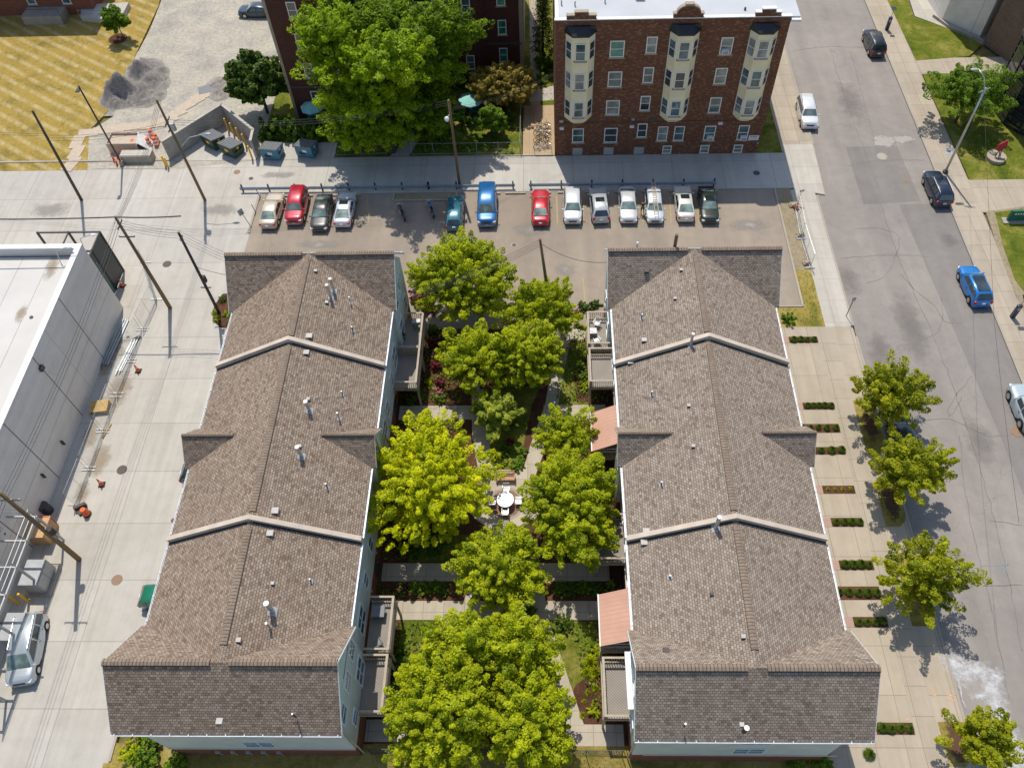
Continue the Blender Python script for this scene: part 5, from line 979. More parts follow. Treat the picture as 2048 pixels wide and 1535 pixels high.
# left timber edge with small pipe posts and sign
t = thing('sign_post', 'small grey sign leaning at the left end of the parking lot', 'sign', (*G(500, 452)[:2], 0)); p = G(503, 455); MB().tube([p, p+Vector((-.5, .2, 1.9))], .03, 6).build('post', 'pole_dark', t); MB().box((p.x-.55, p.y+.2, 1.9), (.55, .03, .6), R(50), R(-20)).build('sign_plate', 'grey_steel', t)
for k, (x, y) in enumerate(((512, 425), (521, 395))): p = G(x, y); tag(MB().tube([p, p+Vector((-.15, 0, 1.1))], .035, 6).build('stake', 'pole_dark'), ('thin dark stake at the lot edge beside the beige sedan', 'thin dark stake at the far left corner of the lot')[k], 'stake')
def chain_fence(name, label, pts, h, mat='utility_grey', group=None, step=2.4, grid=.6, cat='fence', feet=False, r=.02, loc=None):
    P_ = [Vector((*p, 0)) for p in pts]; t = thing(name, label, cat, tuple(P_[0]), 0, group); m_ = MB(); rl = MB()
    for a, e in zip(P_, P_[1:]):
        L = (e-a).length; d = (e-a)/L; n = max(1, round(L/step))
        for z in (.12, h-.03): rl.tube([a+Vector((0, 0, z)), e+Vector((0, 0, z))], r, 5)
        for i in range(n+1): q = a+d*L*i/n; MB().tube([q, q+Vector((0, 0, h+.05))], r*1.5, 6).build('post', mat, t)
        k = int(L/grid)
        for i in range(k): q = a+d*(i+.5)*L/k; m_.tube([q+Vector((0, 0, .12)), q+Vector((0, 0, h))], .006, 3, False)
        for i in range(1, int(h/grid)): m_.tube([a+Vector((0, 0, i*grid)), e+Vector((0, 0, i*grid))], .006, 3, False)
    rl.build('rail', mat, t); m_.build('mesh', mat, t); return t
chain_fence('chain_link_fence', 'chain-link fence along the alley below the globe lamp pole', [(-14.2, 70.35), (-2.6, 70.35)], 1.5)
chain_fence('chain_link_fence', 'short chain-link fence beside the trunk of the huge tree', [(-22.4, 70.35), (-17.0, 70.6)], 1.3)
chain_fence('chain_link_fence', 'chain-link return beside the bicycle path', [(-2.6, 70.35), (-2.6, 77)], 1.5)
chain_fence('iron_fence', 'black picket fence across the foot of the courtyard', [(-11.6, 10.75), (4.8, 10.75)], 1.6, 'dark_metal', None, 2.4, .14)
TF = 'temporary mesh fence panels'
pan = [((-39.0, 55.0), (-36.6, 50.3)), ((-36.6, 50.2), (-36.9, 46.8)), ((-36.95, 46.5), (-37.05, 43.2)), ((-37.05, 42.9), (-37.15, 39.6)), ((-37.2, 39.2), (-37.25, 35.9)), ((-37.25, 35.6), (-37.3, 32.3)), ((-37.3, 32.0), (-37.4, 28.9))]
nm_ = ['beside the cable pole, nearest the screened enclosure', 'beyond the pile of bright steel studs', 'over the bright steel studs', 'next to the pallet stack, above it', 'next to the pallet stack, below it', 'beside the small traffic cone', 'at the orange barrel end']
for k, (a, e) in enumerate(pan):
    t = thing('mesh_fence_panel', 'galvanised mesh fence panel '+nm_[k], 'fence panel', (*a, 0), 0, TF); A, E_ = Vector((*a, .12)), Vector((*e, .12)); u = Vector((0, 0, 1.85)); f = MB(); f.tube([A, A+u, E_+u, E_, A], .022, 6, False).tube([A.lerp(E_, .5), A.lerp(E_, .5)+u], .015, 5); f.build('frame', 'galv', t)
    m_ = MB(); n = int((E_-A).length/.16)
    for i in range(1, n): q = A.lerp(E_, i/n); m_.tube([q, q+u], .005, 3, False)
    for i in range(1, 11): m_.tube([A+u*i/11, E_+u*i/11], .005, 3, False)
    m_.build('mesh', 'galv', t)
    for q in (A, E_): o = MB().bb(q.x-.55, q.x+.55, q.y-.05, q.y+.05, 0, .07); o.build('foot', 'grey_steel', t)
RF = 'mesh fence panels by the gravel strip'
for k, (a, e) in enumerate((((25.05, 61.7), (24.85, 57.5)), ((24.85, 57.2), (25.0, 53.4)))):
    t = thing('mesh_fence_panel', ('far', 'near')[k]+' mesh fence panel between the gravel strip and the sidewalk', 'fence panel', (*a, 0), 0, RF); A, E_ = Vector((*a, .1)), Vector((*e, .1)); u = Vector((0, 0, 1.8)); MB().tube([A, A+u, E_+u, E_, A], .025, 6, False).tube([A.lerp(E_, .5), A.lerp(E_, .5)+u], .02, 5).build('frame', 'galv', t)
    m_ = MB(); [m_.tube([A.lerp(E_, i/26), A.lerp(E_, i/26)+u], .006, 3, False) for i in range(1, 26)]; m_.build('mesh', 'galv', t)
    for q in (A, E_): MB().bb(q.x-.45, q.x+.45, q.y-.06, q.y+.06, 0, .1).build('foot', 'grey_steel', t)
for k, (x, y) in enumerate(((1585, 412), (1601, 470), (1613, 527))): p = G(x, y); tag(MB().box((p.x, p.y, .1), (.75, .5, .2), R(10)).box((p.x, p.y, .26), (.5, .35, .12), R(25)).build('ballast_block', 'stone', bevel=.05), 'tan ballast block at the '+('far end', 'middle', 'near end')[k]+' of the gravel strip fence', 'ballast block', 'fence ballast blocks')
# ---------------------------------------------------------------- small street things
def cone(loc, label, h=.95, r=.2, base='cone_orange', lean=0, group='traffic cones'):
    t = thing('traffic_cone', label, 'traffic cone', loc, rng.random()*3, group); MB().box((0, 0, .025), (r*2.3, r*2.3, .05)).build('base', base, t, world=False)
    MB().tube([(0, 0, .05), (0, 0, h*.5)], [r*.8, r*.5], 12).tube([(0, 0, h*.62), (0, 0, h)], [r*.4, r*.15], 12).build('body', 'cone_orange', t, world=False); MB().tube([(0, 0, h*.5), (0, 0, h*.62)], [r*.5, r*.4], 12).build('band', 'stripe_white', t, world=False); t.rotation_euler[0] = lean; return t
for x, y, lb in ((246, 572, 'tall orange cone in the shade of the screened enclosure'), (277, 742, 'orange cone with a dark base beside the mesh fence'), (204, 969, 'orange cone on a wide dark base beyond the barrel end of the fence'), (1592, 418, 'orange cone at the driveway by the gravel strip')): p = G(x, y); cone((p.x, p.y, 0), lb, 1.0, .22, 'rubber')
ws = ['leftmost', 'second', 'third', 'fourth', 'fifth', 'rightmost']
for k, (x, y) in enumerate(((229, 322), (235, 330), (240, 322), (236, 316), (250, 318), (256, 315))): p = G(x, y); cone((p.x, p.y, 0), ws[k]+' red-orange cone of the cluster around the black lamp post', 1.1, .16)
for k, (x, y) in enumerate(((272, 296), (287, 290), (301, 292), (314, 291), (306, 276), (316, 284))):
    p = G(x, y); t = thing('traffic_barrel', ws[k]+' orange and white barrel by the wooden crate', 'traffic barrel', (p.x, p.y, 0), 0, 'construction barrels'); b = MB()
    for i in range(5): b.m = i % 2; b.cyl((p.x, p.y, .02+i*.2), .3-.02*i, .2, 14, .29-.02*i)
    b.build('drum', ['cone_orange', 'stripe_white'], t); MB().cyl((p.x, p.y, 1.02), .2, .06, 12).build('lid', 'cone_orange', t)
p = G(175, 1028); t = thing('traffic_barrel', 'lone orange barrel at the lower end of the temporary fence', 'traffic barrel', (p.x, p.y, 0)); MB().cyl((p.x, p.y, 0), .33, .12, 14).build('base', 'rubber', t); MB().cyl((p.x, p.y, .12), .28, .75, 14, .2).build('drum', 'cone_orange', t)
p = G(165, 1018); tag(MB().box((p.x-.1, p.y+.1, .25), (.9, .25, .5), .5).box((p.x, p.y-.1, .12), (.7, .7, .2), .9).build('rubble', 'iron'), 'small heap of debris by the lone orange barrel', 'rubble')
def bollard(x, y, label, h=1.25, group='yellow bollards', z=0):
    p = G(x, y, z); t = thing('bollard', label, 'bollard', (p.x, p.y, 0), 0, group); MB().cyl((0, 0, 0), .1, h, 14).build('post', 'bollard_yellow', t, world=False); MB().ball((0, 0, h), .1, 12, 8, (1, 1, .5)).build('cap', 'bollard_yellow', t, True, False)
for k, (x, y) in enumerate(((458, 263), (469, 272), (481, 282), (493, 294), (505, 318))): bollard(x, y, 'yellow bollard inside the block wall, '+['nearest the wall corner', 'second from the corner', 'middle one of the row', 'fourth from the corner', 'nearest the alley'][k], 1.7)
for k, (x, y) in enumerate(((332, 332), (337, 335))): bollard(x, y, 'yellow bollard at the open end of the block wall, '+('left one', 'right one')[k], 1.3)
for k, (x, y) in enumerate(((86, 1082), (103, 1084), (82, 1143), (38, 1206), (58, 1202))): bollard(x, y, 'yellow bollard '+['left of the pair by the orange crate', 'right of the pair by the orange crate', 'alone between the two grey cabinets', 'left of the pair behind the minivan', 'right of the pair behind the minivan'][k], 1.5)
def dumpster(x, y, col, label, rz, lid='lid_grey'):
    p = G(x, y); t = thing('dumpster', label, 'dumpster', (p.x, p.y, 0), rz, 'dumpsters along the alley')
    b = MB(); pr = [(-.75, .15), (.75, .15), (.85, .7), (.85, 1.15), (-.85, 1.55), (-.85, .7)]; b.hexa([(-.95, q[0], q[1]) for q in pr][::-1], [(.95, q[0], q[1]) for q in pr][::-1]); b.build('bin', col, t, world=False)
    f = MB(); f.hexa([(-1.0, .9, 1.18), (1.0, .9, 1.18), (1.0, -.9, 1.6), (-1.0, -.9, 1.6)], [(-1.0, .9, 1.13), (1.0, .9, 1.13), (1.0, -.9, 1.55), (-1.0, -.9, 1.55)]); o = f.build('lid', lid, t, world=False)
    for k in range(6): q = -.85+k*.34; MB().hexa([(q-.03, .88, 1.21), (q+.03, .88, 1.21), (q+.03, -.88, 1.63), (q-.03, -.88, 1.63)], [(q-.03, .88, 1.18), (q+.03, .88, 1.18), (q+.03, -.88, 1.6), (q-.03, -.88, 1.6)]).build('lid_rib', lid, o, world=False)
    for s in (-1, 1): MB().bb(min(s*.95, s*1.12), max(s*.95, s*1.12), -.5, .5, .65, .85).build('fork_pocket', col, t, world=False); MB().box((s*.96, 0, 1.05), (.02, .3, .3)).build('sticker', 'bollard_yellow' if 'green' in col else 'plate', t, world=False)
    MB().box((.1, -.865, 1.0), (.5, .02, .3)).build('sticker', 'bollard_yellow' if 'green' in col else 'plate', t, world=False); MB().box((-.2, -.86, .72), (.7, .02, .35)).build('side_door', 'black', t, world=False)
    for a in (-.7, .7):
        for e in (-.6, .6): MB().tube([(a-.04, e, .08), (a+.04, e, .08)], .08, 10).build('caster', 'rubber', t, world=False)
for x, y, c, l, r_ in ((432, 290, 'dumpster_green', 'dark green dumpster deeper in the block wall corner', R(-35)), (468, 306, 'dumpster_green', 'dark green dumpster nearer the alley with a yellow sticker', R(-30)), (548, 312, 'dumpster_blue', 'blue dumpster beside the end of the block wall', R(-8)), (617, 307, 'dumpster_blue', 'blue dumpster right of its blue twin, by the hedge', R(-12))): dumpster(x, y, c, l, r_)
# crate, barrier, boards, gravel heaps
p = G(262, 296); t = thing('wooden_crate', 'open plywood crate with a red edge beside the orange barrels', 'crate', (p.x, p.y, 0)); b = MB(); b.bb(p.x-1.9, p.x+1.3, p.y-.9, p.y-.82, 0, 1.3).bb(p.x-1.9, p.x+1.3, p.y+.9, p.y+.98, 0, 1.3).bb(p.x-1.98, p.x-1.9, p.y-.9, p.y+.98, 0, 1.3).bb(p.x-1.9, p.x+1.3, p.y-.8, p.y+.9, 1.0, 1.05); b.build('body', 'plywood', t); MB().box((p.x+1.8, p.y+.1, .75), (.06, 1.9, 1.7), R(12), 0, R(-40)).build('lid', 'trim_white', t); MB().bb(p.x-1.9, p.x+1.3, p.y+.98, p.y+1.02, 1.2, 1.32).build('edge', 'red_door', t)
p = G(283, 322); t = thing('concrete_block', 'long grey concrete block behind the left bollards of the block wall', 'concrete block', (p.x, p.y, 0)); MB().bb(p.x-1.9, p.x+1.4, p.y-.4, p.y+.7, 0, .95).build('block', 'kerb_concrete', t, bevel=.04); MB().bb(p.x-1.9, p.x+1.4, p.y-.3, p.y+.6, .96, 1.0).build('top', 'pale_concrete', t)
bd = [((143, 328), 15), ((153, 305), 5), ((155, 284), 0), ((178, 266), 82), ((205, 262), 86), ((232, 258), 92), ((258, 254), 88), ((284, 252), 86), ((310, 248), 84), ((335, 240), 60), ((352, 228), 50), ((370, 214), 45), ((388, 203), 45), ((402, 193), 55)]
for k, ((x, y), a) in enumerate(bd):
    p = G(x, y); tag(MB().box((p.x, p.y, .05+.002*(k % 2)), (1.3, 2.3, .03), R(-a)).build('plywood_sheet', 'plywood'), 'plywood sheet number '+str(k+1)+' of the path of boards, counted from the alley', 'plywood sheet', 'boards laid as a path')
p = G(411, 180); tag(MB().box((p.x, p.y, .05), (1.6, 1.5, .05), R(20)).build('steel_plate', 'lid_grey'), 'dark steel plate beyond the end of the board path', 'steel plate')
def heap(name, label, cx, cy, pts, seed):
    n = 64; g = np.random.default_rng(seed); g2 = g.uniform(-1, 1, (n, n)); v = []; xs = np.linspace(-1, 1, n)
    k = [(g.uniform(0, 6.28), g.uniform(1.5, 9), g.uniform(0, 6.28), g.uniform(1.5, 9)) for _ in range(14)]
    c = G(cx, cy); b = MB()
    for i in range(n):
        for j in range(n):
            x, y = xs[i]*5.2, xs[j]*6.2; z = 0
            for (px, py, rr, h) in pts: d = math.hypot(x-px, y-py)/rr; z = (z**3+(h*(1-d)**1.15)**3)**(1/3) if d < 1 else z
            nz = sum(math.sin(a+f*x*.4)*math.sin(b2+f2*y*.4) for a, f, b2, f2 in k)/14
            b.v.append((c.x+x, c.y+y, -.03+z*(1+1.8*nz)+.05*nz+(z > .15)*.16*g2[i, j]))
    for i in range(n-1):
        for j in range(n-1): b.f.append((i*n+j, (i+1)*n+j, (i+1)*n+j+1, i*n+j+1))
    b.mi = [0]*len(b.f); tag(b.build(name, 'heap_gravel', smooth=True), label, 'gravel heap')
heap('gravel_heap', 'heap of dark grey gravel between the dry lawn and the gravel yard', 278, 165, [(-1.3, -2.7, 2.6, 2.5), (.2, -2.2, 2.3, 2.0), (.6, 1.0, 2.9, 1.8), (0, 2.6, 2.4, 1.3), (1.4, -.4, 2.6, 1.1), (1.7, -2.7, 2.4, .9), (-1.8, -.6, 2.0, 1.4)], 3)
heap('soil_heap', 'low heap of dirt beside the dark round tree', 435, 175, [(.3, .5, 2.0, .5), (.6, -1.2, 1.6, .4)], 9)
# pallets, studs, tank, crate by the concrete building
for k in range(3):
    t = thing('pallet', ('bottom', 'middle', 'top')[k]+' wooden pallet of the stack beside the mesh fence', 'pallet', (-38.1, 38.0, .16*k), R(4*k), 'stacked pallets')
    for i in range(6): MB().box((0, -.5+i*.2, .135), (1.5, .13, .025)).build('slat', 'pallet_slat', t, world=False)
    for i in (-1, 0, 1): MB().box((i*.68, 0, .06), (.09, 1.15, .11)).build('stringer', 'pallet_wood', t, world=False)
for k, (x, y, L, rz, n) in enumerate(((-39.0, 45.0, 5.2, R(-4), 6), (-37.45, 43.4, 3.6, R(-7), 5))):
    t = thing('stud_bundle', ('bundle of blue-grey steel studs leaning along the concrete wall', 'bundle of bright steel studs lying inside the mesh fence')[k], 'steel studs', (x, y, 0), rz)
    for i in range(n): MB().box((-.3+i*.12, rng.uniform(-.3, .3), .08+.05*(i % 2)), (.09, L, .07)).build('stud', 'galv' if k or i % 2 else 'zinc_blue', t, world=False)
p = G(214, 862); tag(MB().box((p.x, p.y, .06), (.14, 1.4, .1), R(-12)).build('timber', 'pallet_wood'), 'short yellow timber lying inside the mesh fence', 'timber')
p = G(97, 1022); t = thing('steel_drum', 'dark open drum standing in the shade by the concrete wall', 'drum', (p.x, p.y, 0)); MB().cyl((p.x, p.y, 0), .42, 1.0, 18).build('barrel', 'dark_metal', t); MB().cyl((p.x, p.y, 1.0), .38, .01, 18).build('lid', 'iron', t)
p = G(92, 1072); t = thing('plywood_crate', 'orange plywood crate with red panels behind two yellow bollards', 'crate', (p.x, p.y, 0)); MB().bb(p.x-1.1, p.x+.7, p.y-.7, p.y+.9, 0, 1.5).build('box', 'tile_tan', t); MB().bb(p.x-1.12, p.x+.72, p.y+.9, p.y+.95, .1, 1.6).build('panel', 'red_door', t); MB().bb(p.x-1.2, p.x+.8, p.y-.8, p.y+1.0, 1.503, 1.56).build('lid', 'tile_tan', t)
p = G(77, 1035); t = thing('hand_cart', 'red upright hand cart leaning in the shade of the concrete wall', 'hand cart', (p.x, p.y, 0)); MB().tube([(p.x-.2, p.y, .1), (p.x-.3, p.y+.3, 1.5)], .05, 6).tube([(p.x+.1, p.y, .1), (p.x, p.y+.3, 1.5)], .05, 6).build('frame', 'red_door', t); MB().tube([(p.x-.3, p.y, .16), (p.x+.2, p.y, .16)], .15, 12).build('wheel', 'rubber', t)
# kiosks, street sign, green sign, sculpture
for x, y, ys, lb in ((1773, 60, 0, 'dark parking kiosk with a solar panel at the far end of the street'), (2024, 634, 0, 'dark parking kiosk with a solar panel by the vivid blue crossover')):
    p = G(x, y); t = thing('parking_kiosk', lb, 'parking kiosk', (p.x, p.y, 0), 0, 'parking kiosks'); MB().bb(p.x-.2, p.x+.2, p.y-.15, p.y+.15, 0, 1.65).build('cabinet', 'kiosk', t, bevel=.03); MB().bb(p.x-.12, p.x+.12, p.y-.16, p.y-.152, 1.1, 1.4).build('screen', 'grey_steel', t); MB().cyl((p.x, p.y, 1.65), .035, 1.0, 8).build('mast', 'galv', t); MB().box((p.x, p.y, 2.7), (.55, .5, .04), 0, R(15)).build('solar_panel', 'win_dark', t)
p = G(1692, 632); t = thing('street_sign', 'thin no-parking sign post at the sidewalk edge by the driveways', 'street sign', (p.x, p.y, 0)); MB().cyl((p.x, p.y, 0), .035, 2.6, 8).build('post', 'pole_dark', t); MB().box((p.x, p.y-.04, 2.4), (.32, .02, .45)).build('sign_plate', 'grey_steel', t)
p = G(1596, 405); t = thing('street_sign', 'small double sign behind the gravel strip by the driveway', 'street sign', (p.x, p.y, 0)); MB().cyl((p.x, p.y, 0), .03, 1.7, 8).build('post', 'galv', t); MB().box((p.x-.1, p.y-.03, 1.55), (.2, .02, .3)).box((p.x+.13, p.y-.03, 1.6), (.2, .02, .3)).build('sign_plate', 'grey_steel', t)
p = G(2030, 442); t = thing('monument_sign', 'green monument sign on the lawn at the right edge', 'sign', (p.x, p.y, 0)); MB().bb(p.x-1.3, p.x+1.4, p.y-.45, p.y+.35, 0, .18).build('plinth', 'kerb_concrete', t); MB().bb(p.x-.9, p.x+1.4, p.y-.12, p.y+.12, .18, 1.4).build('board', 'sign_green', t); b = MB(); [b.bb(p.x-.5+.25*i, p.x-.36+.25*i, p.y-.13, p.y-.122, .95, 1.15) for i in range(7)]; b.build('lettering', 'trim_white', t)
p = G(1990, 318); t = thing('sculpture', 'small dark red metal sculpture on a round concrete plinth in the garden', 'sculpture', (p.x, p.y, 0)); MB().cyl((p.x, p.y, 0), .98, .4, 32).build('plinth', 'walk_concrete', t); MB().tube([(p.x-.2, p.y-.1, .4), (p.x-.05, p.y, 1.4)], .05, 6).tube([(p.x+.3, p.y-.1, .4), (p.x+.1, p.y, 1.4)], .05, 6).tube([(p.x, p.y-.5, .4), (p.x, p.y, 1.2)], .05, 6).build('leg', 'dark_metal', t); b = MB(); b.hexa([(p.x-.45, p.y, 1.2), (p.x-.1, p.y-.1, 1.05), (p.x+.55, p.y, 1.5), (p.x+.4, p.y+.1, 2.3), (p.x-.3, p.y+.05, 1.8)], [(p.x-.45, p.y+.12, 1.2), (p.x-.1, p.y+.05, 1.05), (p.x+.55, p.y+.15, 1.5), (p.x+.4, p.y+.25, 2.3), (p.x-.3, p.y+.2, 1.8)]); b.build('blade', 'sculpt_red', t)
# ---------------------------------------------------------------- garden furniture
def parasol_table(x, y, lb, s_=1):
    p = G(x, y, 2.3); t = thing('picnic_table', 'teal picnic table under '+lb, 'picnic table', (p.x, p.y, 0), 0, 'picnic tables'); MB().bb(p.x-.9, p.x+.9, p.y-.4, p.y+.4, .72, .77).build('tabletop', 'table_green', t)
    for s in (-1, 1): MB().bb(p.x-.9, p.x+.9, p.y+s*.75-.13, p.y+s*.75+.13, .43, .47).build('bench', 'table_green', t); MB().tube([(p.x+s*.7, p.y-.7, 0), (p.x+s*.7, p.y+.3, .72)], .04, 5).tube([(p.x+s*.7, p.y+.7, 0), (p.x+s*.7, p.y-.3, .72)], .04, 5).build('leg', 'table_green', t)
    q = thing('parasol', lb[0].upper()*0+lb, 'parasol', (p.x, p.y, .0), 0, 'garden parasols'); MB().cyl((p.x, p.y, .77), .03, 1.75, 8).build('pole', 'trim_white', q); b = MB(); n = 8; k = len(b.v)
    for i in range(n): a0, a1 = 2*math.pi*i/n, 2*math.pi*(i+1)/n; b.face([(p.x, p.y, 2.6), (p.x+1.35*math.cos(a0), p.y+1.35*math.sin(a0), 2.1), (p.x+1.35*math.cos(a1), p.y+1.35*math.sin(a1), 2.1)]); b.face([(p.x+1.35*math.cos(a0), p.y+1.35*math.sin(a0), 2.1), (p.x+1.33*math.cos(a0), p.y+1.33*math.sin(a0), 1.95), (p.x+1.33*math.cos(a1), p.y+1.33*math.sin(a1), 1.95), (p.x+1.35*math.cos(a1), p.y+1.35*math.sin(a1), 2.1)])
    b.build('canopy', 'parasol', q); MB().ball((p.x, p.y, 2.63), .05, 8, 6).build('finial', 'trim_white', q)
parasol_table(941, 196, 'pale teal parasol between the huge tree and the olive tree'); parasol_table(624, 210, 'pale teal parasol peeking out left of the huge tree')
T0 = (-3.2, 28.9); t = thing('patio_table', 'round white patio table on the circle of red pavers', 'table', (*T0, .05)); MB().cyl((0, 0, .68), .66, .04, 32).build('tabletop', 'plastic_white', t, world=False)
for a in range(4): MB().tube([(.5*math.cos(a*1.57+.78), .5*math.sin(a*1.57+.78), 0), (.35*math.cos(a*1.57+.78), .35*math.sin(a*1.57+.78), .68)], .025, 6).build('leg', 'plastic_white', t, world=False)
def chair(loc, rz, label, mat='plastic_white', group='chairs around the round patio table'):
    t = thing('patio_chair', label, 'chair', loc, rz, group); MB().box((0, 0, .42), (.5, .48, .03)).build('seat', mat, t, world=False); b = MB(); b.tube([(-.24, -.25, .42), (-.24, -.33, .9), (.24, -.33, .9), (.24, -.25, .42)], .02, 5)
    for i in range(6): x = -.2+i*.08; b.tube([(x, -.26, .46), (x, -.33, .88)], .014, 4)
    b.build('backrest', mat, t, world=False)
    for x in (-.23, .23): MB().box((x*1.1, -.02, .63), (.05, .5, .03)).build('armrest', mat, t, world=False)
    for x in (-.22, .22):
        for y in (-.22, .22): MB().tube([(x, y, 0), (x, y, .63 if y > 0 else .42)], .018, 5).build('leg', mat, t, world=False)
chair((T0[0]+.02, T0[1]+1.0, .05), R(180), 'white chair at the far side of the round table, facing the camera'); chair((T0[0]+1.0, T0[1], .05), R(90), 'white chair right of the round table'); chair((T0[0], T0[1]-.95, .05), 0, 'white chair at the near side of the round table'); chair((T0[0]-1.0, T0[1]-.05, .05), R(-90), 'white chair left of the round table, under leaves')
t = thing('garden_bench', 'reddish wooden garden bench facing the round table', 'bench', (-3.25, 31.0, .05)); b = MB()
for i in range(5): b.box((0, -.22+i*.11, .44), (1.5, .09, .03))
b.build('seat', 'bench_wood', t, world=False); b = MB(); b.box((0, .3, .92), (1.5, .05, .07)).box((0, .26, .52), (1.5, .04, .06)); [b.box((-.68+i*.113, .28, .72), (.035, .03, .36)) for i in range(13)]; b.build('backrest', 'bench_wood', t, world=False)
for s in (-1, 1):
    MB().box((s*.73, 0, .64), (.06, .58, .04)).build('armrest', 'bench_wood', t, world=False)
    for y in (-.25, .28): MB().box((s*.73, y, .31), (.06, .06, .62)).build('leg', 'bench_wood', t, world=False)
chair((4.4, 44.5, 2.62), R(150), 'white chair at the far end of the upper right balcony', 'trim_white', 'balcony chairs'); chair((4.35, 42.6, 2.62), R(30), 'white chair at the near end of the upper right balcony', 'trim_white', 'balcony chairs')
t = thing('balcony_table', 'small square white table between the two balcony chairs', 'table', (4.05, 43.6, 2.62)); MB().box((0, 0, .5), (.6, .6, .04)).build('tabletop', 'plastic_white', t, world=False); [MB().tube([(x, y, 0), (x, y, .48)], .02, 5).build('leg', 'plastic_white', t, world=False) for x in (-.25, .25) for y in (-.25, .25)]
chair((-11.4, 17.1, 2.62), R(35), 'dark chair at the near end of the shaded left balcony', 'lid_grey', 'balcony chairs'); t = thing('balcony_table', 'blue-grey covered table on the shaded left balcony', 'table', (-11.6, 19.2, 2.62)); MB().box((0, 0, .6), (.9, .8, .05)).build('tabletop', 'lid_grey', t, world=False); [MB().tube([(x, y, 0), (x, y, .58)], .02, 5).build('leg', 'iron', t, world=False) for x in (-.35, .35) for y in (-.3, .3)]
t = thing('balcony_table', 'grey grill table at the far end of the upper left balcony', 'table', (-11.1, 44.6, 2.62)); MB().box((0, 0, .7), (.8, .5, .3)).build('body', 'utility_grey', t, world=False, bevel=.08); [MB().tube([(x, y, 0), (x, y, .56)], .02, 5).build('leg', 'iron', t, world=False) for x in (-.3, .3) for y in (-.2, .2)]
# bicycles at the rack
t = thing('bike_rack', 'grey steel bike rack railing beside the brick building', 'bike rack', (-.2, 70.9, 0)); MB().tube([(-1.05, 70.3, 0), (-1.05, 70.3, .95), (.8, 70.3, .95), (.8, 70.3, 0)], .035, 6).tube([(-1.05, 70.3, .5), (.8, 70.3, .5)], .02, 5).build('rail', 'grey_steel', t); MB().bb(-.9, .7, 71.2, 71.26, .4, .46).bb(-.9, .7, 73.4, 73.46, .4, .46).build('bar', 'grey_steel', t)
bc = ['white', 'red', 'orange', 'black', 'grey', 'dark blue', 'brown', 'pale blue']; cm = ['grey_steel', 'red_door', 'iron_rust', 'black', 'dark_metal', 'zinc_blue', 'iron', 'zinc_blue']
for k in range(8):
    y = 71.1+.52*k; t = thing('bicycle', bc[k]+' bicycle at the rack, number '+str(k+1)+' counted from the alley', 'bicycle', (-.25+(.15 if k % 2 else -.1), y, 0), R(rng.uniform(-14, 14)), 'bicycles at the rack')
    for x in (-.52, .52): o = MB().torus((x, 0, .34), .32, .03, n=22, mm=5).build('wheel', 'rubber', t, world=False); s_ = MB(); [s_.tube([(x, 0, .34), (x+.31*math.cos(a*.785), 0, .34+.31*math.sin(a*.785))], .004, 3, False) for a in range(8)]; s_.build('spokes', 'rim', o, world=False)
    MB().tube([(-.52, 0, .34), (-.2, 0, .78), (.36, 0, .82), (-.08, 0, .32), (-.2, 0, .78)], .018, 6, False).tube([(-.52, 0, .34), (-.08, 0, .32)], .014, 5).tube([(.52, 0, .34), (.36, 0, .82), (.34, 0, .98)], .016, 5).build('frame', cm[k], t, world=False)
    MB().tube([(.3, -.27, .98), (.36, 0, 1.0), (.3, .27, .98)], .014, 5).build('handlebar', 'dark_metal', t, world=False); MB().ball((-.24, 0, .86), .1, 8, 5, (1.3, .7, .4)).build('saddle', 'black', t, world=False)
for k in range(5): tag(MB().bb(-21.6+k*1.0, -21.3+k*1.0, 10.55, 10.8, .9, 1.25).cyl((-21.45+k*1.0, 10.65, .1), .05, .8, 8).build('gas_meter', 'grey_steel'), 'grey gas meter, '+['first', 'second', 'third', 'fourth', 'fifth'][k]+' from the left, under the front wall of the left block', 'gas meter', 'gas meters')
# ---------------------------------------------------------------- vegetation
def leaf_mesh(name, cen, nrm, size, mat, seed, asp=.55, jit=.5):
    """one small folded leaf spray per point: cen (n,3), nrm (n,3)"""
    g = np.random.default_rng(seed); n = len(cen); nrm = nrm+g.normal(0, jit, (n, 3)); nrm /= np.linalg.norm(nrm, axis=1)[:, None]+1e-9
    r = g.normal(0, 1, (n, 3)); u = np.cross(nrm, r); u /= np.linalg.norm(u, axis=1)[:, None]+1e-9; v = np.cross(nrm, u); s = (size*g.uniform(.6, 1.35, n))[:, None]
    q = np.stack([cen-u*s, cen-v*s*asp-nrm*s*.12, cen+u*s, cen+v*s*asp+nrm*s*.12], 1).reshape(-1, 3)
    me = bpy.data.meshes.new(name); me.vertices.add(4*n); me.vertices.foreach_set('co', q.ravel().astype(np.float32)); me.loops.add(4*n); me.loops.foreach_set('vertex_index', np.arange(4*n, dtype=np.int32))
    me.polygons.add(n); me.polygons.foreach_set('loop_start', np.arange(0, 4*n, 4, dtype=np.int32)); me.update(calc_edges=True); me.materials.append(MAT[mat])
    return me, g
def add_lv(me, lv):
    a = me.attributes.new('lv', 'FLOAT', 'POINT'); a.data.foreach_set('value', np.repeat(np.clip(lv, 0, 1), 4).astype(np.float32))
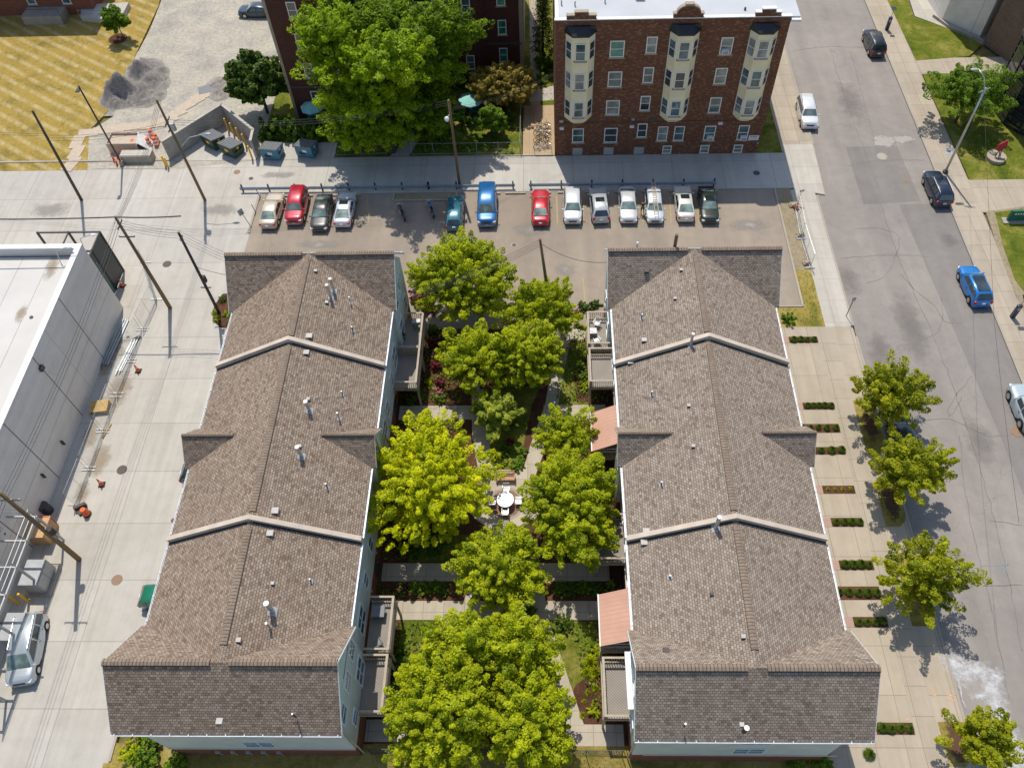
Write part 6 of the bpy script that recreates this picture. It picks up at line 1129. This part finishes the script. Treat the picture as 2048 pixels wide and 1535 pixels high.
def clumps(seed, rx, ry, rz, nc, per, cs, flat=.55, low=-.35, hollow=.5, ragged=.25):
    g = np.random.default_rng(seed); C, NN, LV = [], [], []; ga = 2.39996
    lob = [(g.uniform(0, 6.28), g.uniform(.1, 1)) for _ in range(7)]
    for i in range(nc):
        z = low+(1-low)*(i+.5)/nc; ph = i*ga+g.uniform(-.3, .3); q = math.sqrt(max(0, 1-z*z)); d = np.array([q*math.cos(ph), q*math.sin(ph), z])
        k = 1+ragged*sum(math.cos(3*(ph-a)+7*w_*z)*.4 for a, w_ in lob)/2+g.uniform(-ragged, ragged*.8); k *= (g.uniform(hollow, .85) if g.random() < .35 else 1)
        c = d*k*np.array([rx, ry, rz]); s = cs*g.choice([.6, .8, 1.0, 1.25, 1.6])*g.uniform(.85, 1.15); ax = d*np.array([1, 1, .5])+np.array([0, 0, .22])+g.normal(0, .16, 3); ax /= np.linalg.norm(ax)
        # a spray: leaves round a short twig that points outward and up, fuller at its tip
        tt = 1-g.uniform(0, 1, per)**1.5*2.3; p = g.normal(0, 1, (per, 3)); p -= np.outer(p@ax, ax); p /= np.linalg.norm(p, axis=1)[:, None]+1e-9; rad = (.62*np.sqrt(np.clip(1.02-tt, 0, 3))*np.clip(1.5+tt*.5, .3, 2)*.62)[:, None]*g.uniform(.3, 1, (per, 1))
        n_ = p.copy(); p = p*rad*np.array([1, 1, flat+.25])+np.outer(tt, ax)*.85
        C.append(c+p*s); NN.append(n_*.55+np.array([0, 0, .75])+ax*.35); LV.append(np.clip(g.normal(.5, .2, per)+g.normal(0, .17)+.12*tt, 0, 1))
    return np.concatenate(C), np.concatenate(NN), np.concatenate(LV)
def tree_parts(t, seed, rx, ry, rz, zc, mat, nc, per, cs, leaf, tr=.16, low=-.35, ragged=.25, limbs=9, flat=.55, hollow=.5, asp=.55, trunk_mat='bark', splay=0):
    c, n_, lv = clumps(seed, rx, ry, rz, nc, per, cs, flat, low, hollow, ragged); c[:, 2] += zc
    me, g = leaf_mesh('crown', c, n_, leaf, mat, seed, asp); add_lv(me, lv); o = bpy.data.objects.new('crown', me); COL.link(o); o.parent = t
    b = MB(); rg = random.Random(seed); top = zc+rz*.45
    b.tube([(0, 0, -.1), (.05*rg.uniform(-1, 1), .05, zc*.4), (.12*rg.uniform(-1, 1), .1*rg.uniform(-1, 1), zc), (0, 0, top)], [tr*1.15, tr, tr*.7, tr*.2], 9); w_ = b.build('trunk', trunk_mat, t, True, False)
    for i in range(limbs):
        a = 2*math.pi*i/limbs+rg.uniform(-.3, .3); z0 = zc*rg.uniform(.45, 1.0); e = rg.uniform(.55, .9); zz = zc+rz*rg.uniform(-.25, .6)
        MB().tube([(0, 0, z0), (rx*e*.45*math.cos(a), ry*e*.45*math.sin(a), z0+(zz-z0)*.6), (rx*e*math.cos(a), ry*e*math.sin(a), zz)], [tr*.5, tr*.3, tr*.08], 6).build('limb', trunk_mat, w_, True, False)
    return t
def tree(px, py, w_px, h, label, mat, seed, name='tree', zc=None, group='courtyard trees', dense=1., ry=None, **kw):
    """crown centre seen at px,py; width in photo pixels; total height h in metres"""
    zc = h*.58 if zc is None else zc; p = G(px, py, zc); rx = (G(px+w_px/2, py, zc)-p).length; rz = h-zc
    t = thing(name, label, 'tree', (p.x, p.y, 0), 0, group); ry = rx*.95 if ry is None else ry
    leaf = kw.pop('leaf', .088); cs = kw.pop('cs', .5); vol = (rx*ry*4*math.pi*.62+rx*rz*6); nc = int(vol/cs/cs*.58*dense); per = kw.pop('per', 205)
    return tree_parts(t, seed, rx*.88, ry*.88, rz*.9, zc, mat, nc, per, cs, leaf, **kw)
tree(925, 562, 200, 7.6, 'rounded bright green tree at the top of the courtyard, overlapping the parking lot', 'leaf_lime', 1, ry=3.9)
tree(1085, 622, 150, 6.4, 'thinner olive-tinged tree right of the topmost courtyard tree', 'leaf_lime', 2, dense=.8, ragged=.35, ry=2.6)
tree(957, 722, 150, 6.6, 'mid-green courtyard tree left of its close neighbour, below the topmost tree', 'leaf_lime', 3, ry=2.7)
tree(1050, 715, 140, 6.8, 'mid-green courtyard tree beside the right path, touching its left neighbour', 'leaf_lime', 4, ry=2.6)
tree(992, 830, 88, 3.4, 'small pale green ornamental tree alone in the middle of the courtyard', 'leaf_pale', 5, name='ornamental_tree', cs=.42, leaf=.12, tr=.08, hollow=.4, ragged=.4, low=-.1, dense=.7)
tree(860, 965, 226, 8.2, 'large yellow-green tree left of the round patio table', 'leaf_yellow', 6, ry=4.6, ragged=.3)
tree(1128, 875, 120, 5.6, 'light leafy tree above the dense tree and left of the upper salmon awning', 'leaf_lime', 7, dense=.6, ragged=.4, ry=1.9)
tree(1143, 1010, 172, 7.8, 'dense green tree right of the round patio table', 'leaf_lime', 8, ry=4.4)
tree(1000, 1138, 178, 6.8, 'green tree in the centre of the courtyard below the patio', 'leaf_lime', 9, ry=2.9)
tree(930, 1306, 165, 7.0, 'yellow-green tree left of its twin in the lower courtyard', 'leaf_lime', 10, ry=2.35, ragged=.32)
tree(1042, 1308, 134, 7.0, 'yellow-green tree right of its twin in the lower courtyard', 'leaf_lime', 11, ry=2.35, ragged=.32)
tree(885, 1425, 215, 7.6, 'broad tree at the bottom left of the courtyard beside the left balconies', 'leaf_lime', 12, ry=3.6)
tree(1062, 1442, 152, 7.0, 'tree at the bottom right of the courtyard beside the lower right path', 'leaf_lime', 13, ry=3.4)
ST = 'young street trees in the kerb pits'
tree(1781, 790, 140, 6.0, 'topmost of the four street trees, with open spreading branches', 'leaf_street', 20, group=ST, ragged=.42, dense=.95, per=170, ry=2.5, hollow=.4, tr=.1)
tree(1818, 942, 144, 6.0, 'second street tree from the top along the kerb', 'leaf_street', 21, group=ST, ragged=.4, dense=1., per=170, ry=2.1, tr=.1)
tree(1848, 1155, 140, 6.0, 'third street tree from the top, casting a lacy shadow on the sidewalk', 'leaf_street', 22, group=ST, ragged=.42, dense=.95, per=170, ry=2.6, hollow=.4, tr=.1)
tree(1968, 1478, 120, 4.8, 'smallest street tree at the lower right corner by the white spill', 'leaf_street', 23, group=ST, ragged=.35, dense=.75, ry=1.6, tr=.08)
# the huge locust: layered lobes of its own crown on one trunk
def WZ(x, y, Y): d = CM.T @ np.array([(x-PX)/F, (y-PY)/F, 1]); return H+d[2]*Y/d[1]
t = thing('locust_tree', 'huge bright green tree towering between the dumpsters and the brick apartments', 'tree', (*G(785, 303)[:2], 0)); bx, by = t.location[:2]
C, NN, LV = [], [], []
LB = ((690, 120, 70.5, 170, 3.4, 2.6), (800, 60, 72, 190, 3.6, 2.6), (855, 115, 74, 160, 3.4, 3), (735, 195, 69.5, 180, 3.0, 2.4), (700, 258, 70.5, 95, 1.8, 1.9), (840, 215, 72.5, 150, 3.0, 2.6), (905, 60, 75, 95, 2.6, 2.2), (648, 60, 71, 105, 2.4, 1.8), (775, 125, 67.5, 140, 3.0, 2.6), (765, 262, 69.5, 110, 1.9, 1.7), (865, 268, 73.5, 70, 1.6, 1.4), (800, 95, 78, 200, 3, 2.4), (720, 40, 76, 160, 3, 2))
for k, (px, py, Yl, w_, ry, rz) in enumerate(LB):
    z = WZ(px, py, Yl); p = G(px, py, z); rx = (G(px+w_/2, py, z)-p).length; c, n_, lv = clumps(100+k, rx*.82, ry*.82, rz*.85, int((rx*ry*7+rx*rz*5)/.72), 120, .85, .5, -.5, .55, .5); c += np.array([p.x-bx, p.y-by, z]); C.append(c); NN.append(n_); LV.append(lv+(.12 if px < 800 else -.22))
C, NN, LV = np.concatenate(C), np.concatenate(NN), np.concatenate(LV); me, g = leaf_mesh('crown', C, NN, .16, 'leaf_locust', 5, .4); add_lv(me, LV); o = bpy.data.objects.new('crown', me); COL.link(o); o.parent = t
w_ = MB().tube([(0, 0, -.1), (.1, .2, 3), (-.1, .6, 7), (.3, .9, 15)], [.42, .36, .28, .08], 12).build('trunk', 'bark', t, True, False)
for px, py, Yl, *_ in LB[:11]: z = WZ(px, py, Yl); p = G(px, py, z)-Vector((bx, by, 0)); MB().tube([(0, .4, 5 if z > 7 else 2.6), (p.x*.4, p.y*.4, 2.5+z*.55), tuple(p)], [.18, .12, .04], 7).build('limb', 'bark', w_, True, False)
tree(515, 165, 122, 6.8, 'dark glossy round tree between the gravel yard and the hidden building', 'leaf_dark', 30, group=None, cs=.75, leaf=.2, asp=.7, ragged=.2, ry=2.8)
tree(232, 42, 40, 4.0, 'young tree staked alone on the dry lawn', 'leaf_bush', 31, group=None, cs=.4, leaf=.13, tr=.05, name='young_tree'); c = G(236, 78); tag(MB().cyl((c.x, c.y, -.02), 1.15, .06, 24).build('mulch_ring', 'mulch'), kind='structure')
tree(1006, 172, 128, 4.8, 'olive-brown small tree right of the right parasol', 'leaf_olive', 32, group=None, ragged=.22, ry=2.6, dense=1.3)
tree(985, 242, 56, 3.2, 'green low tree in front of the olive-brown tree', 'leaf_bush', 33, group=None, cs=.42, leaf=.13, tr=.07)
tree(1938, 188, 150, 6.2, 'dark green garden tree behind the tall street lamp', 'leaf_bush', 34, group=None, cs=.65, ragged=.32, ry=2.9)
# conifer
p = G(1086, 120); t = thing('conifer', 'slim dark conifer between the two brick apartment buildings', 'tree', (p.x, p.y, 0)); g = np.random.default_rng(8); C, NN, LV = [], [], []
for i in range(60):
    z = 1+7.5*i/60; rr = 1.35*(1-z/9.5)+.15; a = i*2.4; q = g.normal(0, 1, (90, 3))*np.array([.3, .3, .16]); C.append(q+np.array([rr*.75*math.cos(a), rr*.75*math.sin(a), z])); NN.append(q+np.array([0, 0, .4])); LV.append(g.uniform(0, 1, 90))
me, g = leaf_mesh('crown', np.concatenate(C), np.concatenate(NN), .12, 'leaf_conifer', 8, .3); add_lv(me, np.concatenate(LV)); o = bpy.data.objects.new('crown', me); COL.link(o); o.parent = t; MB().tube([(0, 0, 0), (0, 0, 8.4)], [.16, .03], 8).build('trunk', 'bark', t, True, False)
# shrubs: one mesh per kind, linked copies
def bush_mesh(nm, mat, r, hgt, n, leaf, seed, asp=.55):
    c, nn, lv = clumps(seed, r, r, hgt, max(8, int(n/60)), 60, r*.32, .8, -.1, .5, .15); c[:, 2] = np.maximum(c[:, 2]+hgt*.12, .02); me, g = leaf_mesh(nm, c, nn, leaf, mat, seed, asp); add_lv(me, lv); return me
def tuft_mesh(nm, mat, r, hgt, n, seed):
    g = np.random.default_rng(seed); a = g.uniform(0, 6.283, n); e = g.uniform(.1, 1, n); b = MB(); w_ = .022
    for i in range(n):
        d = np.array([math.cos(a[i]), math.sin(a[i])]); q = np.array([-d[1], d[0]])*w_; L = r*e[i]; h1 = hgt*g.uniform(.6, 1)*(1.1-.35*e[i]); p0, p1, p2 = d*.04, d*L*.55, d*L
        b.v += [(*(p0-q), 0), (*(p0+q), 0), (*(p1-q), h1), (*(p1+q), h1), (*p2, h1*(.75-.4*e[i]))]; k = len(b.v)-5; b.f += [(k, k+1, k+3, k+2), (k+2, k+3, k+4)]; b.mi += [0, 0]
    me = b.mesh(nm, mat); at = me.attributes.new('lv', 'FLOAT', 'POINT'); at.data.foreach_set('value', np.repeat(g.uniform(.1, 1, n), 5).astype(np.float32)); return me
MS = dict(bush=[bush_mesh('foliage', 'leaf_bush', .5, .55, 900, .075, s) for s in (1, 2)], dark=[bush_mesh('foliage', 'leaf_dark', .5, .6, 900, .09, 3, .7)], red=[bush_mesh('foliage', 'leaf_red', .5, .6, 900, .08, 4)], pale=[bush_mesh('foliage', 'leaf_pale', .5, .4, 700, .1, 5, .7)], lime=[bush_mesh('foliage', 'leaf_lime', .5, .5, 900, .08, 9)], flower=[bush_mesh('foliage', 'leaf_flower', .5, .45, 500, .06, 6)], tuft=[tuft_mesh('foliage', 'leaf_tuft', .5, .5, 620, s) for s in (7, 8, 9)], lily=[tuft_mesh('foliage', 'leaf_lime', .55, .5, 130, 10)], clip=[bush_mesh('foliage', 'leaf_tuft', .5, .6, 1500, .05, 12)])
def plant(kind, x, y, r, label, name='shrub', group=None, z=0, sz=1., cat='shrub'):
    me = MS[kind][rng.randrange(len(MS[kind]))]; o = bpy.data.objects.new(name, me); COL.link(o); o.location = (x, y, z); s = r/.5; o.scale = (s, s, s*sz); o.rotation_euler = (0, 0, rng.random()*6.28); return tag(o, label, cat, group)
ow = ['first', 'second', 'third', 'fourth', 'fifth']; bw = ['top', 'second', 'third', 'fourth', 'fifth', 'sixth', 'seventh', 'eighth', 'ninth', 'bottom']
for k, (y0, y1, x0, n, r) in enumerate(((44.5, 45.2, 21.55, 4, .33), (37.5, 38.2, 21.5, 5, .33), (35.25, 36.1, 20.6, 5, .33), (33.2, 33.9, 21.0, 4, .36), (29.7, 30.4, 21.6, 4, .2), (26.9, 27.65, 21.7, 4, .33), (23.45, 24.2, 21.6, 4, .36), (21.2, 22.2, 20.8, 5, .36), (19.2, 19.95, 21.7, 4, .36), (12.1, 12.85, 21.6, 4, .33))):
    structure('planter_bed', rect(x0, 24.08, y0, y1), .022, 'mulch'); structure('paver_strip', rect(20.5, x0-.02, y0, y1), .02, 'planter_brick') if x0 > 21.2 else None
    for i in range(n):
        x = x0+.35+(24.0-.3-x0-.3)*i/(n-1); lb = ow[i]+' grass clump from the house in the '+bw[k]+' driveway bed'
        plant('tuft' if k != 4 else 'lily', x+rng.uniform(-.05, .05), (y0+y1)/2+rng.uniform(-.05, .05), r*1.12*rng.uniform(.85, 1.15), ('small sparse ' if k == 4 else 'round green ')+lb, 'ornamental_grass', 'grass clumps in the driveway beds', .02, 1.15, 'ornamental grass')
    plant('tuft', x0+1.2, (y0+y1)/2+.15, .2, 'tiny grass seedling', z=.02) if False else None
# kerb pits
for k, (y0, y1) in enumerate(((33.2, 38.4), (26.9, 30.6), (19.3, 24.8), (10.2, 12.9))):
    pts = [(25.75, y0), (26.8, y0), (27.3, y0+.5), (27.45, y0+1.1), (27.45, y1), (25.75, y1)]
    structure('tree_pit', pts, .018, 'lawn_mixed'); structure('mulch_ring', [(26.6+.85*math.cos(a*.5236), (y0+y1)/2+.1+1.9*math.sin(a*.5236)) for a in range(12)], .024, 'soft_mulch')
# courtyard planting: kind, px, py, radius, label
P2 = [('red', 838, 598, .9, 'purple-red maple shrub below the lilac sedan'), ('red', 858, 620, .7, 'purple-red shrub beside the upper left balcony'), ('bush', 866, 660, .45, 'green shrub at the foot of the upper left balcony'), ('red', 870, 690, .45, 'dark red shrub halfway along the left balconies'), ('flower', 868, 712, .3, 'pink flowering shrub halfway along the left balconies'), ('red', 872, 735, .5, 'crimson shrub below the pink flowers'), ('red', 880, 768, .42, 'crimson shrub farther down the left bed'), ('flower', 876, 785, .45, 'red and pink azalea near the upper cross path'), ('lime', 858, 765, .35, 'lime shrub behind the red azalea'), ('bush', 880, 800, .45, 'green shrub touching the upper cross path'), ('bush', 838, 795, .5, 'green shrub under the second left balcony'), ('bush', 822, 805, .35, 'small green shrub against the left block wall'), ('dark', 800, 668, .35, 'dark upright potted evergreen on the upper left balcony'),
      ('bush', 1160, 735, .45, 'green shrub beside the right lawn, upper one'), ('bush', 1166, 755, .45, 'green shrub beside the right lawn, middle one'), ('lime', 1168, 774, .42, 'bright green shrub beside the right lawn, lower one'), ('red', 1152, 630, .4, 'dark shrub by the end of the right path'), ('dark', 1168, 616, .5, 'dark hedge shrub left of the upper right balcony'), ('dark', 1190, 612, .45, 'dark hedge shrub against the right block corner'), ('flower', 1146, 624, .22, 'pink flowers beside the right courtyard tree'),
      ('pale', 985, 942, .3, 'variegated hosta left of the bench'), ('pale', 1000, 928, .33, 'variegated hosta behind the bench, left'), ('pale', 1018, 926, .33, 'variegated hosta behind the bench, right'), ('bush', 1032, 936, .42, 'leafy hosta right of the bench'), ('bush', 1040, 926, .4, 'leafy hosta farthest right behind the bench'), ('dark', 985, 915, .4, 'dark groundcover shrub beyond the hostas, left'), ('dark', 1010, 905, .45, 'dark groundcover shrub beyond the hostas, middle'), ('bush', 1045, 905, .4, 'green shrub by the right path above the hostas'),
      ('bush', 830, 1175, .4, 'green shrub in the left cross bed, nearest the wall'), ('bush', 850, 1178, .45, 'green shrub in the left cross bed, second'), ('bush', 872, 1176, .45, 'green shrub in the left cross bed, third'), ('dark', 888, 1180, .4, 'dark shrub at the path end of the left cross bed'), ('red', 815, 1172, .22, 'red plant in the left cross bed'), ('bush', 1120, 1180, .45, 'green shrub in the right cross bed, nearest the path'), ('dark', 1142, 1178, .5, 'dark shrub in the right cross bed, second'), ('bush', 1165, 1180, .5, 'green shrub in the right cross bed, third'), ('dark', 1190, 1178, .5, 'dark shrub in the right cross bed, nearest the balcony'), ('pale', 1222, 1168, .28, 'pale shrub above the lower salmon awning'),
      ('clip', 1127, 1250, .62, 'round clipped dark green shrub below the right cross path'), ('clip', 805, 1328, .48, 'clipped green ball shrub beside the lower left balcony, upper'), ('clip', 803, 1345, .45, 'clipped green ball shrub beside the lower left balcony, lower'), ('bush', 805, 1300, .4, 'loose shrub above the clipped balls'), ('lily', 1180, 1325, .65, 'spiky lily clump beside the lower right balcony, upper'), ('lily', 1190, 1345, .6, 'spiky lily clump beside the lower right balcony, lower'), ('lily', 1172, 1345, .45, 'spiky lily clump nearest the lawn'), ('lime', 1192, 1300, .5, 'green shrub above the lilies'), ('lily', 1190, 1375, .35, 'small green plant in the mulch bed, upper'), ('lily', 1175, 1385, .25, 'small green plant in the mulch bed, left'), ('lily', 1168, 1403, .22, 'tiny green plant in the mulch bed'), ('lime', 1187, 1420, .42, 'bushy green plant with white blooms in the mulch bed'), ('lily', 1165, 1430, .3, 'small green plant at the lower left of the mulch bed'),
      ('dark', 1130, 1105, .5, 'dark shrub behind the right cross path'), ('red', 1205, 1112, .45, 'dark red shrub under the middle right balcony'), ('dark', 1175, 1095, .5, 'dark shrub behind the right cross path, near the balcony'), ('dark', 830, 1100, .6, 'dark shrub behind the left cross path'), ('dark', 870, 1095, .6, 'second dark shrub behind the left cross path'), ('lime', 805, 1095, .35, 'bright shrub behind the left cross path by the wall'), ('bush', 925, 1100, .5, 'green shrub behind the left cross path by the trunk'), ('red', 1020, 885, .3, 'dark red plant in the middle bed'), ('bush', 1062, 1225, .4, 'small green shrub at the fork of the lower paths'),
      ('bush', 1577, 640, .6, 'rounded dark green shrub at the corner of the right block'), ('clip', 446, 600, .35, 'small conifer shrub in the corner bed below the alley pole'), ('pale', 432, 625, .32, 'light hosta left in the corner bed'), ('pale', 457, 630, .38, 'light hosta right in the corner bed'), ('pale', 434, 640, .33, 'light hosta lowest in the corner bed'), ('bush', 462, 645, .3, 'green plant at the wall in the corner bed'),
      ('olive' if False else 'lime', 270, 1500, .8, 'red-tipped shrub at the bottom left corner bed'), ('flower', 262, 1490, .4, 'red blossoms on the bottom left corner bed'), ('bush', 300, 1515, .9, 'green shrub at the bottom left corner bed'), ('dark', 312, 1482, .55, 'dark round shrub against the left block corner'), ('bush', 360, 1525, .7, 'dark green shrub under the front wall of the left block'), ('bush', 1590, 1520, .6, 'yellow-green shrub under the front wall of the right block'), ('bush', 1640, 1525, .7, 'green shrub under the front wall of the right block, right one'), ('tuft', 1737, 1508, .5, 'spiky grass clump at the bottom end of the driveways'),
      ('bush', 1090, 135, 1.1, 'light green bush below the slim conifer, left'), ('bush', 1082, 165, .7, 'light green bush below the slim conifer, lower')]
for kd, px, py, r, lb in P2:
    p = G(px, py); zb = 2.62 if 'on the upper left balcony' in lb else 0; 
    if zb: p = G(px, py, 3.2)
    plant(kd, p.x, p.y, r, lb, 'shrub', 'courtyard planting' if 640 < py < 1450 and 790 < px < 1240 else None, zb, 1.7 if zb else 1.)
for k in range(9):
    x = -30.3+.95*k; plant(('dark', 'bush')[k % 2], x, 73.6+.5*math.sin(k), 1.0, 'hedge shrub number '+str(k+1)+' from the left behind the blue dumpsters', 'shrub', 'hedge behind the dumpsters', 0, 1.7)
for k in range(6): plant('bush', -12.6+1.3*k, 71.2, .55, 'low shrub number '+str(k+1)+' from the left inside the alley chain-link fence', 'shrub', 'shrubs along the chain-link fence', 0, .8)
for k in range(5): plant('dark', -13+2.2*k, 75.5+(k % 2)*.8, .9, 'shaded shrub number '+str(k+1)+' from the left in the yard under the huge tree', 'shrub', 'yard shrubs', 0, 1.2)
for k in range(4): plant('dark', -10.5+2.0*k, 82.3, .9, 'dark foundation shrub number '+str(k+1)+' from the left along the hidden brick building', 'shrub', 'foundation shrubs', 0, 1.3)
structure('corner_bed', pix((425, 640), (428, 612), (445, 588), (470, 585), (470, 656), (440, 655)), .03, 'mulch')
structure('corner_bed', rect(-29.3, -25.5, 8.5, 10.1), .03, 'lawn_mixed')
# seedlings on the mulch: ground cover nobody could count
g = np.random.default_rng(77); n = 15000; xy = np.stack([g.uniform(-12.4, 5.4, n), g.uniform(11.4, 46.2, n)], 1)
keep = [not ((-7 < x < 2.5 and 24 < y < 33) or (11.2 < y < 13) or (19.5 < y < 21.3) or (22.4 < y < 24.2) or (36.4 < y < 38.3) or abs(x-(-5.9)) < 1.2 or (y < 46.2 and abs(x-(.06*(y-31)-1.2)) < 1.6 and y > 31) or (y < 24 and abs(x-(2.1-.28*(y-12))) < 1.4)) for x, y in xy]
xy = xy[keep]; c = np.concatenate([xy, g.uniform(.03, .34, (len(xy), 1))], 1); me, g2 = leaf_mesh('ground_cover', c, np.tile([0, 0, 1.], (len(c), 1)), .10, 'leaf_bush', 77, .7, .6); add_lv(me, g.uniform(0, 1, len(c))); tag((lambda o: (COL.link(o), o)[1])(bpy.data.objects.new('ground_cover', me)), kind='stuff')
def turf(name, polys, n, mat, seed, h=.05):
    g = np.random.default_rng(seed); pts = []
    for x0, x1, y0, y1 in polys: k = int(n*(x1-x0)*(y1-y0)); pts.append(np.stack([g.uniform(x0, x1, k), g.uniform(y0, y1, k), np.full(k, .03)+g.uniform(0, h, k)], 1))
    c = np.concatenate(pts); nn = g.normal(0, 1, (len(c), 3)); nn[:, 2] *= .3; me, _ = leaf_mesh(name, c, nn, h*1.2, mat, seed, .4, .3); add_lv(me, g.uniform(0, 1, len(c))); o = bpy.data.objects.new(name, me); COL.link(o); tag(o, kind='stuff')
turf('grass', [(21, 25, 46.5, 48.5), (23.6, 25, 48.6, 53), (22.6, 25.1, 70.1, 81), (-2.3, 1, 79, 100), (-12.5, -2.8, 70.6, 75), (-10.3, -6.6, 13, 19.7), (1.2, 3.4, 38.3, 44), (1.6, 3.3, 15.5, 19.5), (-11.3, 4.8, 9.4, 11), (45, 48, 66, 82), (25.8, 27.3, 33.5, 38), (25.8, 27.3, 27.2, 30.4), (25.8, 27.3, 19.8, 24.6)], 26, 'leaf_tuft', 41)
